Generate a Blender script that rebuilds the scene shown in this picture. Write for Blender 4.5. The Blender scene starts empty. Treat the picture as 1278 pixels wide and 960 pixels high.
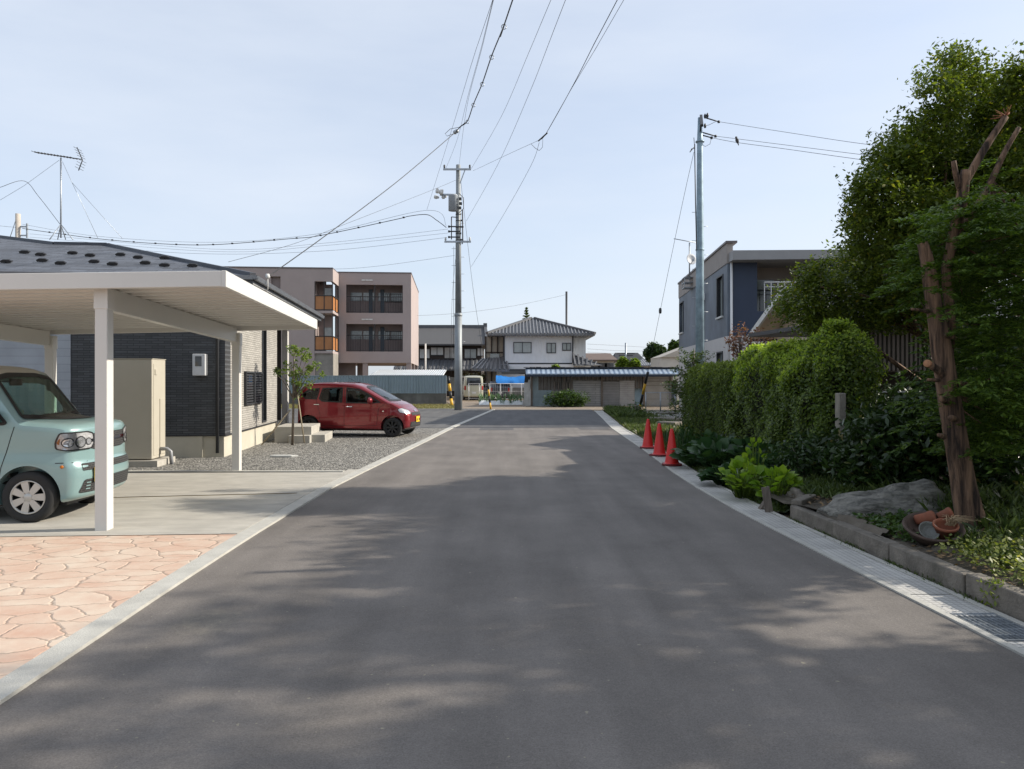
import bpy, bmesh, math, random
import numpy as np
from mathutils import Vector, Matrix
from mathutils.bvhtree import BVHTree
from mathutils.geometry import tessellate_polygon

SC = bpy.context.scene
COL = SC.collection
R = math.radians
rnd = random.Random(7)
rg = np.random.default_rng(11)

# ------------------------------------------------------------------ camera
cam_d = bpy.data.cameras.new('camera'); cam = bpy.data.objects.new('camera', cam_d); COL.objects.link(cam)
cam.location = (0, 0, 1.6); cam.rotation_euler = (R(90), 0, 0)
cam_d.sensor_width = 36; cam_d.lens = 26.0; cam_d.shift_y = -5.5/1278
cam_d.clip_start = 0.05; cam_d.clip_end = 3000
SC.camera = cam
F = 923.0
# ------------------------------------------------------------------ light
SUN_EL, SUN_AZ = 31.0, 8.0          # azimuth from +X towards +Y
w = bpy.data.worlds.new('World'); SC.world = w; w.use_nodes = True
nt = w.node_tree; bgn = nt.nodes['Background']
sky = nt.nodes.new('ShaderNodeTexSky'); sky.sky_type = 'NISHITA'; sky.sun_disc = False
sky.sun_elevation = R(SUN_EL); sky.sun_rotation = R(90-SUN_AZ)
sky.air_density = 1.0; sky.dust_density = 2.2; sky.ozone_density = 2.0; sky.altitude = 300
# thin high cloud: a slightly whiter veil in soft streaks
tc = nt.nodes.new('ShaderNodeTexCoord'); mp = nt.nodes.new('ShaderNodeMapping'); mp.inputs['Scale'].default_value = (1.0, 2.0, 5.0)
mp.inputs['Rotation'].default_value = (0.3, 0.2, 0.5)
nz = nt.nodes.new('ShaderNodeTexNoise'); nz.inputs['Scale'].default_value = 1.1; nz.inputs['Detail'].default_value = 7; nz.inputs['Roughness'].default_value = .55
rp = nt.nodes.new('ShaderNodeMapRange'); rp.inputs[1].default_value = .35; rp.inputs[2].default_value = .8; rp.inputs[3].default_value = .55; rp.inputs[4].default_value = .95
mx = nt.nodes.new('ShaderNodeMixRGB'); mx.inputs[2].default_value = (4.15, 4.5, 5.05, 1)
nt.links.new(tc.outputs['Generated'], mp.inputs[0]); nt.links.new(mp.outputs[0], nz.inputs['Vector']); nt.links.new(nz.outputs['Fac'], rp.inputs[0])
nt.links.new(rp.outputs[0], mx.inputs[0]); nt.links.new(sky.outputs[0], mx.inputs[1]); nt.links.new(mx.outputs[0], bgn.inputs['Color'])
bgn.inputs['Strength'].default_value = 0.125
sd = bpy.data.lights.new('sun', 'SUN'); sd.energy = 3.9; sd.angle = R(.55); sd.color = (1, .92, .80)
so = bpy.data.objects.new('sun', sd); COL.objects.link(so)
sv = Vector((math.cos(R(SUN_EL))*math.cos(R(SUN_AZ)), math.cos(R(SUN_EL))*math.sin(R(SUN_AZ)), math.sin(R(SUN_EL))))
so.rotation_euler = (-sv).to_track_quat('-Z', 'Y').to_euler(); so.location = (30, 10, 30)
SC.view_settings.view_transform = 'Standard'; SC.view_settings.look = 'None'
SC.view_settings.exposure = 0.68; SC.view_settings.gamma = 1
SC.view_settings.use_curve_mapping = False

# ------------------------------------------------------------------ helpers
def P(px, py, Y): return Vector(((px-639)/F*Y, Y, 1.6-(py-474.5)/F*Y))
def G(px, py, z=0.0):
    Y = F*(1.6-z)/(py-474.5); return Vector(((px-639)/F*Y, Y, z))

def tag(o, label=None, cat=None, group=None, kind=None):
    if label: o['label'] = label
    if cat: o['category'] = cat
    if group: o['group'] = group
    if kind: o['kind'] = kind
    return o
def thing(name, label, cat, loc=(0, 0, 0), rz=0, group=None):
    o = bpy.data.objects.new(name, None); COL.objects.link(o); o.empty_display_size = .2
    o.location = loc; o.rotation_euler = (0, 0, rz)
    return tag(o, label, cat, group)

class MB:
    def __init__(s): s.v = []; s.f = []; s.sm = []
    def add(s, vs, fs, smooth=False):
        n = len(s.v); s.v += [tuple(v) for v in vs]; s.f += [tuple(i+n for i in f) for f in fs]; s.sm += [smooth]*len(fs); return s
    def box(s, x0, x1, y0, y1, z0, z1, M=None):
        vs = [Vector((x, y, z)) for z in (z0, z1) for y in (y0, y1) for x in (x0, x1)]
        if M is not None: vs = [M @ v for v in vs]
        return s.add(vs, [(0, 2, 3, 1), (4, 5, 7, 6), (0, 1, 5, 4), (2, 6, 7, 3), (0, 4, 6, 2), (1, 3, 7, 5)])
    def bar(s, a, b, wd, ht):
        a = Vector(a); b = Vector(b); d = (b-a); L = d.length; d.normalize()
        up = Vector((0, 0, 1)) if abs(d.z) < .95 else Vector((0, 1, 0))
        sx = d.cross(up).normalized(); uz = sx.cross(d)
        vs = []
        for p in (a, b):
            for (i, j) in ((-1, -1), (1, -1), (1, 1), (-1, 1)): vs.append(p+sx*i*wd/2+uz*j*ht/2)
        return s.add(vs, [(0, 1, 2, 3), (7, 6, 5, 4), (0, 4, 5, 1), (1, 5, 6, 2), (2, 6, 7, 3), (3, 7, 4, 0)])
    def tube(s, pts, r, n=8, cap=True, smooth=True, jit=0):
        pts = [Vector(p) for p in pts]; m = len(pts)
        rs = r if isinstance(r, (list, tuple)) else [r]*m
        vs = []; ref = None
        for i, p in enumerate(pts):
            d = (pts[min(i+1, m-1)]-pts[max(i-1, 0)]).normalized()
            if ref is None:
                ref = d.orthogonal().normalized()
            ref = (ref - d*ref.dot(d)).normalized(); q = d.cross(ref)
            for k in range(n):
                a = 2*math.pi*k/n; rr = rs[i]*(1+(rnd.uniform(-jit, jit) if jit else 0))
                vs.append(p+(ref*math.cos(a)+q*math.sin(a))*rr)
        fs = [(i*n+k, i*n+(k+1) % n, (i+1)*n+(k+1) % n, (i+1)*n+k) for i in range(m-1) for k in range(n)]
        if cap: fs += [tuple(range(n-1, -1, -1)), tuple((m-1)*n+k for k in range(n))]
        return s.add(vs, fs, smooth)
    def prism(s, poly, z0, z1, M=None):       # polygon in xy extruded in z
        n = len(poly); vs = [Vector((p[0], p[1], z)) for z in (z0, z1) for p in poly]
        if M is not None: vs = [M @ v for v in vs]
        return s.add(vs, [tuple(range(n-1, -1, -1)), tuple(range(n, 2*n))]+[(i, (i+1) % n, n+(i+1) % n, n+i) for i in range(n)])
    def lathe(s, prof, M=None, n=24, smooth=True):   # prof (r,z)
        vs = []; m = len(prof)
        for (r_, z_) in prof:
            for k in range(n):
                a = 2*math.pi*k/n; vs.append(Vector((r_*math.cos(a), r_*math.sin(a), z_)))
        if M is not None: vs = [M @ v for v in vs]
        return s.add(vs, [(i*n+k, i*n+(k+1) % n, (i+1)*n+(k+1) % n, (i+1)*n+k) for i in range(m-1) for k in range(n)], smooth)
    def build(s, name, mat, parent=None, bevel=0, recalc=True, seg=1):
        me = bpy.data.meshes.new(name); me.from_pydata(s.v, [], s.f)
        me.polygons.foreach_set('use_smooth', s.sm)
        bm = bmesh.new(); bm.from_mesh(me)
        if bevel:
            bmesh.ops.recalc_face_normals(bm, faces=bm.faces)
            ed = [e for e in bm.edges if len(e.link_faces) == 2 and e.calc_face_angle(0) > .6]
            bmesh.ops.bevel(bm, geom=ed, offset=bevel, segments=seg, affect='EDGES', profile=.5)
        if recalc: bmesh.ops.recalc_face_normals(bm, faces=bm.faces)
        bm.to_mesh(me); bm.free()
        return link(name, me, mat, parent)
def link(name, me, mat, parent=None):
    o = bpy.data.objects.new(name, me); COL.objects.link(o)
    if mat is not None: me.materials.append(mat)
    if parent is not None: o.parent = parent
    return o
def copy_tree(o, parent=None):
    c = o.copy(); COL.objects.link(c); c.parent = parent
    for ch in [x for x in list(bpy.data.objects) if x.parent == o]: copy_tree(ch, c)
    return c
def RZ(a): return Matrix.Rotation(a, 4, 'Z')
def T(x, y, z): return Matrix.Translation((x, y, z))

# ------------------------------------------------------------------ materials
MATS = {}
def nodes(name):
    m = bpy.data.materials.new(name); m.use_nodes = True; n = m.node_tree
    return m, n, n.nodes['Principled BSDF']
def N(n, t, **k):
    x = n.nodes.new('ShaderNode'+t)
    for a, b in k.items():
        if a.startswith('i_'):
            key = a[2:]; key = int(key) if key.isdigit() else key.replace('_', ' ')
            x.inputs[key].default_value = b
        else: setattr(x, a, b)
    return x
def c4(c): return (c[0], c[1], c[2], 1)
def mat(name, col, rough=.7, metal=0, var=.12, scale=3.0, bump=0, bscale=40, detail=6, spec=.5, grime=None, coat=0, stretch=None):
    if name in MATS: return MATS[name]
    m, n, b = nodes(name); MATS[name] = m
    L = n.links.new
    tcn = N(n, 'TexCoord'); src = tcn.outputs['Object']
    if stretch:
        mpn = N(n, 'Mapping'); mpn.inputs['Scale'].default_value = stretch; L(src, mpn.inputs[0]); src = mpn.outputs[0]
    b.inputs['Roughness'].default_value = rough; b.inputs['Metallic'].default_value = metal
    b.inputs['Specular IOR Level'].default_value = spec
    if coat: b.inputs['Coat Weight'].default_value = coat; b.inputs['Coat Roughness'].default_value = .03
    if var:
        no = N(n, 'TexNoise', i_Scale=scale, i_Detail=detail, i_Roughness=.6); L(src, no.inputs['Vector'])
        mr = N(n, 'MapRange', i_1=.3, i_2=.7, i_3=1-var, i_4=1+var); L(no.outputs['Fac'], mr.inputs[0])
        hs = N(n, 'VectorMath', operation='SCALE'); hs.inputs[0].default_value = col
        L(mr.outputs[0], hs.inputs['Scale'])
        outc = hs.outputs[0]
        if grime:
            n2 = N(n, 'TexNoise', i_Scale=grime[0], i_Detail=8, i_Roughness=.7); L(src, n2.inputs['Vector'])
            m2 = N(n, 'MapRange', i_1=.5, i_2=.72, i_3=0, i_4=grime[1]); L(n2.outputs['Fac'], m2.inputs[0])
            mm = N(n, 'MixRGB'); mm.inputs[2].default_value = c4(grime[2]); L(m2.outputs[0], mm.inputs[0]); L(outc, mm.inputs[1]); outc = mm.outputs[0]
        L(outc, b.inputs['Base Color'])
    else: b.inputs['Base Color'].default_value = c4(col)
    if bump:
        nb = N(n, 'TexNoise', i_Scale=bscale, i_Detail=4); L(src, nb.inputs['Vector'])
        bp = N(n, 'Bump', i_Strength=bump, i_Distance=.02); L(nb.outputs['Fac'], bp.inputs['Height']); L(bp.outputs[0], b.inputs['Normal'])
    return m
def brick_mat(name, col, mortar, axes='xz', bw=.3, bh=.06, rough=.75, off=.5, var=.25, msize=.004, bump=.6, smooth=.1):
    m, n, b = nodes(name); L = n.links.new
    tcn = N(n, 'TexCoord'); sp = N(n, 'SeparateXYZ'); L(tcn.outputs['Object'], sp.inputs[0])
    cb = N(n, 'CombineXYZ'); L(sp.outputs[axes[0].upper()], cb.inputs[0]); L(sp.outputs[axes[1].upper()], cb.inputs[1])
    br = N(n, 'TexBrick', offset=off); br.inputs['Scale'].default_value = 1; br.inputs['Brick Width'].default_value = bw
    br.inputs['Row Height'].default_value = bh; br.inputs['Mortar Size'].default_value = msize; br.inputs['Mortar Smooth'].default_value = smooth
    br.inputs['Color1'].default_value = c4(tuple(c*(1-var) for c in col)); br.inputs['Color2'].default_value = c4(tuple(c*(1+var) for c in col)); br.inputs['Mortar'].default_value = c4(mortar)
    L(cb.outputs[0], br.inputs['Vector'])
    no = N(n, 'TexNoise', i_Scale=2.0, i_Detail=5); L(tcn.outputs['Object'], no.inputs['Vector'])
    mr = N(n, 'MapRange', i_1=.3, i_2=.7, i_3=.86, i_4=1.12); L(no.outputs['Fac'], mr.inputs[0])
    hs = N(n, 'VectorMath', operation='SCALE'); L(br.outputs['Color'], hs.inputs[0]); L(mr.outputs[0], hs.inputs['Scale']); L(hs.outputs[0], b.inputs['Base Color'])
    b.inputs['Roughness'].default_value = rough
    inv = N(n, 'Math', operation='SUBTRACT'); inv.inputs[0].default_value = 1; L(br.outputs['Fac'], inv.inputs[1])
    bp = N(n, 'Bump', i_Strength=bump, i_Distance=.012); L(inv.outputs[0], bp.inputs['Height']); L(bp.outputs[0], b.inputs['Normal'])
    return m
def wave_mat(name, col, axis='x', pitch=.075, rough=.5, metal=0, depth=.5, dark=.8, var=.1, grime=None, coordrot=None):
    m, n, b = nodes(name); L = n.links.new
    tcn = N(n, 'TexCoord'); sp = N(n, 'SeparateXYZ'); L(tcn.outputs['Object'], sp.inputs[0])
    mu = N(n, 'Math', operation='MULTIPLY'); L(sp.outputs[axis.upper()], mu.inputs[0]); mu.inputs[1].default_value = 2*math.pi/pitch
    sn = N(n, 'Math', operation='SINE'); L(mu.outputs[0], sn.inputs[0])
    no = N(n, 'TexNoise', i_Scale=1.7, i_Detail=7, i_Roughness=.65); L(tcn.outputs['Object'], no.inputs['Vector'])
    mr = N(n, 'MapRange', i_1=.3, i_2=.7, i_3=1-var, i_4=1+var); L(no.outputs['Fac'], mr.inputs[0])
    hs = N(n, 'VectorMath', operation='SCALE'); hs.inputs[0].default_value = col; L(mr.outputs[0], hs.inputs['Scale']); oc = hs.outputs[0]
    if grime:
        m2 = N(n, 'MapRange', i_1=.52, i_2=.7, i_3=0, i_4=grime[0]); L(no.outputs['Fac'], m2.inputs[0])
        mm = N(n, 'MixRGB'); mm.inputs[2].default_value = c4(grime[1]); L(m2.outputs[0], mm.inputs[0]); L(oc, mm.inputs[1]); oc = mm.outputs[0]
    L(oc, b.inputs['Base Color']); b.inputs['Roughness'].default_value = rough; b.inputs['Metallic'].default_value = metal
    bp = N(n, 'Bump', i_Strength=depth, i_Distance=pitch*.35); L(sn.outputs[0], bp.inputs['Height']); L(bp.outputs[0], b.inputs['Normal'])
    return m
def leaf_mat(name, c1, c2, trans=.35, rough=.45, c3=None, spec=.4):
    m, n, b = nodes(name); L = n.links.new
    ge = N(n, 'NewGeometry'); cr = N(n, 'ValToRGB'); e = cr.color_ramp
    e.elements[0].color = c4(c1); e.elements[1].color = c4(c2)
    if c3: x = e.elements.new(.96); x.color = c4(c2); e.elements[2].color = c4(c3)
    L(ge.outputs['Random Per Island'], cr.inputs[0])
    L(cr.outputs[0], b.inputs['Base Color']); b.inputs['Roughness'].default_value = rough; b.inputs['Specular IOR Level'].default_value = spec
    tr = N(n, 'BsdfTranslucent'); sc = N(n, 'VectorMath', operation='MULTIPLY'); sc.inputs[1].default_value = (1.25, 1.3, .55); L(cr.outputs[0], sc.inputs[0]); L(sc.outputs[0], tr.inputs[0])
    ms = N(n, 'MixShader'); ms.inputs[0].default_value = trans; L(b.outputs[0], ms.inputs[1]); L(tr.outputs[0], ms.inputs[2])
    L(ms.outputs[0], n.nodes['Material Output'].inputs[0])
    return m
def glass_mat(name, tint=(.35, .45, .42), refl=1.0, dark=None):
    m, n, b = nodes(name); L = n.links.new
    n.nodes.remove(b)
    tr = N(n, 'BsdfTransparent'); tr.inputs[0].default_value = c4(tint)
    gl = N(n, 'BsdfGlossy', i_Roughness=.02); fr = N(n, 'Fresnel', i_IOR=1.5)
    ms = N(n, 'MixShader'); L(fr.outputs[0], ms.inputs[0]); L(tr.outputs[0], ms.inputs[1]); L(gl.outputs[0], ms.inputs[2])
    L(ms.outputs[0], n.nodes['Material Output'].inputs[0])
    return m
def window_mat(name, col=(.03, .035, .04), rough=.06):
    if name in MATS: return MATS[name]
    m = mat(name, col, rough, var=.25, scale=1.2, spec=.8); return m

# ------------------------------------------------------------------ foliage
def unit(n):
    v = rg.normal(size=(n, 3)); return v/np.linalg.norm(v, axis=1, keepdims=True)
def leaves(name, C, size, m, parent=None, aspect=.5, up=.6, fold=.12, jit=.35, norm=None, tilt=None, axis_bias=None):
    C = np.asarray(C, float); n = len(C)
    nr = unit(n); nr[:, 2] = np.abs(nr[:, 2])*.6 + up
    if norm is not None: nr = nr*.7 + norm*.8
    nr /= np.linalg.norm(nr, axis=1, keepdims=True)
    a = unit(n)
    if axis_bias is not None: a = a*.5+axis_bias
    a -= nr*np.sum(a*nr, axis=1, keepdims=True); a /= np.linalg.norm(a, axis=1, keepdims=True)+1e-9
    s = np.cross(nr, a); L = (size*(1+rg.uniform(-jit, jit, (n, 1))))
    W_ = L*aspect
    V = np.empty((n, 4, 3)); V[:, 0] = C-a*L*.5; V[:, 1] = C+s*W_*.5-nr*W_*fold-a*L*.05; V[:, 2] = C+a*L*.5-nr*L*.12; V[:, 3] = C-s*W_*.5-nr*W_*fold-a*L*.05
    me = bpy.data.meshes.new(name); me.vertices.add(n*4); me.vertices.foreach_set('co', V.ravel())
    me.loops.add(n*4); me.loops.foreach_set('vertex_index', np.arange(n*4, dtype=np.int32))
    me.polygons.add(n); me.polygons.foreach_set('loop_start', np.arange(0, n*4, 4, dtype=np.int32))
    me.update(calc_edges=True)
    return link(name, me, m, parent)
def clumps(blobs, nc, per, cr, lo=.55, hi=1.05, flat=1.0):
    vol = np.array([(b[3]*b[4]+b[4]*b[5]+b[3]*b[5]) for b in blobs]); pr = vol/vol.sum()
    idx = rg.choice(len(blobs), nc, p=pr); B = np.array([b[:6] for b in blobs])[idx]
    d = unit(nc); rr = rg.uniform(lo, hi, (nc, 1))**.6
    ctr = B[:, :3]+d*B[:, 3:6]*rr
    sc = cr*rg.uniform(.6, 1.4, (nc, 1, 1))
    o = np.clip(rg.normal(size=(nc, per, 3)), -1.7, 1.7)*sc*.5; o[:, :, 2] *= flat
    return (ctr[:, None, :]+o).reshape(-1, 3), ctr
def tree_wood(base, top, r0, r1, ctrs, n, wob=.15):
    mb = MB(); b = Vector(base); t = Vector(top); pts = []; k = 9
    for i in range(k+1):
        f = i/k; p = b.lerp(t, f)+Vector((rnd.uniform(-1, 1), rnd.uniform(-1, 1), 0))*wob*(.3 if i in (0,) else 1); pts.append(p)
    mb.tube(pts, [r0+(r1-r0)*i/k for i in range(k+1)], 8)
    for c in rnd.sample(list(map(tuple, ctrs)), min(n, len(ctrs))):
        c = Vector(c); q = min(pts[2:], key=lambda p: (p-c).length+abs(p.z-(c.z-.6*(c-p).length))*.8)
        mid = q.lerp(c, .5)+Vector((rnd.uniform(-.1, .1), rnd.uniform(-.1, .1), .12*(c-q).length))
        rr = r1*.5+.004
        mb.tube([q, mid, c], [rr*1.4, rr, rr*.3], 5)
    return mb
# ------------------------------------------------------------------ shared materials
def asphalt(name, c, patch=.18, dust=False):
    m, n, b = nodes(name); L = n.links.new; tcn = N(n, 'TexCoord'); s = tcn.outputs['Object']
    n1 = N(n, 'TexNoise', i_Scale=.9, i_Detail=6, i_Roughness=.6); L(s, n1.inputs['Vector'])
    mpn = N(n, 'Mapping'); mpn.inputs['Scale'].default_value = (2.2, .22, 1); L(s, mpn.inputs[0])
    n3 = N(n, 'TexNoise', i_Scale=1.2, i_Detail=5); L(mpn.outputs[0], n3.inputs['Vector'])
    vo = N(n, 'TexVoronoi', i_Scale=75); L(s, vo.inputs['Vector'])
    n2 = N(n, 'TexNoise', i_Scale=120, i_Detail=3, i_Roughness=.8); L(s, n2.inputs['Vector'])
    a = N(n, 'MapRange', i_1=.3, i_2=.7, i_3=1-patch, i_4=1+patch); L(n1.outputs['Fac'], a.inputs[0])
    a3 = N(n, 'MapRange', i_1=.3, i_2=.7, i_3=.84, i_4=1.18); L(n3.outputs['Fac'], a3.inputs[0])
    a2 = N(n, 'MapRange', i_1=.25, i_2=.75, i_3=.62, i_4=1.42); L(n2.outputs['Fac'], a2.inputs[0])
    vs = N(n, 'MapRange', i_1=0, i_2=1, i_3=.9, i_4=1.12); L(vo.outputs['Color'], vs.inputs[0])
    p = N(n, 'Math', operation='MULTIPLY'); L(a.outputs[0], p.inputs[0]); L(a2.outputs[0], p.inputs[1])
    q = N(n, 'Math', operation='MULTIPLY'); L(p.outputs[0], q.inputs[0]); L(a3.outputs[0], q.inputs[1])
    q2 = N(n, 'Math', operation='MULTIPLY'); L(q.outputs[0], q2.inputs[0]); L(vs.outputs[0], q2.inputs[1])
    hs = N(n, 'VectorMath', operation='SCALE'); hs.inputs[0].default_value = c; L(q2.outputs[0], hs.inputs['Scale']); oc = hs.outputs[0]
    if dust:      # pale sand tracked out beside the left kerb + thin dust
        sp = N(n, 'SeparateXYZ'); L(s, sp.inputs[0])
        mp2 = N(n, 'Mapping'); mp2.inputs['Location'].default_value = (2.0*1.1, -4.9*.9, 0); mp2.inputs['Rotation'].default_value = (0, 0, 0); mp2.inputs['Scale'].default_value = (1.1, .9, 0); L(s, mp2.inputs[0])
        le = N(n, 'VectorMath', operation='LENGTH'); L(mp2.outputs[0], le.inputs[0])
        fa = N(n, 'MapRange', i_1=.15, i_2=1.15, i_3=.36, i_4=-.1); L(le.outputs['Value'], fa.inputs[0])
        nn = N(n, 'TexNoise', i_Scale=9, i_Detail=14, i_Roughness=1.0); L(s, nn.inputs['Vector'])
        ad = N(n, 'Math', operation='ADD'); L(nn.outputs['Fac'], ad.inputs[0]); L(fa.outputs[0], ad.inputs[1])
        th = N(n, 'MapRange', i_1=.80, i_2=.95, i_3=0, i_4=.5); L(ad.outputs[0], th.inputs[0])
        mm = N(n, 'MixRGB'); mm.inputs[2].default_value = (.33, .29, .22, 1); L(th.outputs[0], mm.inputs[0]); L(oc, mm.inputs[1]); oc = mm.outputs[0]
        dn = N(n, 'MapRange', i_1=.755, i_2=.78, i_3=0, i_4=.75); nl = N(n, 'TexNoise', i_Scale=24, i_Detail=1); L(s, nl.inputs['Vector']); L(nl.outputs['Fac'], dn.inputs[0])
        m3 = N(n, 'MixRGB'); m3.inputs[2].default_value = (.3, .27, .2, 1); L(dn.outputs[0], m3.inputs[0]); L(oc, m3.inputs[1]); oc = m3.outputs[0]
    L(oc, b.inputs['Base Color']); b.inputs['Roughness'].default_value = .82; b.inputs['Specular IOR Level'].default_value = .35
    bp = N(n, 'Bump', i_Strength=.22, i_Distance=.005); L(vo.outputs['Distance'], bp.inputs['Height']); L(bp.outputs[0], b.inputs['Normal'])
    return m
M_ROAD = asphalt('asphalt', (.145, .131, .119), dust=True)
M_NEWROAD = asphalt('new_asphalt', (.085, .083, .084), .1)
M_LOT = asphalt('lot_asphalt', (.1, .098, .095), .2)
M_CONC = mat('concrete', (.40, .38, .335), .8, var=.16, scale=2.2, bump=.25, bscale=90, grime=(.8, .45, (.31, .3, .27)), stretch=(1, 2.5, 1))
M_KERB = mat('kerb_concrete', (.44, .43, .39), .8, var=.12, scale=5, bump=.3, bscale=120, grime=(3, .35, (.3, .29, .25)))
M_OLDCONC = mat('old_concrete', (.17, .15, .125), .9, var=.3, scale=7, bump=.5, bscale=50, grime=(5, .6, (.06, .06, .04)))
def stone_mat():
    m, n, b = nodes('stamped_stone'); L = n.links.new; tcn = N(n, 'TexCoord'); s = tcn.outputs['Object']
    mpn = N(n, 'Mapping'); mpn.inputs['Scale'].default_value = (3.0, 4.4, 1); mpn.inputs['Rotation'].default_value = (0, 0, .35); L(s, mpn.inputs[0])
    nw = N(n, 'TexNoise', i_Scale=2.0, i_Detail=5); L(s, nw.inputs['Vector'])
    va = N(n, 'VectorMath', operation='SCALE'); L(nw.outputs['Color'], va.inputs[0]); va.inputs['Scale'].default_value = 1.5
    ad = N(n, 'VectorMath', operation='ADD'); L(mpn.outputs[0], ad.inputs[0]); L(va.outputs[0], ad.inputs[1])
    vo = N(n, 'TexVoronoi', feature='DISTANCE_TO_EDGE', i_Scale=1.0); vo.voronoi_dimensions = '2D'; L(ad.outputs[0], vo.inputs['Vector'])
    vc = N(n, 'TexVoronoi', i_Scale=1.0); vc.voronoi_dimensions = '2D'; L(ad.outputs[0], vc.inputs['Vector'])
    cr = N(n, 'ValToRGB'); cr.color_ramp.elements[0].color = (.50, .32, .235, 1); cr.color_ramp.elements[1].color = (.60, .51, .41, 1)
    no = N(n, 'TexNoise', i_Scale=3.5, i_Detail=8, i_Roughness=.65); L(s, no.inputs['Vector'])
    sp = N(n, 'SeparateColor'); L(vc.outputs['Color'], sp.inputs[0])
    mixv = N(n, 'Math', operation='MULTIPLY_ADD'); L(sp.outputs[0], mixv.inputs[0]); mixv.inputs[1].default_value = .45; 
    no2 = N(n, 'MapRange', i_1=.3, i_2=.7, i_3=-.1, i_4=.65); L(no.outputs['Fac'], no2.inputs[0]); L(no2.outputs[0], mixv.inputs[2])
    L(mixv.outputs[0], cr.inputs[0])
    jr = N(n, 'MapRange', i_1=.006, i_2=.028, i_3=0, i_4=1); L(vo.outputs['Distance'], jr.inputs[0])
    mm = N(n, 'MixRGB'); mm.inputs[1].default_value = (.33, .25, .19, 1); L(jr.outputs[0], mm.inputs[0]); L(cr.outputs[0], mm.inputs[2]); L(mm.outputs[0], b.inputs['Base Color'])
    b.inputs['Roughness'].default_value = .7
    j2 = N(n, 'MapRange', i_1=.0, i_2=.06, i_3=0, i_4=1); L(vo.outputs['Distance'], j2.inputs[0])
    ah = N(n, 'Math', operation='ADD'); L(j2.outputs[0], ah.inputs[0]); L(no.outputs['Fac'], ah.inputs[1])
    bp = N(n, 'Bump', i_Strength=.5, i_Distance=.012); L(ah.outputs[0], bp.inputs['Height']); L(bp.outputs[0], b.inputs['Normal'])
    return m
def gravel_mat():
    m, n, b = nodes('gravel'); L = n.links.new; tcn = N(n, 'TexCoord'); s = tcn.outputs['Object']
    vo = N(n, 'TexVoronoi', i_Scale=26); L(s, vo.inputs['Vector'])
    sp = N(n, 'SeparateColor'); L(vo.outputs['Color'], sp.inputs[0])
    cr = N(n, 'ValToRGB'); cr.color_ramp.elements[0].color = (.1, .095, .085, 1); cr.color_ramp.elements[1].color = (.5, .48, .43, 1); L(sp.outputs[0], cr.inputs[0])
    dd = N(n, 'MapRange', i_1=.3, i_2=.75, i_3=1, i_4=.3); L(vo.outputs['Distance'], dd.inputs[0])
    hs = N(n, 'VectorMath', operation='SCALE'); L(cr.outputs[0], hs.inputs[0]); L(dd.outputs[0], hs.inputs['Scale']); L(hs.outputs[0], b.inputs['Base Color'])
    b.inputs['Roughness'].default_value = .9
    bp = N(n, 'Bump', i_Strength=1, i_Distance=.03, invert=True); L(vo.outputs['Distance'], bp.inputs['Height']); L(bp.outputs[0], b.inputs['Normal'])
    return m
M_STONE = stone_mat(); M_GRAVEL = gravel_mat()
M_SOIL = mat('soil', (.2, .15, .1), .95, var=.35, scale=5, bump=.8, bscale=25, grime=(2.5, .5, (.12, .13, .05)))
M_DARKSOIL = mat('dark_soil', (.075, .062, .045), .95, var=.4, scale=6, bump=.8, bscale=25)
M_WHITE = mat('white_aluminium', (.62, .605, .57), .35, var=.03, scale=1.5)
M_WOOD = mat('weathered_wood', (.145, .12, .098), .85, var=.35, scale=4, bump=.4, stretch=(8, 8, 1))
M_STEEL = mat('galvanised_steel', (.36, .39, .42), .45, metal=.55, var=.22, scale=6)
M_DARK = mat('dark_metal', (.03, .032, .036), .5, var=.1)
M_BLACK = mat('black_plastic', (.015, .015, .016), .5, var=.1)
M_BROWNM = mat('dark_wood_trim', (.035, .024, .018), .7, var=.3)
M_WIN = window_mat('window_glass'); M_WIN2 = window_mat('window_glass_pale', (.27, .30, .30), .1)
M_CURT = mat('curtain_white', (.6, .6, .58), .8, var=.08)

# ------------------------------------------------------------------ ground sheets
def sheet(name, poly, z, m, label=None):
    mb = MB(); mb.add([(x, y, z) for x, y in poly], [tuple(range(len(poly)))])
    o = mb.build(name, m, recalc=False)
    if o.data.polygons[0].normal.z < 0: o.data.flip_normals()
    o['kind'] = 'structure'; return o
def interp(tab, y):
    return float(np.interp(y, [t[1] for t in tab], [t[0] for t in tab]))
LE = [(-2.1, -14), (-2.4, 0), (-2.52, 3.64), (-2.6, 5.58), (-2.65, 7.6), (-2.66, 10.8), (-2.56, 12.8), (-2.2, 19.5), (-1.94, 24.9), (-1.4, 32.5), (-.91, 39.8)]
RE = [(3.5, -14), (3.12, 0), (2.96, 4.27), (2.876, 5.96), (2.74, 8.9), (2.73, 11), (2.78, 12.8), (2.99, 16.7), (3.3, 24.5), (3.85, 32), (4.3, 38.8)]
lx = lambda y: interp(LE, y)
rx = lambda y: interp(RE, y)
g = MB(); g.add([(-900, -300, -.05), (900, -300, -.05), (900, 1500, -.05), (-900, 1500, -.05)], [(0, 1, 2, 3)])
o = g.build('ground', M_SOIL, recalc=False); o['kind'] = 'structure'
ys = [-14, 0, 3.64, 5.58, 7.6, 9.2, 10.8, 11.8, 12.8, 16, 19.5, 22, 24.8]
sheet('road', [(lx(y), y) for y in ys]+[(rx(y), y) for y in reversed(ys)], 0, M_ROAD)
ys2 = [24.8, 28, 32, 36, 40.2]
sheet('new_road', [(lx(y)-.0, y) for y in ys2]+[(rx(y)+.0, y) for y in reversed(ys2)], .001, M_NEWROAD)
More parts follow.
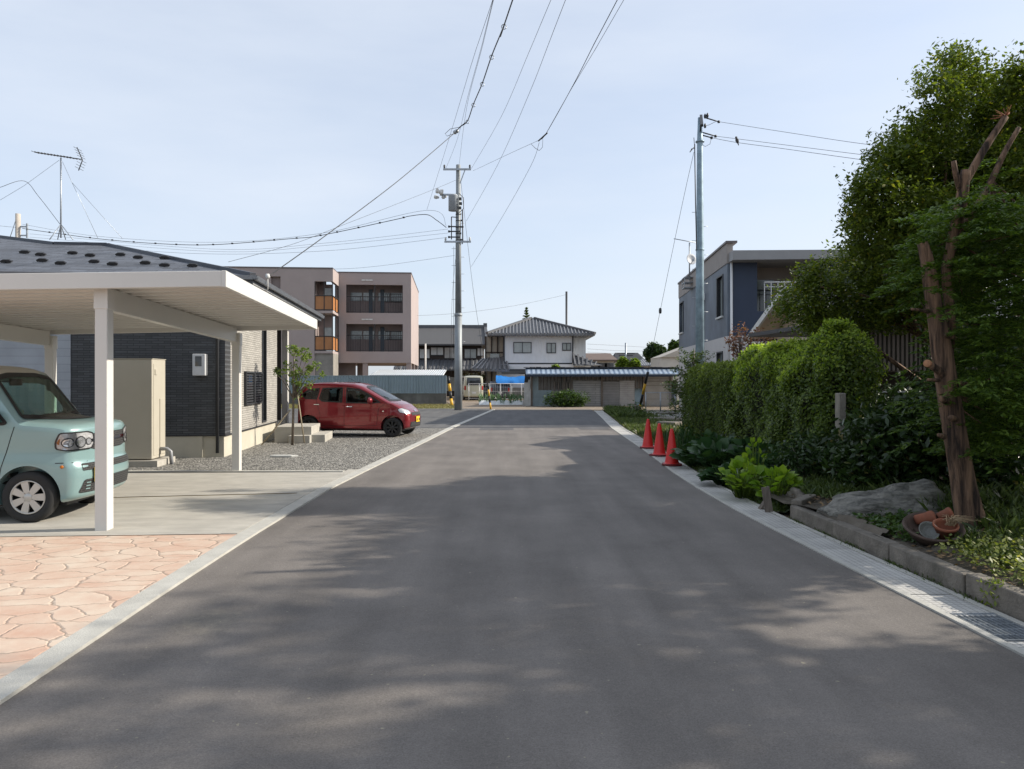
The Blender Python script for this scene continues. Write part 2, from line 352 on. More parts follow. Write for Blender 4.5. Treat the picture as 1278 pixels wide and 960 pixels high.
# rectangular repair patches along the seam
for (x0, x1, y0, y1) in ((-1.05, .05, 23.6, 24.75), (2.2, 3.2, 23.9, 24.78)):
    sheet('road_patch', [(x0, y0), (x1, y0), (x1, y1), (x0, y1)], .004, M_NEWROAD)
KW = .17
def strip(name, fn0, fn1, y0, y1, z0, z1, m, step=.6):
    mb = MB(); n = max(2, int((y1-y0)/step)); Y = [y0+(y1-y0)*i/n for i in range(n+1)]
    vs = []
    for y in Y: vs += [(fn0(y), y, z0), (fn0(y), y, z1), (fn1(y), y, z1), (fn1(y), y, z0)]
    fs = []
    for i in range(n):
        a = i*4; b_ = a+4
        fs += [(a, a+1, b_+1, b_), (a+1, a+2, b_+2, b_+1), (a+2, a+3, b_+3, b_+2)]
    fs += [(0, 3, 2, 1), (n*4, n*4+1, n*4+2, n*4+3)]
    mb.add(vs, fs); o = mb.build(name, m); o['kind'] = 'structure'; return o
strip('kerb', lambda y: lx(y)-KW, lx, -14, 39.8, -.04, .022, M_KERB)
strip('kerb', lambda y: lx(y)-KW-.18, lambda y: lx(y)-KW-.012, 7.62, 13.1, -.04, .020, M_CONC)
# driveway, stamped paving, gravel, car lot
ys = [7.6, 9.2, 10.8, 11.8, 12.9]
CA = R(5); cx_ = lambda t: (math.cos(CA)*t, math.sin(CA)*t)
def cp(x, y):   # carport frame -> world
    return (-4.3+math.cos(CA)*x-math.sin(CA)*y, 7.79+math.sin(CA)*x+math.cos(CA)*y)
def left_poly(yr0, yr1, z, name, m, off=KW+.18, yl0=None, yl1=None, X=-16):
    yy = [yr0+(yr1-yr0)*i/6 for i in range(7)]
    pts = [(lx(y)-off, y) for y in yy]
    pts += [(X, yl1 if yl1 is not None else yr1), (X, yl0 if yl0 is not None else yr0)]
    return sheet(name, pts, z, m)
# slope of the across-lines follows the carport (drops ~.087 per metre to the left)
left_poly(-14, 7.62, .012, 'stamped_paving', M_STONE, off=KW, yl0=-14, yl1=7.62-.062*13)
left_poly(7.63, 10.35, .014, 'driveway', M_CONC, yl0=7.63-.062*13, yl1=8.2)
left_poly(10.42, 12.75, .014, 'driveway', M_CONC, yl0=8.27, yl1=12.75-.04*13)
left_poly(10.34, 10.43, .006, 'expansion_joint', mat('joint_filler', (.3, .24, .13), .9, var=.2), yl0=8.19, yl1=8.28)
strip('edge_strip', lambda y: -16, lambda y: lx(y)-KW-.19, 12.77, 12.9, -.04, .026, M_KERB, step=1)
left_poly(12.91, 24.75, .008, 'gravel_yard', M_GRAVEL, off=KW+.002, X=-24)
left_poly(24.76, 41.5, .004, 'car_lot', M_LOT, off=KW+.002, X=-24)
# right gutter: concrete trough lips and cover slabs
strip('gutter', lambda y: rx(y), lambda y: rx(y)+.055, -6, 38.8, -.04, .012, M_KERB)
strip('gutter', lambda y: rx(y)+.365, lambda y: rx(y)+.42, -6, 38.8, -.04, .014, M_KERB)
def slab_mat():
    m, n, b = nodes('cover_slab'); L = n.links.new; tcn = N(n, 'TexCoord'); s = tcn.outputs['Object']
    br = N(n, 'TexBrick', offset=0); br.inputs['Scale'].default_value = 1; br.inputs['Brick Width'].default_value = .05; br.inputs['Row Height'].default_value = .05; br.inputs['Mortar Size'].default_value = .004
    L(s, br.inputs['Vector']); br.inputs['Color1'].default_value = (.49, .48, .45, 1); br.inputs['Color2'].default_value = (.44, .43, .41, 1); br.inputs['Mortar'].default_value = (.27, .26, .24, 1)
    no = N(n, 'TexNoise', i_Scale=2, i_Detail=8); L(s, no.inputs['Vector']); mr = N(n, 'MapRange', i_1=.3, i_2=.7, i_3=.78, i_4=1.15); L(no.outputs['Fac'], mr.inputs[0])
    hs = N(n, 'VectorMath', operation='SCALE'); L(br.outputs['Color'], hs.inputs[0]); L(mr.outputs[0], hs.inputs['Scale']); L(hs.outputs[0], b.inputs['Base Color'])
    b.inputs['Roughness'].default_value = .85; return m
mb = MB(); y = -6.0; k = 0
while y < 38.3:
    if not (4.55 < y+.25 < 5.1):
        y1 = y+.494; dz = rnd.uniform(-.002, .002)
        a0, a1 = rx(y)+.062, rx(y1)+.062
        mb.add([(a0, y, .008+dz), (a0+.296, y, .008+dz), (a1+.296, y1, .008+dz), (a1, y1, .008+dz), (a0, y, -.04), (a0+.296, y, -.04), (a1+.296, y1, -.04), (a1, y1, -.04)],
               [(0, 1, 2, 3), (0, 4, 5, 1), (2, 6, 7, 3), (1, 5, 6, 2), (0, 3, 7, 4)])
    y += .5; k += 1
o = mb.build('gutter_slabs', slab_mat()); o['kind'] = 'structure'
# steel drain grate
ya, yb = 4.53, 5.02
t = thing('drain_grate', 'galvanised steel grid grate set between the concrete gutter slabs', 'drain grate', (rx(4.78)+.21, 4.78, 0), R(2))
mb = MB()
for i in range(9): mb.box(-.145+i*.036-.0025, -.145+i*.036+.0025, -.25, .25, -.02, .012)
mb.build('bearing_bars', M_STEEL, t)
mb = MB()
for i in range(6): mb.box(-.148, .148, -.25+i*.1-.003, -.25+i*.1+.003, -.012, .009)
mb.build('cross_bars', M_STEEL, t)
for s_ in (-1, 1): mb = MB(); mb.box(-.15, .15, s_*.256-.006, s_*.256+.006, -.02, .014); mb.build('end_bar', M_STEEL, t)
strip('gutter_floor', lambda y: rx(y)+.05, lambda y: rx(y)+.37, -6, 38.5, -.048, -.045, M_BLACK, 1)
# verge and raised bed ground on the right
sheet('verge_soil', [(rx(y)+.42, y) for y in (9.0, 12, 16, 20, 25, 32, 38.8)]+[(30, 38.8), (30, 9)], -.006, M_DARKSOIL)
def bed():
    mb = MB(); nx, ny = 46, 60; vs = []
    for j in range(ny+1):
        y = -6+j*(17.5)/ny
        for i in range(nx+1):
            x = (rx(min(y, 9))+.52)+ (i/nx)**1.6*12
            z = .15+.22*min(1, (x-3.3)/3)+.05*math.sin(x*3.1+y*1.7)*math.cos(y*2.3-x)+rnd.uniform(-.02, .02)
            if y > 8.6: z *= max(.12, 1-(y-8.6)/1.2*.5) if x < 4.6 else 1
            vs.append((x, y, z))
    fs = [(j*(nx+1)+i, j*(nx+1)+i+1, (j+1)*(nx+1)+i+1, (j+1)*(nx+1)+i) for j in range(ny) for i in range(nx)]
    mb.add(vs, fs, True); o = mb.build('garden_bed_soil', M_DARKSOIL); o['kind'] = 'structure'
bed()
def bedz(x, y): return .15+.22*min(1, max(0, (x-3.3)/3))
# grass strip, soil at the road's end
M_GRASSY = mat('grassy_soil', (.16, .17, .06), .95, var=.35, scale=3, bump=.6, bscale=30, grime=(1.2, .5, (.3, .27, .13)))
sheet('grass_strip', [(-24, 41.5), (-2.9, 41.5), (-4.2, 47.4), (-24, 47.4)], -.01, M_GRASSY)
M_ORSOIL = mat('dry_soil', (.21, .17, .13), .95, var=.25, scale=2.5, bump=.5, bscale=12)
sheet('field_soil', [(-2.8, 40.3), (6.2, 40.3), (6.8, 56), (-5, 56)], -.02, M_ORSOIL)
sheet('verge_grass', [(rx(y)+.5, y) for y in (15, 20, 25, 32, 38)]+[(rx(38)+.5+2.8, 38), (rx(15)+1.8, 15)], .0, M_GRASSY)
# concrete edging blocks along the bed
for i in range(9):
    y0 = 8.55-(i+1)*1.02-.08*(i > 3); y1 = y0+1.0
    mb = MB(); x = rx((y0+y1)/2)+.42+.03
    M_ = T(x+.06, (y0+y1)/2, 0) @ RZ(math.atan2(-(rx(y1)-rx(y0)), 1.0)+rnd.uniform(-.015, .015))
    mb.box(-.06, .06, -.5, .5, -.04, .165+rnd.uniform(-.012, .012), M_)
    o = mb.build('kerb_block', M_OLDCONC, bevel=.008)
    names = ['farthest', 'second', 'third', 'fourth', 'fifth', 'sixth', 'seventh', 'eighth', 'ninth']
    tag(o, f'weathered concrete edging block of the garden bed, {names[i]} counted from the far end', 'edging block', 'concrete edging blocks along the garden bed')
mb = MB(); mb.box(-.06, .06, -.3, .3, -.04, .2, T(3.5, 8.86, 0) @ RZ(R(-38))); o = mb.build('kerb_block', M_OLDCONC, bevel=.01)
tag(o, 'short mossy concrete block turned inward at the far end of the bed edging', 'edging block', 'concrete edging blocks along the garden bed')
# ------------------------------------------------------------------ carport (local x right, y away)
t = thing('carport', 'white aluminium carport with flat ribbed roof over the pale driveway', 'carport', (-4.3, 7.79, 0), CA)
XR, XL = 1.30, -4.6       # roof edges
YN, YF = -.16, 5.28
sl = lambda x: 2.745+.026*(x-XR)                   # top of the front fascia falls slightly to the left
def post(x, y, zt, w_=.128, d=.15):
    mb = MB(); mb.box(x-w_, x, y-.0, y+d, .0, zt); mb.box(x-w_-.015, x-.13+.0, y, y+.01, 0, .001)
    o = mb.build('post', M_WHITE, t, bevel=.006)
    mb = MB(); mb.box(x-w_-.008, x+.008, y-.008, y+d+.008, zt-.32+.1, zt-.004); mb.build('bracket', M_WHITE, o, bevel=.003)
post(.035, 0, 2.57); post(0, 5.1, 2.42); post(-3.1, 0, 2.5); post(-3.1, 5.1, 2.36)
for xb, dz in ((-.14, 0), (-3.24, -.07)):
    mb = MB()
    mb.add([(xb, .17, 2.36+dz), (xb+.1, .17, 2.36+dz), (xb+.1, .17, 2.60+dz), (xb, .17, 2.60+dz), (xb, 5.1, 2.26+dz), (xb+.1, 5.1, 2.26+dz), (xb+.1, 5.1, 2.5+dz), (xb, 5.1, 2.5+dz)],
           [(0, 1, 2, 3), (7, 6, 5, 4), (0, 4, 5, 1), (1, 5, 6, 2), (2, 6, 7, 3), (3, 7, 4, 0)])
    mb.build('beam', M_WHITE, t, bevel=.005)
def slant(name, pts, m=M_WHITE, bev=.004):   # 8 pts
    mb = MB(); mb.add(pts, [(0, 1, 2, 3), (7, 6, 5, 4), (0, 4, 5, 1), (1, 5, 6, 2), (2, 6, 7, 3), (3, 7, 4, 0)]); return mb.build(name, m, t, bevel=bev)
zr, zl = 2.745, sl(XL)
fz = -.075                # far edge lower
slant('fascia', [(XL, YN, zl-.165), (XR-.05, YN, zr-.165), (XR-.05, YN+.06, zr-.165), (XL, YN+.06, zl-.165), (XL, YN, zl), (XR-.05, YN, zr), (XR-.05, YN+.06, zr), (XL, YN+.06, zl)])
slant('fascia', [(XR-.05, YN-.006, zr-.17), (XR, YN-.006, zr-.17), (XR, YF, zr+fz-.17), (XR-.05, YF, zr+fz-.17), (XR-.05, YN-.006, zr+.003), (XR, YN-.006, zr+.003), (XR, YF, zr+fz+.003), (XR-.05, YF, zr+fz+.003)])
slant('fascia', [(XL, YF-.08, zl+fz-.17), (XR-.05, YF-.08, zr+fz-.17), (XR-.05, YF, zr+fz-.17), (XL, YF, zl+fz-.17), (XL, YF-.08, zl+fz), (XR-.05, YF-.08, zr+fz), (XR-.05, YF, zr+fz), (XL, YF, zl+fz)])
# ribbed roof sheet: trapezoid ribs running left-right
mb = MB(); pr = []; y = YN+.06; pitch = .29
while y < YF-.08-pitch:
    pr += [(y, .03), (y+.012, -.03), (y+.075, -.03), (y+.087, .03)]; y += pitch
pr.append((YF-.081, 0))
vs = []
for x in (XL, XR-.05):
    for (yy, dz) in pr: vs.append((x, yy, sl(x)-.085+dz+fz*(yy-YN)/(YF-YN)))
n_ = len(pr); mb.add(vs, [(i, i+1, n_+i+1, n_+i) for i in range(n_-1)]); mb.build('roof_sheet', M_WHITE, t, recalc=False)

# ------------------------------------------------------------------ house (single storey)
HA = R(6.3); t = thing('bungalow', 'single storey house with dark brick front, pale brick side and slate roof', 'house', (-5.92, 15.26, 0), HA)
H = t
M_DB = brick_mat('dark_brick_siding', (.068, .073, .079), (.03, .031, .033), 'xz', .24, .05, var=.22, msize=.006)
M_LB = brick_mat('pale_brick_siding', (.34, .325, .295), (.17, .16, .145), 'yz', .24, .05, var=.12, msize=.006)
M_GS = brick_mat('grey_siding', (.33, .36, .40), (.25, .27, .3), 'xz', 3, .16, var=.03, bump=.3, msize=.006)
M_FND = mat('foundation_render', (.47, .44, .36), .85, var=.08, scale=2, bump=.1)
mb = MB(); mb.box(-16, -.45, 0, 7.2, -.05, .45).box(-.45, -.03, .03, 5.15, -.05, .45); mb.build('foundation', M_FND, t)
mb = MB(); mb.box(-16, -.002, -.012, .012, .445, .475); mb.box(-.012, .012, -.012, 5.2, .445, .475); mb.build('base_flashing', M_DARK, t)
mb = MB(); mb.box(-3.0, .0, 0, .16, .476, 3.5); mb.box(-.14, .0, .161, .42, .476, 3.5); mb.build('front_wall', M_DB, t)
mb = MB(); mb.box(-16, -3.002, -.02, .16, .476, 3.5); mb.build('grey_wall', M_GS, t)
mb = MB()
# side wall with openings left for the windows: assembled from pieces
def wall_yz(mb, x0, x1, y0, y1, z0, z1, holes):
    yc = sorted({y0, y1}|{h[0] for h in holes}|{h[1] for h in holes}); zc = sorted({z0, z1}|{h[2] for h in holes}|{h[3] for h in holes})
    for i in range(len(yc)-1):
        for j in range(len(zc)-1):
            cy, cz = (yc[i]+yc[i+1])/2, (zc[j]+zc[j+1])/2
            if any(h[0] < cy < h[1] and h[2] < cz < h[3] for h in holes): continue
            mb.box(x0, x1, yc[i], yc[i+1], zc[j], zc[j+1])
def wall_xz(mb, y0, y1, x0, x1, z0, z1, holes):
    xc = sorted({x0, x1}|{h[0] for h in holes}|{h[1] for h in holes}); zc = sorted({z0, z1}|{h[2] for h in holes}|{h[3] for h in holes})
    for i in range(len(xc)-1):
        for j in range(len(zc)-1):
            cx, cz = (xc[i]+xc[i+1])/2, (zc[j]+zc[j+1])/2
            if any(h[0] < cx < h[1] and h[2] < cz < h[3] for h in holes): continue
            mb.box(xc[i], xc[i+1], y0, y1, zc[j], zc[j+1])
holes = [(.62, 1.02, 1.0, 1.7), (1.55, 3.2, 1.05, 1.78), (3.36, 3.80, .55, 3.15)]
wall_yz(mb, -.15, -.002, .421, 5.2, .476, 3.5, holes); mb.build('side_wall', M_LB, t)
mb = MB(); mb.box(-.14, -.05, 3.36, 3.80, .55, 3.15); o = mb.build('slit_window', M_WIN, t)
mb = MB()
for (a, b_) in ((3.34, 3.38), (3.78, 3.82)): mb.box(-.1, .02, a, b_, .53, 3.17)
mb.box(-.1, .02, 3.38, 3.78, .53, .57).box(-.1, .02, 3.38, 3.78, 3.13, 3.17); mb.build('frame', M_DARK, o)
for (a, b_) in ((.62, 1.02), (1.55, 2.36), (2.40, 3.2)):
    mb = MB(); mb.box(-.12, -.05, a, b_, 1.05, 1.75); o = mb.build('window', M_WIN, t)
    mb = MB(); z0, z1 = (1.03, 1.8)
    mb.box(.0, .06, a-.01, a+.04, z0, z1).box(.0, .06, b_-.04, b_+.01, z0, z1).box(0, .06, a, b_, z0, z0+.04).box(0, .06, a, b_, z1-.04, z1)
    k = 11
    for i in range(k):
        zz = z0+.06+(z1-z0-.1)*i/k; mb.bar((.03, a+.03, zz+.02), (.03, b_-.03, zz+.02), .012, .042)
    mb.build('louvre_shutter', M_DARK, o)
M_PORCH = mat('dark_porch_panel', (.05, .042, .038), .6, var=.15, scale=4)
mb = MB(); mb.box(-1.3, -1.2, 5.2, 6.7, .3, 3.5).box(-1.3, -.01, 5.14, 5.2, .0, 3.5); mb.build('porch_wall', M_PORCH, t)
mb = MB(); mb.box(-1.2, -1.14, 5.4, 6.3, .42, 2.6); o = mb.build('entrance_door', mat('door_brown', (.06, .04, .03), .4, var=.1), t)
mb = MB(); mb.box(-1.13, -1.1, 5.5, 5.54, 1.1, 1.6); mb.build('handle', M_STEEL, o)
mb = MB(); mb.box(-1.3, -.2, 6.75, 6.8, .3, 3.5); mb.build('porch_wall', M_PORCH, t)
mb = MB(); mb.box(-.16, -.0, 6.7, 6.92, .0, 3.5); mb.build('porch_pillar', mat('cream_render', (.45, .44, .41), .8, var=.05), t)
mb = MB(); mb.box(-16, -1.3, 6.9, 7.15, .45, 3.5).box(-16, -15.8, .16, 6.9, .45, 3.5); mb.build('rear_wall', M_LB, t)
mb = MB(); mb.box(-1.28, -.05, 5.2, 6.7, -.03, .42); mb.build('porch_floor', M_FND, t)
# downspout on the front, near the corner
mb = MB(); mb.tube([(-.14, -.05, .1), (-.14, -.05, 3.2), (-.3, -.35, 3.45), (-.35, -.6, 3.55)], .033, 10); mb.box(-.175, -.105, -.05, 0, 1.2, 1.23).box(-.175, -.105, -.05, 0, 2.4, 2.43); mb.build('downspout', M_DARK, t)
# roof
ZE = 3.67; ov = .72; yb0, yb1 = -ov, 8.55; S = .29
M_ROOF = brick_mat('slate_shingle', (.088, .098, .118), (.035, .038, .045), 'xy', .5, .17, var=.28, msize=.008, bump=.7, rough=.75)
ym = (yb0+yb1)/2; hr = (yb1-yb0)/2; zr_ = ZE+S*hr
xh = ov-hr
pk = (-8.2, ym+2.0, zr_+S*2.0); xA = xh-1.25
E = [(ov, yb0, ZE), (ov, yb1, ZE), (xh, ym, zr_), (xA, ym, zr_), pk, (-11.5, ym+2.0, pk[2]-.0), (-18, yb0, ZE), (-18, yb1+4, ZE), (-16, ym+2, pk[2]-.3), (xA-1, yb1+4, ZE)]
mb = MB(); mb.add(E, [(0, 2, 3, 4, 5, 8, 6), (0, 1, 2), (1, 9, 4, 3, 2), (9, 7, 8, 5, 4)])
o = mb.build('roof', M_ROOF, t, recalc=False); RF = o
for p in o.data.polygons:
    pass
mb = MB(); up = Vector((0, 0, .02))
def vv(i): return Vector(E[i])+up
for a, b_ in ((0, 2), (2, 3), (3, 4), (1, 2), (4, 5), (5, 8)): mb.bar(vv(a), vv(b_), .13, .07)
mb.build('ridge_cap', mat('ridge_metal', (.06, .066, .08), .45, metal=.3, var=.1), o)
mb = MB(); mb.box(-18, ov, yb0+.02, yb1, ZE-.17, ZE-.145); mb.build('soffit', mat('soffit_grey', (.3, .3, .3), .8), t)
mb = MB(); mb.box(-18, ov-.02, yb0, yb0+.02, ZE-.18, ZE-.005).box(ov-.02, ov, yb0+.0, yb1, ZE-.18, ZE-.005); mb.build('fascia_board', mat('fascia_dark', (.05, .055, .065), .5), t)
mb = MB(); gp = [(0, 0), (.02, -.08), (.08, -.08), (.11, 0), (.1, 0), (.075, -.065), (.03, -.065), (.012, 0)]
vs = [(x, yb0-.11+.0+p[0], ZE-.01+p[1]) for x in (-18, ov+.1) for p in gp]; n_ = 8
mb.add(vs, [(i, (i+1) % 8, 8+(i+1) % 8, 8+i) for i in range(8)])
vs = [(ov+p[0], y_, ZE-.01+p[1]) for y_ in (yb0-.1, yb1) for p in gp]
mb.add(vs, [(i, (i+1) % 8, 8+(i+1) % 8, 8+i) for i in range(8)])
mb.build('gutter', mat('gutter_grey', (.17, .185, .21), .35, metal=.3), t)
# snow guards: small bent plates on the front slope, positions from the photograph's two rows
HM = T(-5.92, 15.26, 0) @ RZ(HA); HI = HM.inverted()
def on_roof(px, py):
    o_ = HI @ Vector((0, 0, 1.6)); d = (HI @ P(px, py, 1.0))-o_      # ray
    # plane z = ZE + S*(y-yb0)
    k_ = (ZE+S*(o_.y-yb0)-o_.z)/(d.z-S*d.y); return o_+d*k_
gd = MB()
gd0 = None
for (px, py) in [(30, 317), (50, 320), (90, 318), (112, 321), (150, 320), (172, 323.5), (205, 324), (7, 329), (52, 327.5), (75, 331), (117, 329), (140, 332), (181, 330.5), (205, 333.5), (240, 334)]:
    q = on_roof(px, py)
    if gd0 is None:
        mb = MB(); mb.add([(-.11, 0, 0), (.11, 0, 0), (.13, .0, .05), (.07, 0, .085), (-.07, 0, .085), (-.13, 0, .05), (-.11, .06, .02), (.11, .06, .02), (.13, .05, .06), (.07, .05, .1), (-.07, .05, .1), (-.13, .05, .06)],
               [(0, 1, 2, 3, 4, 5), (11, 10, 9, 8, 7, 6), (0, 6, 7, 1), (1, 7, 8, 2), (2, 8, 9, 3), (3, 9, 10, 4), (4, 10, 11, 5), (5, 11, 6, 0)])
        mb.box(-.02, .02, .0, .3, .0, .03); gd0 = mb.build('snow_guard', M_BLACK, RF); gd0.scale = (.85, .85, .75); c = gd0
    else:
        c = gd0.copy(); COL.objects.link(c); c.parent = RF
    c.location = q+Vector((0, 0, .01)); c.rotation_euler = (math.atan(S), 0, 0)
# meter box
def hl(px, py, y_=0.0):     # photograph pixel -> house local on plane y=y_
    o_ = HI @ Vector((0, 0, 1.6)); d = (HI @ P(px, py, 1.0))-o_; k_ = (y_-o_.y)/d.y; return o_+d*k_
a = hl(243, 442); b_ = hl(259, 469)
mt = thing('electric_meter', 'pale grey electricity meter box on the dark brick wall', 'meter box', tuple(HM @ Vector(((a.x+b_.x)/2, 0, 0))), HA)
wx = (b_.x-a.x)/2; mb = MB(); mb.box(-wx, wx, -.16, -.0, b_.z, a.z); mb.build('case', mat('grey_plastic', (.5, .51, .52), .4), mt, bevel=.012, seg=2)
mb = MB(); mb.box(-wx*.55, wx*.45, -.166, -.158, (a.z+b_.z)/2-.03, a.z-.05); o = mb.build('window', M_WIN, mt)
# tank unit
t = thing('water_heater', 'tall beige water heater cabinet on a concrete slab by the dark brick wall', 'water heater', (-7.0, 13.62, 0), R(4))
M_BEI = mat('beige_enamel', (.43, .40, .33), .45, var=.03)
mb = MB(); mb.box(-.36, .36, 0, .62, .14, 1.99); mb.build('cabinet', M_BEI, t, bevel=.01)
mb = MB(); mb.box(-.37, .37, -.01, .63, 1.99, 2.0); mb.build('lid', M_BEI, t)
mb = MB(); mb.box(.36, .366, .06, .30, .2, 1.9).box(.36, .372, .34, .58, .2, 1.25).box(.361, .38, .1, .2, 1.7, 1.8); mb.build('side_panel', M_BEI, t)
mb = MB(); mb.box(-.48, .5, -.12, .74, -.02, .12); mb.build('base_slab', M_CONC, t)
mb = MB(); mb.tube([(.38, .35, .3), (.5, .35, .3), (.56, .35, .25), (.58, .35, .0)], .035, 8); mb.build('pipe', mat('grey_pipe', (.25, .26, .28), .4), t)
t = thing('heat_pump', 'low beige heat pump unit beside the water heater behind the light blue car', 'heat pump', tuple(HM @ Vector((-4.15, -.62, 0))), HA)
mb = MB(); mb.box(-.4, .42, 0, .3, .4, 1.02); mb.build('case', M_BEI, t, bevel=.01)
mb = MB(); mb.box(-.36, .1, -.01, 0, .45, .96); mb.build('fan_grille', mat('beige_grille', (.42, .39, .32), .5), t)
mb = MB(); mb.box(-.4, .42, -.05, .35, -.02, .4); mb.build('stand', M_CONC, t)
# entrance steps
t = thing('entrance_steps', 'pale concrete entrance steps at the porch beside the young tree', 'steps', (-5.95, 18.85, 0), HA)
mb = MB(); mb.box(-.1, .82, 0, 1.5, -.03, .41); mb.build('upper_step', M_CONC, t, bevel=.006)
mb = MB(); mb.box(.823, 1.16, .0, 1.5, -.03, .2).box(.3, .823, -.3, -.003, -.03, .2); mb.build('lower_step', M_CONC, t, bevel=.006)
# TV antenna on the roof
def antenna():
    Y = 21.0; b0 = P(76, 300, Y); tp = P(76, 197, Y)
    t = thing('tv_antenna', 'thin television antenna on a guyed mast above the slate roof', 'antenna', tuple(b0))
    l = lambda px, py, dy=0: P(px, py, Y+dy)-b0
    mb = MB(); mb.tube([l(76, 297), l(76, 197)], .022, 6); mb.build('mast', M_STEEL, t)
    mb = MB()
    for px, dy in ((62, -.4), (91, -.4), (72, .5), (82, .5)): mb.tube([l(76, 280), l(px, 299, dy)], .014, 5)
    mb.build('tripod', M_STEEL, t)
    mb = MB(); mb.tube([l(43, 190), l(102, 199)], .013, 6)
    for i in range(13):
        p = l(44+i*4.0, 190.2+i*.61); mb.tube([p+Vector((-.03, -.13, 0)), p+Vector((.03, .13, 0))], .008, 4)
    mb.tube([l(96, 184), l(103, 200), l(98, 213)], .014, 5)
    for i in range(4): 
        p = l(97+i*1.5, 186+i*3.4); mb.tube([p+Vector((0, -.2, 0)), p+Vector((0, .2, 0))], .006, 4)
        p = l(102.5-i*1.2, 201+i*3.2); mb.tube([p+Vector((0, -.2, 0)), p+Vector((0, .2, 0))], .006, 4)
    mb.build('boom', M_DARK, t)
    mb = MB()
    for px, py in ((30, 226),): pass
    mb.tube([l(78, 202), l(90, 228), l(122, 297)], .006, 3); mb.tube([l(90, 228), l(153, 298)], .006, 3); mb.tube([l(74, 200), l(30, 232), l(0, 250)], .006, 3)
    mb.build('guy_wire', M_STEEL, t)
antenna()
# young tree with stakes
def young_tree():
    b0 = G(365, 556)
    t = thing('young_tree', 'slender young leafy tree tied to two stakes in the gravel by the entrance steps', 'tree', tuple(b0))
    Y = b0.y; l = lambda px, py, dy=0.: P(px, py, Y+dy)-b0
    bl = []
    for (px, py, dy, r_) in [(367, 437, 0, .16), (378, 442, .1, .16), (384, 446, -.1, .12), (363, 452, 0, .16), (350, 463, .1, .13), (345, 466, -.1, .08), (378, 462, .1, .2), (392, 461, -.1, .15), (401, 469, .1, .1), (370, 475, 0, .2), (383, 482, -.1, .15), (372, 490, .1, .13), (366, 462, -.2, .15), (388, 452, .1, .1)]:
        c = l(px, py, dy); bl.append((c.x, c.y, c.z, r_, r_, r_*.75))
    C, ct = clumps(bl, 105, 9, .085)
    leaves('crown', C, .085, leaf_mat('young_leaf', (.07, .12, .03), (.22, .28, .08), .45), t, .55)
    mb = MB(); p0 = Vector((0, 0, 0)); mb.tube([p0, l(366, 520), l(366.5, 480), l(367, 440)], [.035, .03, .024, .01], 7)
    for b_ in bl: mb.tube([l(366.5, 500), l(366.5, 500).lerp(Vector(b_[:3]), .5)+Vector((0, 0, .08)), b_[:3]], [.014, .01, .004], 5)
    mb.build('trunk', mat('young_bark', (.16, .13, .1), .9, var=.2), t)
    for e0, e1 in (((322, 561), (362, 512)), ((380, 553), (371, 490))):
        mb = MB(); mb.tube([l(*e0), l(*e1)], .018, 6); mb.build('stake', mat('bamboo', (.3, .25, .17), .7), t)
young_tree()
t = MB(); t.prism([(-.26, -.05), (.2, -.09), (.33, 0), (.1, .08), (-.2, .07)], 0, .05, T(*G(353, 571)[:]))
tag(t.build('flat_stone', mat('pale_stone', (.5, .5, .47), .8, var=.15, bump=.3), bevel=.012), 'flat pale stone lying in the gravel in front of the young tree', 'stone')
# ------------------------------------------------------------------ cars (heading +x, origin on the ground under the centre)
def poly_inside(p, poly):
    x, y = p; c = False; n = len(poly)
    for i in range(n):
        x0, y0 = poly[i]; x1, y1 = poly[i-1]
        if (y0 > y) != (y1 > y) and x < (x1-x0)*(y-y0)/(y1-y0)+x0: c = not c
    return c
def inset(poly, d):
    n = len(poly); A = sum(poly[i-1][0]*poly[i][1]-poly[i][0]*poly[i-1][1] for i in range(n)); s = 1 if A > 0 else -1; out = []
    for i in range(n):
        p, q, r = Vector(poly[i-1]), Vector(poly[i]), Vector(poly[(i+1) % n])
        a = (q-p).normalized(); b = (r-q).normalized(); na = Vector((-a.y, a.x))*s; nb = Vector((-b.y, b.x))*s
        m = (na+nb); L = m.length
        m = m/L if L > 1e-6 else na
        out.append(tuple(q+m*d/max(.4, m.dot(na))))
    return out
def rnd_poly(poly, r=.03, k=3):
    out = []; n = len(poly)
    for i in range(n):
        p, q, s = Vector(poly[i-1]), Vector(poly[i]), Vector(poly[(i+1) % n])
        la = min(r, (p-q).length*.45); lb = min(r, (s-q).length*.45)
        a = q+(p-q).normalized()*la; b = q+(s-q).normalized()*lb
        for j in range(k+1):
            f = j/k; out.append(tuple(a*(1-f)**2+q*2*f*(1-f)+b*f*f))
    return out
class Proj:
    def __init__(s, bvh, org, u, v, d): s.b = bvh; s.o = Vector(org); s.u = Vector(u).normalized(); s.v = Vector(v); s.d = Vector(d).normalized()
    def hit(s, p, off):
        q = s.o+s.u*p[0]+s.v*p[1]-s.d*4
        loc, nr, _, _ = s.b.ray_cast(q, s.d)
        if loc is None:
            loc, nr, _, _ = s.b.find_nearest(q+s.d*3.3)
        if nr.dot(s.d) > 0: nr = -nr
        return loc+nr*off
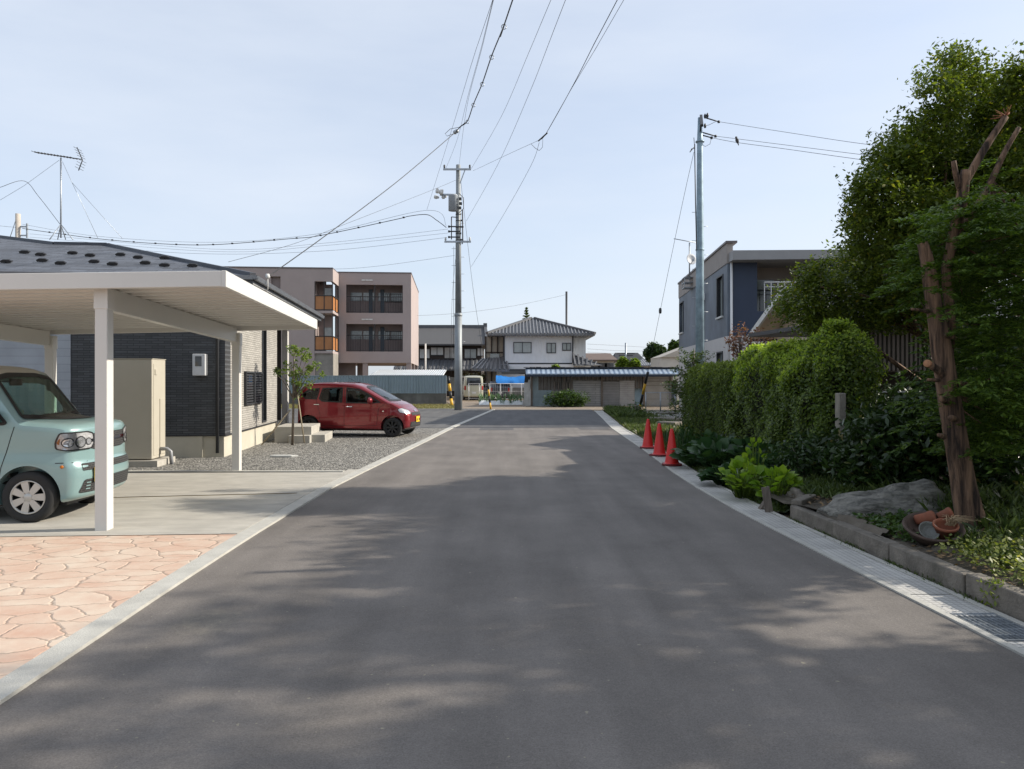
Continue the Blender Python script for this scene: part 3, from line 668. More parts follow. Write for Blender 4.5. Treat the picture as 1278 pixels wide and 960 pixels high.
def panel(pr, poly, off, m, name, parent, sub=.08, hole=None, thick=.0):
    """closed patch (or ring when hole is given) laid on the body"""
    bm = bmesh.new()
    if hole is None:
        vs = [bm.verts.new((p[0], p[1], 0)) for p in poly]; f = bm.faces.new(vs)
        bmesh.ops.triangulate(bm, faces=[f])
        for _ in range(4):
            ed = [e for e in bm.edges if e.calc_length() > sub]
            if not ed: break
            bmesh.ops.subdivide_edges(bm, edges=ed, cuts=1); bmesh.ops.triangulate(bm, faces=bm.faces)
    else:
        n = len(poly); A = [bm.verts.new((p[0], p[1], 0)) for p in poly]; B = [bm.verts.new((p[0], p[1], 0)) for p in hole]
        for i in range(n): bm.faces.new((A[i-1], A[i], B[i], B[i-1]))
        ed = [e for e in bm.edges if e.calc_length() > sub]
        bmesh.ops.subdivide_edges(bm, edges=ed, cuts=3, use_grid_fill=True)
    for v in bm.verts: v.co = pr.hit((v.co.x, v.co.y), off)
    for f in bm.faces: f.smooth = True
    bm.normal_update()
    if sum((f.normal.dot(pr.d)*f.calc_area() for f in bm.faces)) > 0: bmesh.ops.reverse_faces(bm, faces=bm.faces)
    me = bpy.data.meshes.new(name); bm.normal_update(); bm.to_mesh(me); bm.free()
    return link(name, me, m, parent)
def line_panel(pr, pts, wd, off, m, name, parent):
    mb = MB()
    q = []
    for a, b in zip(pts[:-1], pts[1:]):
        k = max(1, int((Vector(b)-Vector(a)).length/.07)); q += [tuple(Vector(a).lerp(Vector(b), i/k)) for i in range(k)]
    q.append(pts[-1]); vs = []
    for i, p in enumerate(q):
        d = (Vector(q[min(i+1, len(q)-1)])-Vector(q[max(i-1, 0)])).normalized(); nn = Vector((-d.y, d.x))*wd/2
        vs += [pr.hit(tuple(Vector(p)+nn), off), pr.hit(tuple(Vector(p)-nn), off)]
    mb.add(vs, [(2*i, 2*i+1, 2*i+3, 2*i+2) for i in range(len(q)-1)]); return mb.build(name, m, parent)
def car_body(L, W, top, zb, wheels, rw, belt=.95, tumble=.09, nose=None, rear=None, taper=.10, rtaper=.07, hoodx=.9):
    nx, ny, nz = 74, 16, 26
    bm = bmesh.new(); vd = {}
    rr = Vector((.03, .16, .10))
    def fmap(p):
        p = Vector(p); inner = Vector([max(-(1-rr[i]), min(1-rr[i], p[i])) for i in range(3)])
        dl = Vector([(p[i]-inner[i])/rr[i] for i in range(3)])
        if dl.length > 1e-6: 
            q = inner+Vector([dl.normalized()[i]*rr[i] for i in range(3)])
        else: q = inner
        x = q.x*L/2; zt = float(np.interp(x, [a for a, _ in top], [b for _, b in top]))
        zbb = zb+(.06*max(0, (abs(x)-L/2+.35)/.35)**2)
        tt = (q.z+1)/2; z = zbb+(zt-zbb)*tt
        wv = 1.0
        if x > L/2-.6: wv -= taper*((x-(L/2-.6))/.6)**2
        if x < -L/2+.5: wv -= rtaper*((-x-(L/2-.5))/.5)**2
        if z > belt: wv -= tumble*((z-belt)/.7)**1.15/ (W/2) *1.0
        if z < .42: wv -= .03*((.42-z)/.25)
        wv -= .012*math.exp(-((z-.80)/.1)**2)      # waist crease
        y = q.y*W/2*wv
        z += .035*(1-q.y**2)*(1 if z > belt-.1 else 0)*max(0, q.z)
        ay = abs(q.y)
        if x > L/2-.5:
            f = (x-(L/2-.5))/.5; x -= f*(.11*ay**4+.02*ay)
            if nose: x += f*float(np.interp(z, [a for a, _ in nose], [b for _, b in nose]))
        if x < -L/2+.5:
            f = (-x-(L/2-.5))/.5; x += f*(.08*ay**3)
            if rear: x += f*float(np.interp(z, [a for a, _ in rear], [b for _, b in rear]))
        return (x, y, z)
    def V(i, j, k):
        if (i, j, k) not in vd: vd[(i, j, k)] = bm.verts.new(fmap((2*i/nx-1, 2*j/ny-1, 2*k/nz-1)))
        return vd[(i, j, k)]
    for i in range(nx):
        for j in range(ny):
            bm.faces.new((V(i, j, nz), V(i+1, j, nz), V(i+1, j+1, nz), V(i, j+1, nz))); bm.faces.new((V(i, j, 0), V(i, j+1, 0), V(i+1, j+1, 0), V(i+1, j, 0)))
        for k in range(nz):
            bm.faces.new((V(i, 0, k), V(i+1, 0, k), V(i+1, 0, k+1), V(i, 0, k+1))); bm.faces.new((V(i, ny, k), V(i, ny, k+1), V(i+1, ny, k+1), V(i+1, ny, k)))
    for j in range(ny):
        for k in range(nz):
            bm.faces.new((V(0, j, k), V(0, j, k+1), V(0, j+1, k+1), V(0, j+1, k))); bm.faces.new((V(nx, j, k), V(nx, j+1, k), V(nx, j+1, k+1), V(nx, j, k+1)))
    bmesh.ops.recalc_face_normals(bm, faces=bm.faces)
    me = bpy.data.meshes.new('body'); bm.to_mesh(me); bm.free()
    o = bpy.data.objects.new('body_src', me); COL.objects.link(o)
    cuts = []
    for wx in wheels:
        for sy in (-1, 1):
            mb = MB(); mb.lathe([(0, -.5), (rw+.055, -.5), (rw+.055, .26), (0, .26)], T(wx, sy*(W/2-.0), rw+.01) @ Matrix.Rotation(R(-90*sy), 4, 'X') @ T(0, 0, .0 if True else 0) @ Matrix.Scale(-1, 4, (0, 0, 1)), 40)
            c = mb.build('cut', None); cuts.append(c)
            mo = o.modifiers.new('b', 'BOOLEAN'); mo.operation = 'DIFFERENCE'; mo.object = c; mo.solver = 'EXACT'
    dg = bpy.context.evaluated_depsgraph_get(); dg.update(); me2 = bpy.data.meshes.new_from_object(o.evaluated_get(dg))
    for c in cuts+[o]: bpy.data.objects.remove(c)
    bm = bmesh.new(); bm.from_mesh(me2); bvh = BVHTree.FromBMesh(bm)
    return bm, bvh
def cut_windows(bm, views, belt):
    """views: list of (Proj, polygon, axis test) ; removes body faces behind the panes"""
    kill = []
    for f in bm.faces:
        c = f.calc_center_median()
        for (pr, poly) in views:
            if f.normal.dot(pr.d) < -.25:
                uv = [((v.co-pr.o).dot(pr.u), (v.co-pr.o).dot(pr.v)/pr.v.length_squared) for v in f.verts]
                if all(poly_inside(p, poly) for p in uv): kill.append(f); break
    bmesh.ops.delete(bm, geom=kill, context='FACES')
def wheel(parent, x, y, side, r, wdt, style, mrim, mtyre):
    t = bpy.data.objects.new('wheel', None); COL.objects.link(t); t.parent = parent; t.location = (x, y, r); t.rotation_euler = (R(90) if side < 0 else R(-90), 0, 0)
    ri = r*.66
    mb = MB(); mb.lathe([(ri, -wdt), (r*.9, -wdt), (r*.985, -wdt*.88), (r, -wdt*.7), (r, -wdt*.3), (r*.985, -.02), (r*.9, 0), (r*.78, .004), (ri, -.006), (ri*.97, -.03)], None, 44)
    ob = mb.build('tyre', mtyre, t)
    mb = MB()
    mb.lathe([(ri, -.01), (ri*.93, -.004), (ri*.9, -.03), (ri*.88, -.09), (0, -.09)], None, 40)
    ob = mb.build('wheel_well_disc' if False else 'rim_barrel', MATS['black_plastic'] if style == 'hub' else mrim, t)
    mb = MB(); n = 7 if style == 'hub' else 8
    for k in range(n):
        a = 2*math.pi*k/n; M_ = Matrix.Rotation(a, 4, 'Z'); w0, w1 = (.05, .036) if style == 'hub' else (.03, .022)
        a0 = ri*.12; a1 = ri*.97
        poly = [(a0, -w0*.5), (a1*.6, -w1), (a1, -w1*1.15), (a1, w1*1.15), (a1*.6, w1), (a0, w0*.5)]
        mb.prism(poly, -.035, -.006, M_)
    mb.lathe([(0, .0), (ri*.2, 0), (ri*.26, -.01), (ri*.27, -.04)], None, 20)
    mb.lathe([(ri*1.0, -.012), (ri*1.0, .0), (ri*.94, .003), (ri*.9, -.02)], None, 40)
    mb.build('rim', mrim, t)
    return t
def build_car(name, label, L, W, top, zb, wheels, rw, col, loc, rz, sidewins, ws, opt):
    t = thing(name, label, 'car', loc, rz)
    mp_ = mat(name+'_paint', col, .32, var=.0, coat=.8); mp_.node_tree.nodes['Principled BSDF'].inputs['Metallic'].default_value = opt.get('metal', .25)
    bm, bvh = car_body(L, W, top, zb, wheels, rw, **opt.get('body', {}))
    SR = Proj(bvh, (0, 0, 0), (1, 0, 0), (0, 0, 1), (0, 1, 0))      # camera-side (-y)
    SL = Proj(bvh, (0, 0, 0), (1, 0, 0), (0, 0, 1), (0, -1, 0))
    FR = Proj(bvh, (0, 0, 0), (0, 1, 0), (0, 0, 1), (-1, 0, 0)); RE_ = Proj(bvh, (0, 0, 0), (0, 1, 0), (0, 0, 1), (1, 0, 0))
    G_ = glass_mat('car_glass_'+name, opt.get('tint', (.45, .58, .52)))
    views = []
    wl = [(SR, rnd_poly(p)) for p in sidewins]+[(SL, rnd_poly(p)) for p in sidewins]+[(FR, rnd_poly(ws, .05)), (RE_, rnd_poly(opt['rearwin'], .05))]
    for pr, poly in wl: views.append((pr, inset(poly, .012)))
    see = opt.get('see', True)
    if see: cut_windows(bm, views, 0)
    for f in bm.faces: f.smooth = True
    me = bpy.data.meshes.new('body'); bm.to_mesh(me); bm.free()
    try: me.set_sharp_from_angle(angle=R(38))
    except Exception: pass
    body = link('body', me, mp_, t)
    if opt.get('roofmat'):
        me.materials.append(opt['roofmat'])
        for p in me.polygons:
            if p.center.z > 1.665: p.material_index = 1
    for i, (pr, poly) in enumerate(wl):
        g_ = panel(pr, poly, .004, G_ if see else MATS['window_glass'], 'windscreen' if pr is FR else 'window', t)
        fr = panel(pr, poly, .007, MATS['black_plastic'], 'frame', g_, hole=inset(poly, .05 if pr in (FR, RE_) else .035))
    for wx in wheels:
        for sd_ in (-1, 1): wheel(t, wx, sd_*(W/2-.015), sd_, rw, .155, opt.get('wheel', 'hub'), opt['rim'], MATS['tyre'])
    # dark arch lining and underbody
    mb = MB(); mb.box(-L/2+.2, L/2-.25, -W/2+.22, W/2-.22, .16, .5); mb.build('underbody', MATS['black_plastic'], t)
    # interior
    ms = mat('seat_fabric', (.05, .05, .052), .9, var=.1)
    if see:
        mb = MB(); mb.box(-L/2+.15, ws_base(ws, top)-.1, -W/2+.1, W/2-.1, .5, .56); mb.build('cabin_floor', MATS['black_plastic'], t)
        xd = opt['dash']
        mb = MB(); mb.prism([(xd-.25, .6), (xd+.1, .6), (xd+.32, .92), (xd+.05, 1.0 if L and top else 1), (xd-.2, .93)], -W/2+.12, W/2-.12, Matrix.Rotation(R(90), 4, 'X')); o_ = mb.build('dashboard', MATS['black_plastic'], t)
        zs = opt.get('dashz', 1.0); o_.location.z = zs-1.0
        mb = MB()
        ring = [(xd-.33+.0+.16*math.cos(a)*.35, -.33+.18*math.sin(a), zs+.02+.17*math.cos(a)) for a in [i*math.pi/9 for i in range(19)]]
        mb.tube(ring, .014, 6); mb.tube([(xd-.33, -.33, zs+.02), (xd-.1, -.33, zs-.08)], .03, 6); mb.build('steering_wheel', MATS['black_plastic'], t)
        for (sx, sy, ww) in ((xd-.85, -.34, .25), (xd-.85, .34, .25), (xd-1.65, 0, .55)):
            mb = MB(); mb.prism([(-.28, -.1), (.26, -.1), (.28, .04), (-.18, .06), (-.34, .62), (-.46, .62), (-.38, .0)], -ww, ww, T(sx, sy, .66) @ Matrix.Rotation(R(90), 4, 'X')); s_ = mb.build('seat', ms, t, bevel=.04, seg=2)
            for hy in ((0,) if ww < .4 else (-.3, .3)):
                mb = MB(); mb.box(sx-.46, sx-.36, sy+hy-.12, sy+hy+.12, 1.31, 1.50); mb.build('headrest', ms, s_, bevel=.03, seg=2)
        mb = MB(); xm, zm = opt['rvm']; mb.box(xm, xm+.02, -.12, .12, zm-.04, zm+.04); mb.build('rear_view_mirror', MATS['black_plastic'], t)
    # doors: dark shut lines
    for pr in (SR, SL):
        for ln in opt.get('lines', []): line_panel(pr, ln, .009, .0018, MATS['seam'], 'shut_line', t)
        for (hx, hz) in opt.get('handles', []):
            p = pr.hit((hx, hz), .02); mb = MB(); mb.box(hx-.085, hx+.085, -.014, .014, -.014, .014, T(0, p.y, hz)); mb.build('door_handle', opt.get('handle_mat', mp_), t, bevel=.006)
    # mirrors
    for s_, pr in ((-1, SR), (1, SL)):
        mx_, mz_ = opt['mirror']; p = pr.hit((mx_, mz_), 0)
        mb = MB(); mb.lathe([(0, -.065), (.05, -.06), (.085, -.03), (.092, .02), (.085, .045), (0, .045)], T(mx_, p.y+s_*.14, mz_+.04) @ Matrix.Rotation(R(-90), 4, 'Y') @ Matrix.Scale(1.25, 4, (0, 1, 0)), 16)
        o_ = mb.build('door_mirror', mp_, t)
        mb = MB(); mb.bar((mx_+.02, p.y-s_*.02, mz_-.03), (mx_+.01, p.y+s_*.1, mz_+.0), .05, .03); mb.build('mount', MATS['black_plastic'], o_)
    return t, dict(bvh=bvh, SR=SR, SL=SL, FR=FR, paint=mp_, body=body)
def ws_base(ws, top): return 1.0
mat('tyre', (.022, .022, .022), .85, var=.15, scale=20); mat('seam', (.012, .012, .012), .8, var=0)
M_CHROME = mat('chrome', (.75, .75, .76), .08, metal=1, var=0)
M_HUB = mat('silver_hubcap', (.5, .49, .46), .38, metal=.5, var=.03)
M_BRIM = mat('dark_rim', (.03, .03, .032), .45, metal=.3, var=0)
M_LENS = mat('lamp_lens', (.75, .76, .78), .05, var=0, coat=1)
M_LENS.node_tree.nodes['Principled BSDF'].inputs['Metallic'].default_value = .75
M_PLATE = mat('yellow_plate', (.75, .5, .02), .5, var=.03)
M_AMBER = mat('amber_lens', (.5, .16, .02), .2, var=0)
M_MESH = brick_mat('grille_mesh', (.012, .012, .013), (.05, .05, .05), 'yz', .05, .025, var=.1, msize=.004)

# tall light-blue kei wagon under the carport
topA = [(-1.7, 1.55), (-1.62, 1.70), (-1.35, 1.755), (-.2, 1.775), (.5, 1.72), (.66, 1.66), (1.04, 1.13), (1.1, 1.115), (1.3, 1.10), (1.5, 1.085), (1.64, 1.06), (1.7, 1.03)]
ws = [(-.655, 1.15), (-.575, 1.63), (-.3, 1.67), (.3, 1.67), (.575, 1.63), (.655, 1.15), (.3, 1.125), (-.3, 1.125)]
sw = [[(.93, 1.115), (.86, 1.2), (.60, 1.57), (-.10, 1.60), (-.10, 1.08), (.9, 1.085)], [(-.20, 1.08), (-.20, 1.60), (-.95, 1.59), (-.95, 1.08)], [(-1.05, 1.1), (-1.05, 1.58), (-1.45, 1.55), (-1.52, 1.12)]]
t, K = build_car('mini_van', 'boxy light blue mini van parked under the white carport', 3.395, 1.475, topA, .19, (-1.33, 1.13), .285, (.22, .34, .345), (-6.56, 8.82, .014), CA, sw, ws,
    dict(rearwin=[(-.55, 1.1), (-.5, 1.55), (.5, 1.55), (.55, 1.1)], dash=.82, dashz=1.09, rvm=(.6, 1.56), mirror=(.80, 1.14), rim=M_HUB, wheel='hub', metal=.15, roofmat=mat('cream_roof_paint', (.5, .46, .38), .35, var=0, coat=.6),
         body=dict(belt=1.08, tumble=.07, nose=[(.19, -.03), (.3, .02), (.5, .045), (.62, .03), (.66, .0), (.8, .0), (1.0, -.01)], taper=.05),
         lines=[[(1.0, 1.07), (.86, .62), (.80, .3), (.72, .28)], [(-.15, 1.58), (-.15, .3)], [(.72, .28), (-1.0, .28)], [(1.66, .66), (1.42, .66)]], handles=[(-.0, .93), (-.3, .93)], tint=(.5, .66, .6)))
mpz = K['paint']
for sgn, nm in ((-1, 'near'), (1, 'far')):
    D = Vector((-1, -sgn*.75, 0)).normalized(); u = Vector((0, 0, 1)).cross(D)*(1 if sgn < 0 else -1)
    # u runs along the corner; coordinates measured from the corner point
    corner = Vector((1.62, sgn*.62, 0)); pj = Proj(K['bvh'], corner, Vector((0, 0, 1)).cross(-D), (0, 0, 1), D)
    f = 1 if sgn < 0 else -1     # u>0 points towards the car's left (+y) for the near side
    hp = [(-.20*f, .90), (-.17*f, 1.0), (.12*f, 1.005), (.21*f, .98), (.225*f, .87), (.18*f, .80), (-.12*f, .79), (-.195*f, .81)]
    if f < 0: hp = hp[::-1]
    hp = rnd_poly(hp, .028)
    h = panel(pj, hp, .012, mat('lamp_reflector', (.62, .62, .62), .22, metal=.35, var=.25, scale=40), 'headlight', t)
    fr = panel(pj, hp, .016, MATS['black_plastic'], 'rim', h, hole=inset(hp, .014))
    for cx_h, rr_ in ((-.10, .045), (.03, .055), (.135, .035)):
        circ = [(f*cx_h+rr_*math.cos(a), .885+rr_*math.sin(a)) for a in [i*math.pi/8 for i in range(16)]]
        panel(pj, circ, .018, M_LENS, 'lamp', h); panel(pj, [((p[0]-f*cx_h)*1.25+f*cx_h, (p[1]-.885)*1.25+.885) for p in circ], .0145, MATS['dark_metal'], 'lamp_ring', h, hole=circ)
    amb = rnd_poly([(-.185*f, .89), (-.17*f, .93), (-.16*f, .93), (-.165*f, .87), (-.175*f, .86)], .006); panel(pj, amb, .017, M_AMBER, 'turn_signal', h)
    lens = panel(pj, hp, .022, glass_mat('lamp_cover_'+nm, (.92, .93, .95)), 'lens', h)
FRp = K['FR']
gr = panel(FRp, rnd_poly([(-.44, .80), (-.46, .97), (.46, .97), (.44, .80), (.3, .775), (-.3, .775)], .03), .006, M_MESH, 'grille', t)
panel(FRp, rnd_poly([(-.46, .875), (-.46, .91), (.46, .91), (.46, .875)], .012), .016, M_CHROME, 'chrome_bar', gr); panel(FRp, rnd_poly([(-.1, .86), (-.1, .95), (.1, .95), (.1, .86)], .03), .02, M_CHROME, 'emblem', gr)
panel(FRp, rnd_poly([(-.60, .56), (-.60, .64), (.60, .64), (.60, .56)], .02), .005, M_MESH, 'bumper_grille', t)
panel(FRp, rnd_poly([(-.63, .31), (-.58, .46), (.58, .46), (.63, .31)], .03), .005, M_MESH, 'bumper_grille', t)
for s in (-1, 1):
    for k in range(3): panel(FRp, [(s*.52-.03, .345+k*.035), (s*.52+.03, .345+k*.035), (s*.52+.03, .357+k*.035), (s*.52-.03, .357+k*.035)], .009, mpz, 'slot_bar', t)
mb = MB(); mb.box(1.722, 1.732, -.47, -.14, .42, .585); o = mb.build('number_plate', M_PLATE, t, bevel=.003)
mb = MB(); [mb.box(1.7325, 1.734, -.43+i*.055, -.405+i*.055, .44, .50) for i in (0, 1, 3, 4)]; mb.build('plate_digits', M_BLACK, o)
mb = MB(); mb.tube([(1.05, -.45, 1.125), (1.0, -.1, 1.15), (.98, .2, 1.16)], .008, 5); mb.tube([(1.06, .25, 1.125), (1.0, .5, 1.17)], .008, 5); mb.build('wiper', M_BLACK, t)
mb = MB(); mb.tube([(1.5, -.738, .62), (1.5, -.742, .62)], .02, 10); mb.build('side_marker', M_AMBER, t)

# red hatchback on the gravel
topB = [(-1.7, 1.0), (-1.68, 1.16), (-1.62, 1.36), (-1.48, 1.465), (-1.0, 1.495), (-.35, 1.50), (.05, 1.475), (.28, 1.41), (.5, 1.30), (1.1, .975), (1.2, .945), (1.45, .86), (1.6, .78), (1.68, .70), (1.7, .62)]
ws = [(-.58, 1.0), (-.47, 1.38), (-.25, 1.43), (.25, 1.43), (.47, 1.38), (.58, 1.0), (.3, .99), (-.3, .99)]
sw = [[(.90, .96), (.55, 1.19), (.25, 1.34), (-.14, 1.39), (-.14, .94), (.6, .93)], [(-.24, .95), (-.24, 1.39), (-.85, 1.37), (-.95, 1.06), (-.85, .98)], [(-1.0, 1.04), (-.93, 1.37), (-1.25, 1.34), (-1.50, 1.18), (-1.36, 1.05)]]
t, K = build_car('red_hatchback', 'dark red compact hatchback parked on the gravel beside the steps', 3.395, 1.475, topB, .19, (-1.25, 1.21), .272, (.22, .012, .02), (-4.42, 21.5, .01), R(-9), sw, ws,
    dict(rearwin=[(-.52, 1.02), (-.45, 1.32), (.45, 1.32), (.52, 1.02)], dash=.85, dashz=.95, rvm=(.25, 1.33), mirror=(.62, .98), rim=M_BRIM, wheel='star', metal=.5, handle_mat=M_CHROME,
         body=dict(belt=.95, tumble=.10, nose=[(.19, -.04), (.3, .02), (.45, .03), (.6, .02), (.8, -.04)], rear=[(.3, 0), (.9, 0.02), (1.1, .05)], taper=.08),
         lines=[[(1.0, .93), (.82, .8), (.76, .32), (-.95, .3)], [(-.19, 1.39), (-.19, .32)], [(-.93, 1.3), (-1.02, 1.0), (-.9, .6), (-.95, .3)]], handles=[(-.03, .84), (-1.0, .9)], tint=(.4, .45, .43)))
for sgn in (-1, 1):
    D = Vector((-1, -sgn*.8, -.25)).normalized(); f = 1 if sgn < 0 else -1
    pj = Proj(K['bvh'], Vector((1.60, sgn*.60, 0)), Vector((0, 0, 1)).cross(-D), (0, 0, 1), D)
    hp = [(-.24*f, .80), (-.12*f, .82), (.1*f, .76), (.16*f, .70), (.13*f, .63), (-.05*f, .64), (-.2*f, .7)]
    hp = rnd_poly(hp if f > 0 else hp[::-1], .03)
    h = panel(pj, hp, .01, MATS['lamp_reflector'], 'headlight', t, sub=.05); panel(pj, hp, .014, M_BLACK, 'rim', h, hole=inset(hp, .008))
    panel(pj, [(f*.02+.04*math.cos(a), .71+.04*math.sin(a)) for a in [i*math.pi/6 for i in range(12)]], .014, M_LENS, 'lamp', h)
    pf = [(.10*f, .30), (.14*f, .42), (.22*f, .42), (.2*f, .3)]; panel(pj, pf if f > 0 else pf[::-1], .006, M_BLACK, 'fog_lamp_recess', t)
    D2 = Vector((1, -sgn*.8, 0)).normalized(); pr = Proj(K['bvh'], Vector((-1.6, sgn*.62, 0)), Vector((0, 0, 1)).cross(-D2), (0, 0, 1), D2)
    tp = [(-.08, .8), (-.08, 1.1), (.08, 1.1), (.08, .8)]; panel(pr, tp, .01, mat('tail_lens', (.35, .01, .01), .15, var=0), 'tail_lamp', t)
FRp = K['FR']
panel(FRp, rnd_poly([(-.42, .60), (-.4, .68), (.4, .68), (.42, .60)], .02), .006, M_MESH, 'grille', t)
panel(FRp, rnd_poly([(-.5, .27), (-.42, .42), (.42, .42), (.5, .27)], .03), .006, M_MESH, 'bumper_grille', t)
panel(FRp, rnd_poly([(-.06, .69), (-.06, .74), (.06, .74), (.06, .69)], .02), .012, M_CHROME, 'emblem', t)
mb = MB(); mb.box(1.735, 1.745, -.165, .165, .40, .56); o = mb.build('number_plate', M_PLATE, t)
mb = MB(); [mb.box(1.7455, 1.747, -.12+i*.06, -.085+i*.06, .43, .5) for i in (0, 1, 3, 4)]; mb.build('plate_digits', M_BLACK, o)
mb = MB(); mb.tube([(-.05, 0, 1.5), (-.35, 0, 1.66)], .006, 4); mb.box(-.1, .03, -.03, .03, 1.5, 1.53); mb.build('roof_aerial', M_BLACK, t)
mb = MB(); mb.box(.93, .98, -.752, -.74, .71, .735); mb.build('side_marker', M_CHROME, t)

# three small cars in the distance
def far_car(name, label, loc, rz, col, top, H_, belt, W=1.6, L=4.2, plate=None):
    ws = [(-.6, belt+.04), (-.52, H_-.14), (.52, H_-.14), (.6, belt+.04)]
    sw = [[(x0, belt), (x0+.06, H_-.13), (x1-.06, H_-.13), (x1, belt)] for x0, x1 in ((-L/2+.35, -.75), (-.68, .25), (.32, .95))]
    t, K = build_car(name, label, L, W, top, .2, (-L/2+.75, L/2-.8), .31, col, loc, rz, sw, ws,
        dict(rearwin=[(-.6, belt+.03), (-.54, H_-.14), (.54, H_-.14), (.6, belt+.03)], see=False, rim=M_HUB, wheel='hub', mirror=(.95, belt+.02), body=dict(belt=belt, tumble=.07)))
    RR = Proj(K['bvh'], (0, 0, 0), (0, 1, 0), (0, 0, 1), (1, 0, 0))
    for s in (-1, 1):
        panel(RR, [(s*.7-.06, belt-.35), (s*.7-.06, belt-.02), (s*.7+.06, belt-.02), (s*.7+.06, belt-.35)], .01, MATS['tail_lens'], 'tail_lamp', t)
        panel(K['FR'], [(s*.6-.12, .68), (s*.6-.12, .8), (s*.6+.12, .8), (s*.6+.12, .68)], .01, M_CHROME, 'headlight', t)
    panel(RR, [(-.165, .5), (-.165, .64), (.165, .64), (.165, .5)], .012, M_CURT, 'number_plate', t)
    return t
topV = [(-2.1, 1.6), (-2.05, 1.85), (-1.8, 1.93), (.9, 1.93), (1.15, 1.85), (1.6, 1.1), (2.0, .95), (2.1, .8)]
topS = [(-2.1, 1.0), (-2.0, 1.1), (-1.6, 1.42), (-1.2, 1.5), (.1, 1.5), (.5, 1.4), (1.1, 1.0), (1.9, .85), (2.1, .7)]
far_car('parked_van', 'pale yellow van parked behind the mesh fence beside the big utility pole', (-3.45, 62, 0), R(100), (.48, .47, .36), topV, 1.93, 1.15, L=4.2, W=1.65)
far_car('parked_car', 'dark grey car with a white number plate behind the mesh fence', (-1.15, 62.5, 0), R(95), (.05, .055, .065), topS, 1.5, 1.0, L=4.2, W=1.7)
far_car('parked_wagon', 'white car at the right end of the long shed behind the hedge', (10.6, 50.5, 0), R(172), (.7, .71, .72), topS, 1.5, .95, L=4.2, W=1.65)
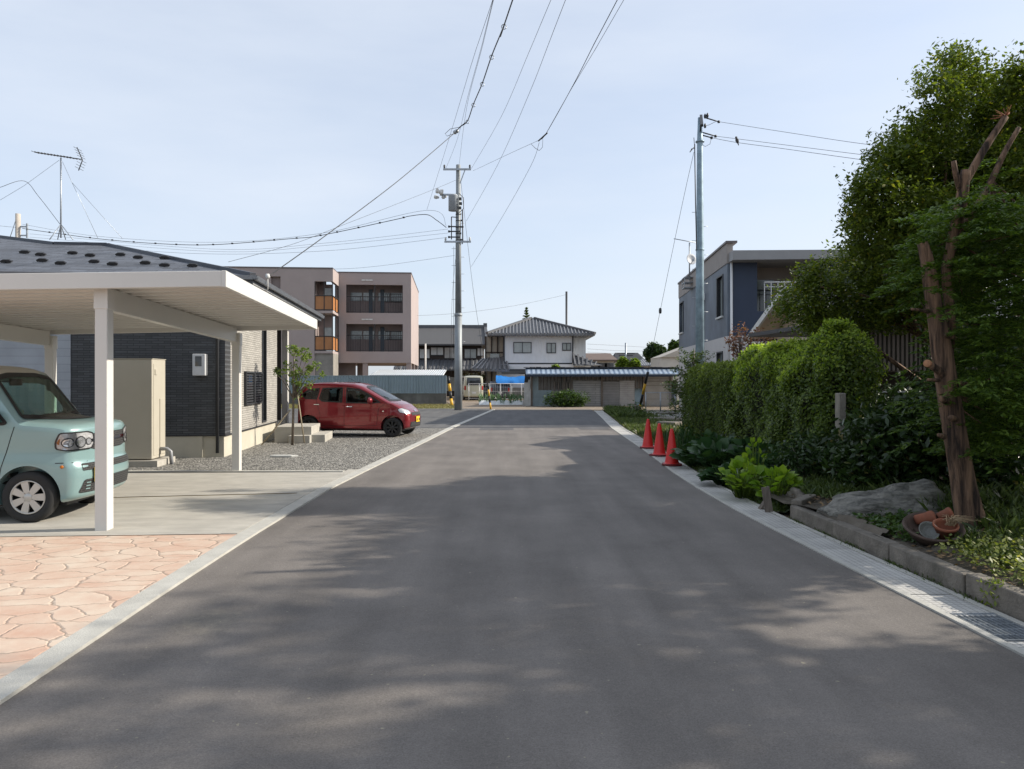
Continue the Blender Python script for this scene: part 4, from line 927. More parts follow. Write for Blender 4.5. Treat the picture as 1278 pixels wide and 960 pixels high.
# ------------------------------------------------------------------ background buildings
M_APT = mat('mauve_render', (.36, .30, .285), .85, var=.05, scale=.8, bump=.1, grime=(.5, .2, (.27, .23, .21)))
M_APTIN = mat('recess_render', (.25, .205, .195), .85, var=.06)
M_ORANGE = wave_mat('orange_panel', (.36, .155, .055), 'x', .5, depth=.15, var=.12)
M_RAIL = mat('dark_rail', (.025, .022, .022), .5, var=0)
def apartment():
    b0 = Vector((-7.45, 54.6, 0)); A = R(4.6)
    t = thing('apartment_block', 'three storey mauve apartment block with recessed balconies and orange stairwell panels', 'building', tuple(b0), A)
    M_ = T(*b0) @ RZ(A); I = M_.inverted()
    def l(px, py, y_=0.0):
        o_ = I @ Vector((0, 0, 1.6)); d = (I @ P(px, py, 1.0))-o_; return o_+d*((y_-o_.y)/d.y)
    zt = l(513, 341.5).z; xl = l(418, 400).x; z0 = l(470, 453).z
    dep = 12.0
    ops = []
    for (ya, yb_) in ((355.2, 391), (404.3, 439)):
        a = l(432, ya); b_ = l(502.7, yb_); ops.append((a.x, b_.x, b_.z, a.z))
    mb = MB(); wall_xz(mb, 0, .25, xl, 0, z0, zt, ops); mb.build('front_wall', M_APT, t)
    mb = MB(); mb.box(-.25, -.0, .251, dep, z0, zt).box(xl, -.25, dep-.2, dep, z0, zt); mb.build('side_wall', M_APT, t)
    mb = MB(); mb.box(xl, -.25, .251, dep-.2, zt-.25, zt-.1).box(xl, -.25, .251, dep-.2, z0, z0+.22); mb.box(xl, -.25, .251, dep-.2, ops[1][3]+.2, ops[1][3]+.4); mb.build('floor_slab', M_APT, t)
    mb = MB(); mb.box(xl-.03, .03, -.03, .28, zt, zt+.08).box(-.22, .03, .28, dep, zt, zt+.08); mb.build('parapet_cap', mat('cap_metal', (.12, .1, .1), .5), t)
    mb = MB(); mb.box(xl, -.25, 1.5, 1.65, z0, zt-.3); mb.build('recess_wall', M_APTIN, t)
    for (x0, x1, za, zb_) in ops:
        mb = MB(); f = lambda u: x0+(x1-x0)*u
        # frame posts and rail bars
        for u in (0.0, .245, .5, .75, 1.0):
            wd = .035 if u in (.0, .5, 1.) else .02
            mb.box(f(u)-wd, f(u)+wd, .06, .1, za, zb_ if u in (0, .5, 1.) else za+1.2)
        mb.box(x0, x1, .05, .11, za+1.17, za+1.23).box(x0, x1, .06, .1, za+.06, za+.1)
        n = 34
        for i in range(n): xx = x0+(x1-x0)*(i+.5)/n; mb.box(xx-.009, xx+.009, .07, .09, za+.1, za+1.18)
        mb.build('balcony_railing', M_RAIL, t)
        for u0, u1 in ((.03, .235), (.26, .47), (.53, .74), (.76, .97)):
            mb = MB(); mb.box(f(u0), f(u1), 1.45, 1.5, zb_-1.05, zb_-.42); mb.build('window', M_WIN2, t)
        mb = MB(); mb.box(f(.36), f(.43), 1.44, 1.5, za, za+1.9).box(f(.57), f(.64), 1.44, 1.5, za, za+1.9); mb.build('door', mat('blue_door', (.05, .07, .09), .5), t)
        mb = MB(); 
        for i in range(9): mb.box(f(.66)+i*.14, f(.66)+i*.14+.03, 1.42, 1.46, za+.95, za+1.6)
        mb.box(f(.66), f(.66)+1.2, 1.42, 1.46, za+.95, za+1.0).box(f(.66), f(.66)+1.2, 1.42, 1.46, za+1.55, za+1.6); mb.build('window_grate', M_RAIL, t)
        for k in range(3):
            a = l(453.5+k*4.7, 0); mb = MB(); mb.box(a.x-.12, a.x+.12, -.06, 0, zb_+.28, zb_+.38); mb.build('wall_vent', M_CURT, t)
    # ground floor: recessed brown walls and pillars
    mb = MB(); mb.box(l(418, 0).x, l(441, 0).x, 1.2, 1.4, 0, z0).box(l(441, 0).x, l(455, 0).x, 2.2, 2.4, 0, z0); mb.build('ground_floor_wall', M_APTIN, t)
    mb = MB()
    for (px, dy) in ((455.5, .1), (510, .1), (510, 5), (510, 10.5)):
        a = l(px, 0).x; mb = MB(); mb.box(a-.18, a+.18, dy, dy+.4, 0, z0); mb.build('pillar', M_APT, t)
    # stairwell block, nearer
    yf = -2.7; fx = lambda px: l(px, 0, yf).x
    zt2 = l(415, 335.5, yf).z; xr = fx(415.5); xs = fx(392.5); xw = fx(323)
    wa = l(338, 345, yf); wb = l(350, 361, yf)
    mb = MB(); wall_xz(mb, yf, yf+.25, xw-3, xs, 0, zt2, [(wa.x, wb.x, wb.z, wa.z)]); mb.box(xs, xr, yf, yf+.25, l(0, 347, yf).z, zt2); mb.box(xr-.2, xr, yf+.25, -.0, l(0, 347, yf).z, zt2); mb.build('stair_wall', M_APT, t)
    mb = MB(); mb.box(xw-3, xr, yf-.03, .2, zt2, zt2+.08); mb.build('parapet_cap', MATS['cap_metal'], t)
    mb = MB(); mb.box(wa.x, wb.x, yf+.3, yf+.35, wb.z, wa.z); mb.build('window', M_WIN, t)
    mb = MB(); mb.box(xw-3, xs-.1, yf+.25, yf+4, -.02, zt2-.1); mb.box(xs-.1, xr-.9, -.1, .0, 0, zt2-.1); mb.build('stair_core', M_APTIN, t)
    for (pt, pp, pb, ps) in ((347, 366, 383, 388), (388.5, 418.5, 435, 440)):
        zT, zP, zB, zS = (l(0, q, yf).z for q in (pt, pp, pb, ps))
        mb = MB(); mb.box(xs+.05, xr-.06, yf+.03, yf+.08, zB, zP); mb.box(xr-.1, xr-.05, yf+.1, -.1, zB, zP); mb.build('stair_panel', M_ORANGE, t)
        mb = MB(); mb.box(xs+.02, xr, yf-.02, .1, zS, zB-.1); mb.build('stair_slab', M_APT, t)
        mb = MB()
        for xx in (xs+.0, (xs+xr)/2, xr-.06): mb.box(xx, xx+.06, yf, yf+.06, zB-.1, zT)
        mb.box(xr-.06, xr, -.2, -.1, zB-.1, zT).box(xr-.06, xr, yf+1.3, yf+1.36, zB-.1, zT).box(xs, xr, yf, yf+.04, zP, zP+.06).box(xr-.05, xr-.0, yf, -.1, zP, zP+.06).box(xs, xr, yf, yf+.04, zB-.08, zB)
        mb.build('stair_railing', M_RAIL, t)
        mb = MB(); mb.box(xs+.35, xr-.3, yf+1.6, yf+1.65, zP+.1, zP+.75); mb.build('stair_window', M_WIN2, t)
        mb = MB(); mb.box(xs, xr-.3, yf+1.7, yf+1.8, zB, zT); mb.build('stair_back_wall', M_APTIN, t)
    mb = MB(); mb.box(xs, xr, yf+.1, -.05, 0, l(0, 440, yf).z); mb.build('stair_base', mat('bare_concrete', (.24, .225, .2), .9, var=.2, scale=2), t)
apartment()
# blue-grey corrugated fence on a block wall
def blue_fence():
    Y = 47.6; x0, x1 = P(330, 0, Y).x, P(557, 0, Y).x
    t = thing('corrugated_fence', 'blue grey corrugated metal fence on a low concrete wall in front of the apartments', 'fence', (x1, Y, 0), 0)
    L_ = x1-x0; zb_, zt = P(0, 491, Y).z, P(0, 469.3, Y).z
    mb = MB(); mb.box(-L_, 0, 0, .18, -.1, zb_); mb.build('base_wall', mat('block_wall', (.13, .125, .12), .9, var=.35, scale=1.5, bump=.4, grime=(.9, .5, (.05, .05, .045))), t)
    m = wave_mat('blue_corrugated', (.25, .32, .375), 'x', .2, depth=.8, rough=.5, var=.08)
    n = int(L_/1.83)
    for i in range(n+1):
        a = -1.83*(i+1); mb = MB(); mb.box(max(a+.015, -L_), -1.83*i-.015, -.03, .0, zb_+.02, zt); mb.build('panel', m, t)
    mb = MB(); mb.box(-L_, 0, -.05, .02, zt, zt+.03).box(-L_, 0, -.05, .02, zb_, zb_+.02)
    for i in range(n+1): mb.box(-1.83*i-.014, -1.83*i+.014, -.045, .015, zb_+.02, zt)
    mb.build('frame', mat('fence_frame', (.3, .36, .4), .5), t)
    t = thing('shed_roof', 'low white corrugated lean-to roof showing just above the blue grey fence', 'roof', (P(507, 0, 50).x, 50, 0))
    mb = MB(); mb.add([(-2.5, 0, 1.95), (2.5, 0, 1.95), (2.45, 3, 2.35), (-2.3, 3, 2.35), (-2.5, 0, 1.88), (2.5, 0, 1.88), (2.45, 3, 2.28), (-2.3, 3, 2.28)], [(0, 1, 2, 3), (4, 7, 6, 5), (0, 4, 5, 1), (1, 5, 6, 2), (2, 6, 7, 3), (3, 7, 4, 0)])
    mb.build('roof_sheet', wave_mat('white_corrugated', (.55, .58, .6), 'x', .15, rough=.5), t)
    mb = MB(); [mb.box(x-.04, x+.04, .1, .18, 0, 1.9) for x in (-2.3, 0, 2.3)]; mb.build('post', M_STEEL, t)
blue_fence()
# tiled roof builder
M_TILE = wave_mat('dark_roof_tile', (.13, .135, .145), 'x', .3, depth=.5, rough=.5, var=.2)
M_TILEY = wave_mat('dark_roof_tile_side', (.1, .105, .115), 'y', .42, depth=1, rough=.5, var=.2)
def hip_roof(parent, x0, x1, y0, y1, ze, rise, ridge_in=None, th=.14, m=M_TILE, name='roof', rows=True):
    hx = ridge_in if ridge_in is not None else (y1-y0)/2
    ym = (y0+y1)/2; a = (x0+hx, ym, ze+rise); b = (x1-hx, ym, ze+rise)
    E = [(x0, y0, ze), (x1, y0, ze), (x1, y1, ze), (x0, y1, ze), a, b]
    mb = MB(); mb.add(E+[(e[0], e[1], e[2]-th) for e in E[:4]], [(0, 1, 5, 4), (2, 3, 4, 5), (1, 2, 5), (3, 0, 4), (0, 6, 7, 1), (1, 7, 8, 2), (2, 8, 9, 3), (3, 9, 6, 0), (6, 9, 8, 7)])
    o = mb.build(name, m, parent)
    mb = MB(); up = Vector((0, 0, .06))
    for p, q in ((0, 4), (1, 5), (2, 5), (3, 4)): mb.bar(Vector(E[p])+up, Vector(E[q])+up, .28, .2)
    mb.bar(Vector(a)+up*1.5, Vector(b)+up*1.5+Vector((.001, 0, 0)), .34, .34)
    for p in ((a, b) if hx > .01 or True else ()): mb.box(p[0]-.2, p[0]+.2, p[1]-.22, p[1]+.22, p[2], p[2]+.45)
    # round tile rows on the two long slopes
    mb.build('ridge', mat('ridge_tile', (.085, .088, .095), .5, var=.15), o)
    sp = .3; mb = MB(); n = int((x1-x0)/sp)
    for i in range(n+1):
        xx = x0+sp*(i+.5)
        if xx > x1-.05: break
        f = min(1, (xx-x0)/max(hx, .01), (x1-xx)/max(hx, .01))
        mb.bar((xx, y0-.02, ze+.03), (xx, y0+(ym-y0)*f, ze+rise*f+.03), .1, .06)
    if rows: mb.build('tile_row', mat('mid_tile_row', (.12, .122, .13), .5, var=.15), o)
    return o
# gable house, dark, far left
def dark_house():
    Y = 76; l = lambda px, py, y=Y: P(px, py, y)
    x0, x1 = l(500, 0).x, l(607, 0).x
    t = thing('traditional_house', 'old two storey dark timber house with a long tiled roof behind the apartments', 'house', ((x0+x1)/2, Y, 0)); hw = (x1-x0)/2
    ze = l(0, 430).z; zrd = l(0, 409, Y+4).z
    o = hip_roof(t, -hw-.3, hw+.1, -1.0, 8.5, ze, zrd-ze, ridge_in=.35, m=mat('fine_grey_tile', (.08, .079, .08), .7, var=.1, scale=12), rows=False)
    zw0, zw1 = l(0, 449).z, ze-.15
    mb = MB(); mb.box(-hw, hw-.5, 0, 7.5, zw0-.0, zw1); mb.build('upper_wall', M_BROWNM, t)
    for (pa, pb, ya, yb_, m) in ((524, 536, 436, 447, M_CURT), (538, 553, 434, 443, M_CURT), (555, 568, 434, 447, M_WIN2), (580, 594, 436, 447, M_WIN2), (596, 603, 435, 444, M_CURT)):
        a = l(pa, ya); b_ = l(pb, yb_); c = t.location
        mb = MB(); mb.box(a.x-c.x, b_.x-c.x, -.05, 0, b_.z, a.z); w_ = mb.build('window', m, t)
        mb = MB(); mb.box(a.x-c.x-.06, b_.x-c.x+.06, -.08, -.051, a.z, a.z+.08).box(a.x-c.x-.06, b_.x-c.x+.06, -.08, -.051, b_.z-.08, b_.z).box((a.x+b_.x)/2-c.x-.03, (a.x+b_.x)/2-c.x+.03, -.08, -.051, b_.z, a.z); mb.build('frame', M_DARK, w_)
    # lower roof and wall
    mb = MB(); za, zb_ = l(0, 449).z, l(0, 461, Y-2.2).z
    mb.add([(-hw-.4, -2.2, zb_), (hw, -2.2, zb_), (hw, 0, za), (-hw-.4, 0, za), (-hw-.4, -2.2, zb_-.12), (hw, -2.2, zb_-.12)], [(0, 1, 2, 3), (0, 4, 5, 1)]); lr = mb.build('lower_roof', M_TILE, t)
    mb = MB()
    for i in range(int((2*hw+.4)/.42)): xx = -hw-.2+i*.42; mb.bar((xx, -2.22, zb_+.03), (xx, 0, za+.03), .13, .07)
    mb.build('tile_row', MATS['ridge_tile'], lr)
    mb = MB(); mb.box(-hw, hw-.5, -.6, 7.4, 0, zb_+.2); mb.build('ground_floor_wall', M_BROWNM, t)
    for k in range(5): mb = MB(); mb.box(-hw+.8+k*1.9, -hw+2.1+k*1.9, -.66, -.6, .5, 1.9); mb.build('window', M_WIN2, t)
    # thin white pole in front
    tag(MB().tube([l(531, 500, 62), l(531, 429, 62)], .07, 8).build('flag_pole', M_CURT), 'thin white pole standing in front of the old dark timber house', 'pole')
dark_house()
def white_house():
    Y = 65; l = lambda px, py, y=Y: P(px, py, y)
    c = Vector((l(630, 0).x, Y, 0)); t = thing('white_house', 'white two storey house with a hipped grey tile roof and blue tarpaulin below', 'house', tuple(c))
    L_ = lambda px, py, y=0: l(px, py, Y+y)-c
    xw = L_(714, 0).x; ze = L_(0, 417.5).z
    M_WW = wave_mat('white_siding', (.62, .64, .66), 'x', .35, depth=.1, var=.05)
    zm = L_(0, 453).z
    mb = MB(); mb.box(0, xw, 0, 7, zm, ze); mb.build('upper_wall', M_WW, t)
    mb = MB(); mb.box(xw, L_(731, 0, 2).x, 2, 7, .0, ze-.05); mb.build('upper_wall', M_WW, t)
    mb = MB(); mb.box(0, xw, -.03, 7.02, zm-.14, zm); mb.box(-.12, .0, -.05, .07, zm, ze).box(xw, xw+.12, -.05, .07, zm, ze); mb.build('trim_band', M_DARK, t)
    mb = MB(); mb.box(-.7, xw+.1, -.5, 7, 0, zm-.14); mb.build('ground_floor_wall', mat('white_render', (.66, .67, .68), .8, var=.05), t)
    for (a, b_, ya, yb_) in ((641.5, 662.5, 428, 440), (683, 693, 429, 440), (702.5, 712, 429, 437)):
        p = L_(a, ya); q = L_(b_, yb_); mb = MB(); mb.box(p.x, q.x, -.03, 0, q.z, p.z); w_ = mb.build('window', M_WIN2, t)
        mb = MB(); mb.box(p.x-.06, q.x+.06, -.06, -.031, p.z, p.z+.07).box(p.x-.06, q.x+.06, -.06, -.031, q.z-.07, q.z).box(p.x-.06, p.x, -.06, -.031, q.z, p.z).box(q.x, q.x+.06, -.06, -.031, q.z, p.z).box((p.x+q.x)/2-.03, (p.x+q.x)/2+.03, -.06, -.031, q.z, p.z); mb.build('frame', M_DARK, w_)
    # main hip roof: apex seen at px 663
    xa, xb = L_(604, 0).x+.3, L_(741, 0).x
    E = [(xa, -1.0, ze+.0), (xb, -1.0, ze-.02), (xb, 8, ze), (xa, 8, ze), (L_(663, 0, 3.5).x, 3.5, L_(0, 398, 3.5).z), (L_(667, 0, 3.5).x, 3.5, L_(0, 398, 3.5).z)]
    mb = MB(); mb.add(E+[(e[0], e[1], e[2]-.15) for e in E[:4]], [(0, 1, 5, 4), (2, 3, 4, 5), (1, 2, 5), (3, 0, 4), (0, 6, 7, 1), (1, 7, 8, 2), (2, 8, 9, 3), (3, 9, 6, 0), (6, 9, 8, 7)]); ro = mb.build('roof', M_TILE, t)
    mb = MB(); up = Vector((0, 0, .06))
    for p, q in ((0, 4), (1, 5), (2, 5), (3, 4)): mb.bar(Vector(E[p])+up, Vector(E[q])+up, .3, .22)
    mb.build('ridge', MATS['ridge_tile'], ro)
    mb = MB(); n = int((xb-xa)/.3)
    for i in range(n):
        xx = xa+.2+i*.3; f = min((xx-xa)/(E[4][0]-xa), (xb-xx)/(xb-E[5][0]), 1)
        if f > 0: mb.bar((xx, -1.02, ze+.04), (xx, -1+4.5*f, ze+.04+(E[4][2]-ze)*f), .1, .06)
    mb.build('tile_row', mat('pale_tile_row', (.17, .175, .185), .5, var=.15), ro)
    # left wing: small lower roofs and a timber-framed side
    mb = MB(); a = L_(606, 0, 1).x; mb.box(a, -.12, 1.0, 7, 0, ze-.1); mb.build('side_wall', mat('cream_plaster', (.33, .3, .25), .85, var=.1), t)
    mb = MB(); 
    for k in range(4): xx = a+k*(-.12-a)/3; mb.box(xx-.06, xx+.06, .9, 1.0, 1.5, ze-.1)
    mb.box(a, -.12, .9, .99, 2.7, 2.85).box(a, -.12, .9, .99, 4.0, 4.12); mb.build('timber_frame', M_BROWNM, t)
    mb = MB(); mb.box(a+.4, -.5, .88, .9, 3.2, 3.95); mb.build('window', M_WIN2, t)
    z1 = L_(0, 449).z; z2 = L_(0, 461).z
    mb = MB(); x2 = L_(590, 0).x; mb.add([(x2, -1.5, z2), (.4, -1.5, z2-.1), (.0, 1, z1+.3), (a-.2, 1, z1+.1), (x2, -1.5, z2-.15), (.4, -1.5, z2-.25)], [(0, 1, 2, 3), (0, 4, 5, 1)]); lr = mb.build('lower_roof', M_TILE, t)
    mb = MB()
    for i in range(9): f = i/8; mb.bar((x2+f*(.4-x2), -1.52, z2+.05-.1*f), (a-.2+f*(.2-a), 1, z1+.15+.2*f), .13, .08)
    mb.build('tile_row', MATS['pale_tile_row'], lr)
    # right lower roof
    mb = MB(); mb.add([(xw+.1, 0, L_(0, 442).z), (L_(752, 0).x, -.5, L_(0, 456).z), (L_(752, 0).x, 6, L_(0, 456).z), (xw+.1, 6, L_(0, 442).z), (xw, -1.2, L_(0, 457).z)], [(0, 1, 2, 3), (0, 4, 1)]); lr = mb.build('lower_roof', M_TILEY, t)
    mb = MB()
    for i in range(6): f = i/6; mb.bar((xw+.1+f*2.4, -.05-.4*f, L_(0, 442).z-.9*f+.1), (xw+.2+f*2.0, -1.1+.6*f, L_(0, 457).z+.1), .13, .08)
    mb.build('tile_row', MATS['pale_tile_row'], lr)
    # shuttered window with small eave
    p = L_(622, 461); q = L_(661, 467); mb = MB(); mb.box(p.x, q.x, -1.1, -.5, p.z-.1, p.z); mb.build('window_canopy', M_DARK, t)
    mb = MB(); mb.box(p.x+.3, q.x-.3, -.56, -.5, q.z, p.z-.1); mb.build('window', M_WIN, t)
white_house()
t = thing('tarpaulin_shelter', 'bright blue tarpaulin stretched over a low frame in front of the white house', 'tarpaulin', (P(639, 0, 61).x, 61, 0))
L_ = lambda px, py: P(px, py, 61)-Vector((P(639, 0, 61).x, 61, 0))
mb = MB(); n = 14; vs = []
for j in range(5):
    for i in range(n+1):
        a = L_(619+(41+1)*i/n, 469.5+rnd.uniform(-.6, .6) if j < 2 else 479+.0*i+rnd.uniform(-.6, .6) if j == 4 else 467+3*j)
        vs.append((a.x+(.1 if j == 4 and i == 0 else 0), (2.0, .0, -.25, -.4, -.5)[j]+rnd.uniform(-.05, .05), a.z-(0 if j else -.08)-(.12*math.sin(math.pi*i/n) if j < 3 else 0)))
mb.add(vs, [(j*(n+1)+i, j*(n+1)+i+1, (j+1)*(n+1)+i+1, (j+1)*(n+1)+i) for j in range(4) for i in range(n)], True)
mb.build('sheet', mat('blue_tarp', (.014, .17, .5), .45, var=.15, scale=2, bump=.3, bscale=3), t, recalc=False)
mb = MB(); [mb.tube([(x, y_, 0), (x, y_, 1.8)], .03, 6) for x in (-1.3, 0, 1.3) for y_ in (0, 1.8)]; mb.build('post', M_STEEL, t)
# ------------------------------------------------------------------ long shed
def shed():
    Y = 46; c = Vector((P(663, 0, Y).x, Y, 0)); t = thing('long_shed', 'long low shed of patched grey siding under a metal sheet roof at the road end', 'shed', tuple(c))
    L_ = lambda px, py, y=0: P(px, py, Y+y)-c
    xe = L_(846, 0).x; zf = L_(0, 468, -.7).z; zr = L_(0, 457.5, .4).z
    mb = MB(); th = .06
    prof = [(-.75, zf+.04), (.5, zr), (6.2, zf-.65)]
    def slab(y0, z0, y1, z1, x0, x1, m, nm, th=.06):
        mb = MB(); mb.add([(x0, y0, z0), (x1, y0, z0), (x1, y1, z1), (x0, y1, z1), (x0, y0, z0-th), (x1, y0, z0-th), (x1, y1, z1-th), (x0, y1, z1-th)], [(0, 1, 2, 3), (7, 6, 5, 4), (0, 4, 5, 1), (1, 5, 6, 2), (2, 6, 7, 3), (3, 7, 4, 0)]); return mb.build(nm, m, t)
    slab(-.75, zf+.08, .2, zr-.12, -.35, xe+.1, wave_mat('blue_metal_roof', (.3, .38, .48), 'x', .3, rough=.35, metal=.3, depth=.4, grime=(.5, (.12, .1, .09))), 'roof_sheet')
    slab(.1, zr-.07, 6.2, zf-.7, -.35, xe+.1, mat('tar_roof', (.022, .024, .03), .8, var=.3, scale=2, bump=.5, bscale=4), 'roof_sheet', .1)
    mb = MB()
    for i in range(26): x = -.3+(xe+.3)*i/25; mb.box(x-.17, x+.17, .02, .32, zr-.1, zr-.05+rnd.uniform(-.015, .02))
    mb.build('ridge_boards', MATS['tar_roof'], t)
    mb = MB(); mb.box(-.35, xe+.1, -.74, -.68, zf-.10, zf+.01); mb.build('eave_board', mat('navy_board', (.02, .035, .06), .7), t)
    zt = zf-.02
    MG = brick_mat('beige_lap_siding', (.32, .31, .295), (.17, .165, .155), 'xz', 4, .14, var=.05, msize=.012)
    MGD = brick_mat('grey_lap_siding', (.24, .235, .23), (.14, .14, .13), 'xz', 4, .1, var=.05, msize=.01)
    MGB = brick_mat('pale_lap_siding', (.36, .35, .34), (.25, .24, .22), 'xz', 3, .12, var=.04, msize=.012)
    MDB = mat('teal_door', (.2, .25, .26), .7, var=.15)
    MW = wave_mat('old_boards', (.15, .135, .12), 'x', .22, depth=.8, var=.3, grime=(.7, (.05, .04, .035)))
    spec = [(664, 672, 462, 508, MDB, 'post_panel'), (672, 688, 476, 507, MDB, 'door'), (688.3, 715, 486, 507, mat('grey_board', (.17, .165, .155), .8, var=.2), 'board_wall'), (672, 726, 470, 487, MW, 'board_wall'),
            (715.3, 750, 475, 508, MG, 'siding_panel'), (750.3, 752, 475, 508, M_WOOD, 'batten'), (752.3, 773, 476, 508, MGD, 'siding_panel'), (773.3, 792, 475, 514, MGB, 'siding_panel'),
            (752, 804, 468, 475.3, MW, 'board_wall'), (726.3, 751.7, 470, 474.6, MW, 'board_wall'), (792.5, 803, 475.5, 485, MW, 'board_wall'), (804, 836, 476, 514, None, 'shutter'), (804, 840, 468, 475.7, MG, 'board_wall')]
    for (a, b_, ya, yb_, m, nm) in spec:
        p = L_(a, ya); q = L_(b_, yb_); z1 = min(p.z, zt+.05)
        mb = MB(); mb.box(p.x, q.x, 0+rnd.uniform(-.006, .006), .08, -.02 if yb_ > 500 else q.z, z1)
        mb.build(nm, m or brick_mat('beige_shutter', (.30, .285, .255), (.2, .18, .15), 'xz', 6, .42, var=.04, msize=.02), t)
    mb = MB()
    for px in (663.5, 704, 751, 803.5, 836.5): x = L_(px, 0).x; mb.box(x-.06, x+.06, -.09, -.012, 0, zt)
    for px in (692, 697, 702, 707, 711): x = L_(px, 0).x; mb.box(x-.05, x+.05, -.05, -.01, L_(0, 487).z, L_(0, 477).z)
    mb.build('timber_post', M_WOOD, t)
    mb = MB(); a = L_(793, 485); b_ = L_(803, 512); mb.box(a.x, b_.x, .3, .35, 0, a.z); mb.build('blue_panel', mat('pale_blue_panel', (.3, .42, .5), .5, var=.2, scale=3), t)
    mb = MB(); mb.box(-.02, .06, .1, 6, -.02, 1.35).add([(-.0, .1, 1.35), (.05, .1, 1.35), (.05, .5, zr-.15), (0, .5, zr-.15), (0, 6, 1.35), (.05, 6, 1.35)], [(0, 4, 3), (1, 2, 5), (0, 3, 2, 1), (3, 4, 5, 2)]); mb.box(xe-.06, xe, .1, 6, 0, zf-.3).box(0, xe, 5.9, 6, 0, zf-.75); mb.build('end_wall', mat('pale_old_panel', (.4, .4, .38), .8, var=.2), t)
    mb = MB(); a = L_(655, 480); mb.prism([(-.45, -.2), (-.1, -.2), (-.1, -.12), (-.45, -.12)], 0, 1.45); mb.bar((-.45, -.1, .0), (-.05, .0, 1.6), .25, .04); mb.build('leaning_board', MATS['pale_old_panel'], t)
shed()
def bush(name, label, c, r, m, n=160, per=14, cr=.12, size=.09, stem=True, cat='bush', group=None, lo=.3, blobs=None, up=.6, aspect=.5):
    t = thing(name, label, cat, (c[0], c[1], c[2]), 0, group)
    bl = blobs or [(0, 0, r[2]*.9, r[0], r[1], r[2])]
    C, ct = clumps(bl, n, per, cr, lo=lo)
    C = C[C[:, 2] > .0]
    leaves('foliage', C, size, m, t, up=up, aspect=aspect)
    if stem:
        mb = MB()
        for i in range(7):
            k = rnd.choice(list(map(tuple, ct))); mb.tube([(rnd.uniform(-.1, .1), rnd.uniform(-.1, .1), -.05), (k[0]*.4, k[1]*.4, k[2]*.5), k], [.02, .014, .005], 5)
        mb.build('stems', M_WOOD, t)
    return t
LF_MID = leaf_mat('leaf_mid', (.03, .065, .015), (.09, .15, .035), .3)
LF_DK = leaf_mat('leaf_dark', (.014, .032, .011), (.045, .085, .024), .22)
LF_LT = leaf_mat('leaf_light', (.09, .15, .02), (.22, .30, .05), .45)
LF_CON = leaf_mat('leaf_conifer', (.03, .058, .01), (.1, .14, .022), .3, .6, spec=.15)
LF_BRN = leaf_mat('leaf_brown', (.09, .06, .03), (.14, .13, .06), .25)
bush('shed_bush', 'low green bush against the front of the long shed', (P(707, 0, 44.6).x, 44.6, 0), (1.35, .5, .5), LF_MID, 220, 16, .2, .13)
# white mesh fence behind the field
def mesh_fence():
    Y = 57.5; x0, x1 = P(585, 0, Y).x, P(664, 0, Y).x
    t = thing('mesh_fence', 'white steel mesh fence on posts behind the vegetable patch', 'fence', (x0, Y, 0)); zt = P(0, 479, Y).z; W_ = x1-x0
    for i in range(7):
        mb = MB(); mb.tube([(W_*i/6, 0, 0), (W_*i/6, 0, zt)], .035, 8); mb.build('post', M_CURT, t)
    mb = MB(); mb.tube([(0, 0, zt), (W_, 0, zt)], .025, 6); mb.tube([(0, 0, .15), (W_, 0, .15)], .02, 6); mb.tube([(0, 0, zt*.55), (W_, 0, zt*.55)], .012, 5); mb.build('rail', M_CURT, t)
    mb = MB(); s = .16; n = int(W_/s)
    for i in range(n): mb.bar((i*s, 0, .15), (i*s+.001, 0, zt), .009, .009)
    mb.build('mesh', M_CURT, t)
mesh_fence()
# block wall behind the fence and low greenery to close the view
tag(MB().box(P(586, 0, 63).x, P(662, 0, 63).x+.2, 66-2.2, 66-2.05, 0, .95).build('block_wall', mat('grey_wall', (.25, .245, .23), .9, var=.2)), 'low grey block wall behind the parked cars and the mesh fence', 'wall')
# vegetable patch: white mulch film and leek-like plants
mb = MB(); c0 = P(628, 0, 49.5)
for k in range(3):
    n = 18; vs = []
    for i in range(n+1):
        x = P(598+k*2, 0, 49+k).x+(P(667, 0, 49.5).x-P(598, 0, 49.5).x)*i/n; h = .2+rnd.uniform(-.05, .06)
        vs += [(x, 48.6+k*1.1, -.02), (x+rnd.uniform(-.05, .05), 48.8+k*1.1, h), (x, 49.2+k*1.1, h*.9), (x, 49.4+k*1.1, -.02)]
    mb.add(vs, [(i*4+j, i*4+j+1, i*4+j+5, i*4+j+4) for i in range(n) for j in range(3)])
tag(mb.build('mulch_film', mat('white_film', (.62, .64, .64), .35, var=.15, scale=4, bump=.5, bscale=8)), 'crinkled white plastic film over the vegetable rows at the road end', 'plastic film')
pts = []; nrm = []
for i in range(46):
    x = P(596+70*rnd.random(), 0, 49).x; y = 48.5+rnd.random()*3.2
    for k in range(12): pts.append((x+rnd.uniform(-.08, .08), y+rnd.uniform(-.08, .08), rnd.uniform(.1, .62)))
tag(leaves('vegetable_plants', pts, .36, leaf_mat('leek', (.06, .12, .07), (.16, .26, .14), .3), None, .16, up=0, axis_bias=np.array([0, 0, 1.2])), 'leafy green vegetables growing in rows over white film', 'vegetables', kind='stuff')
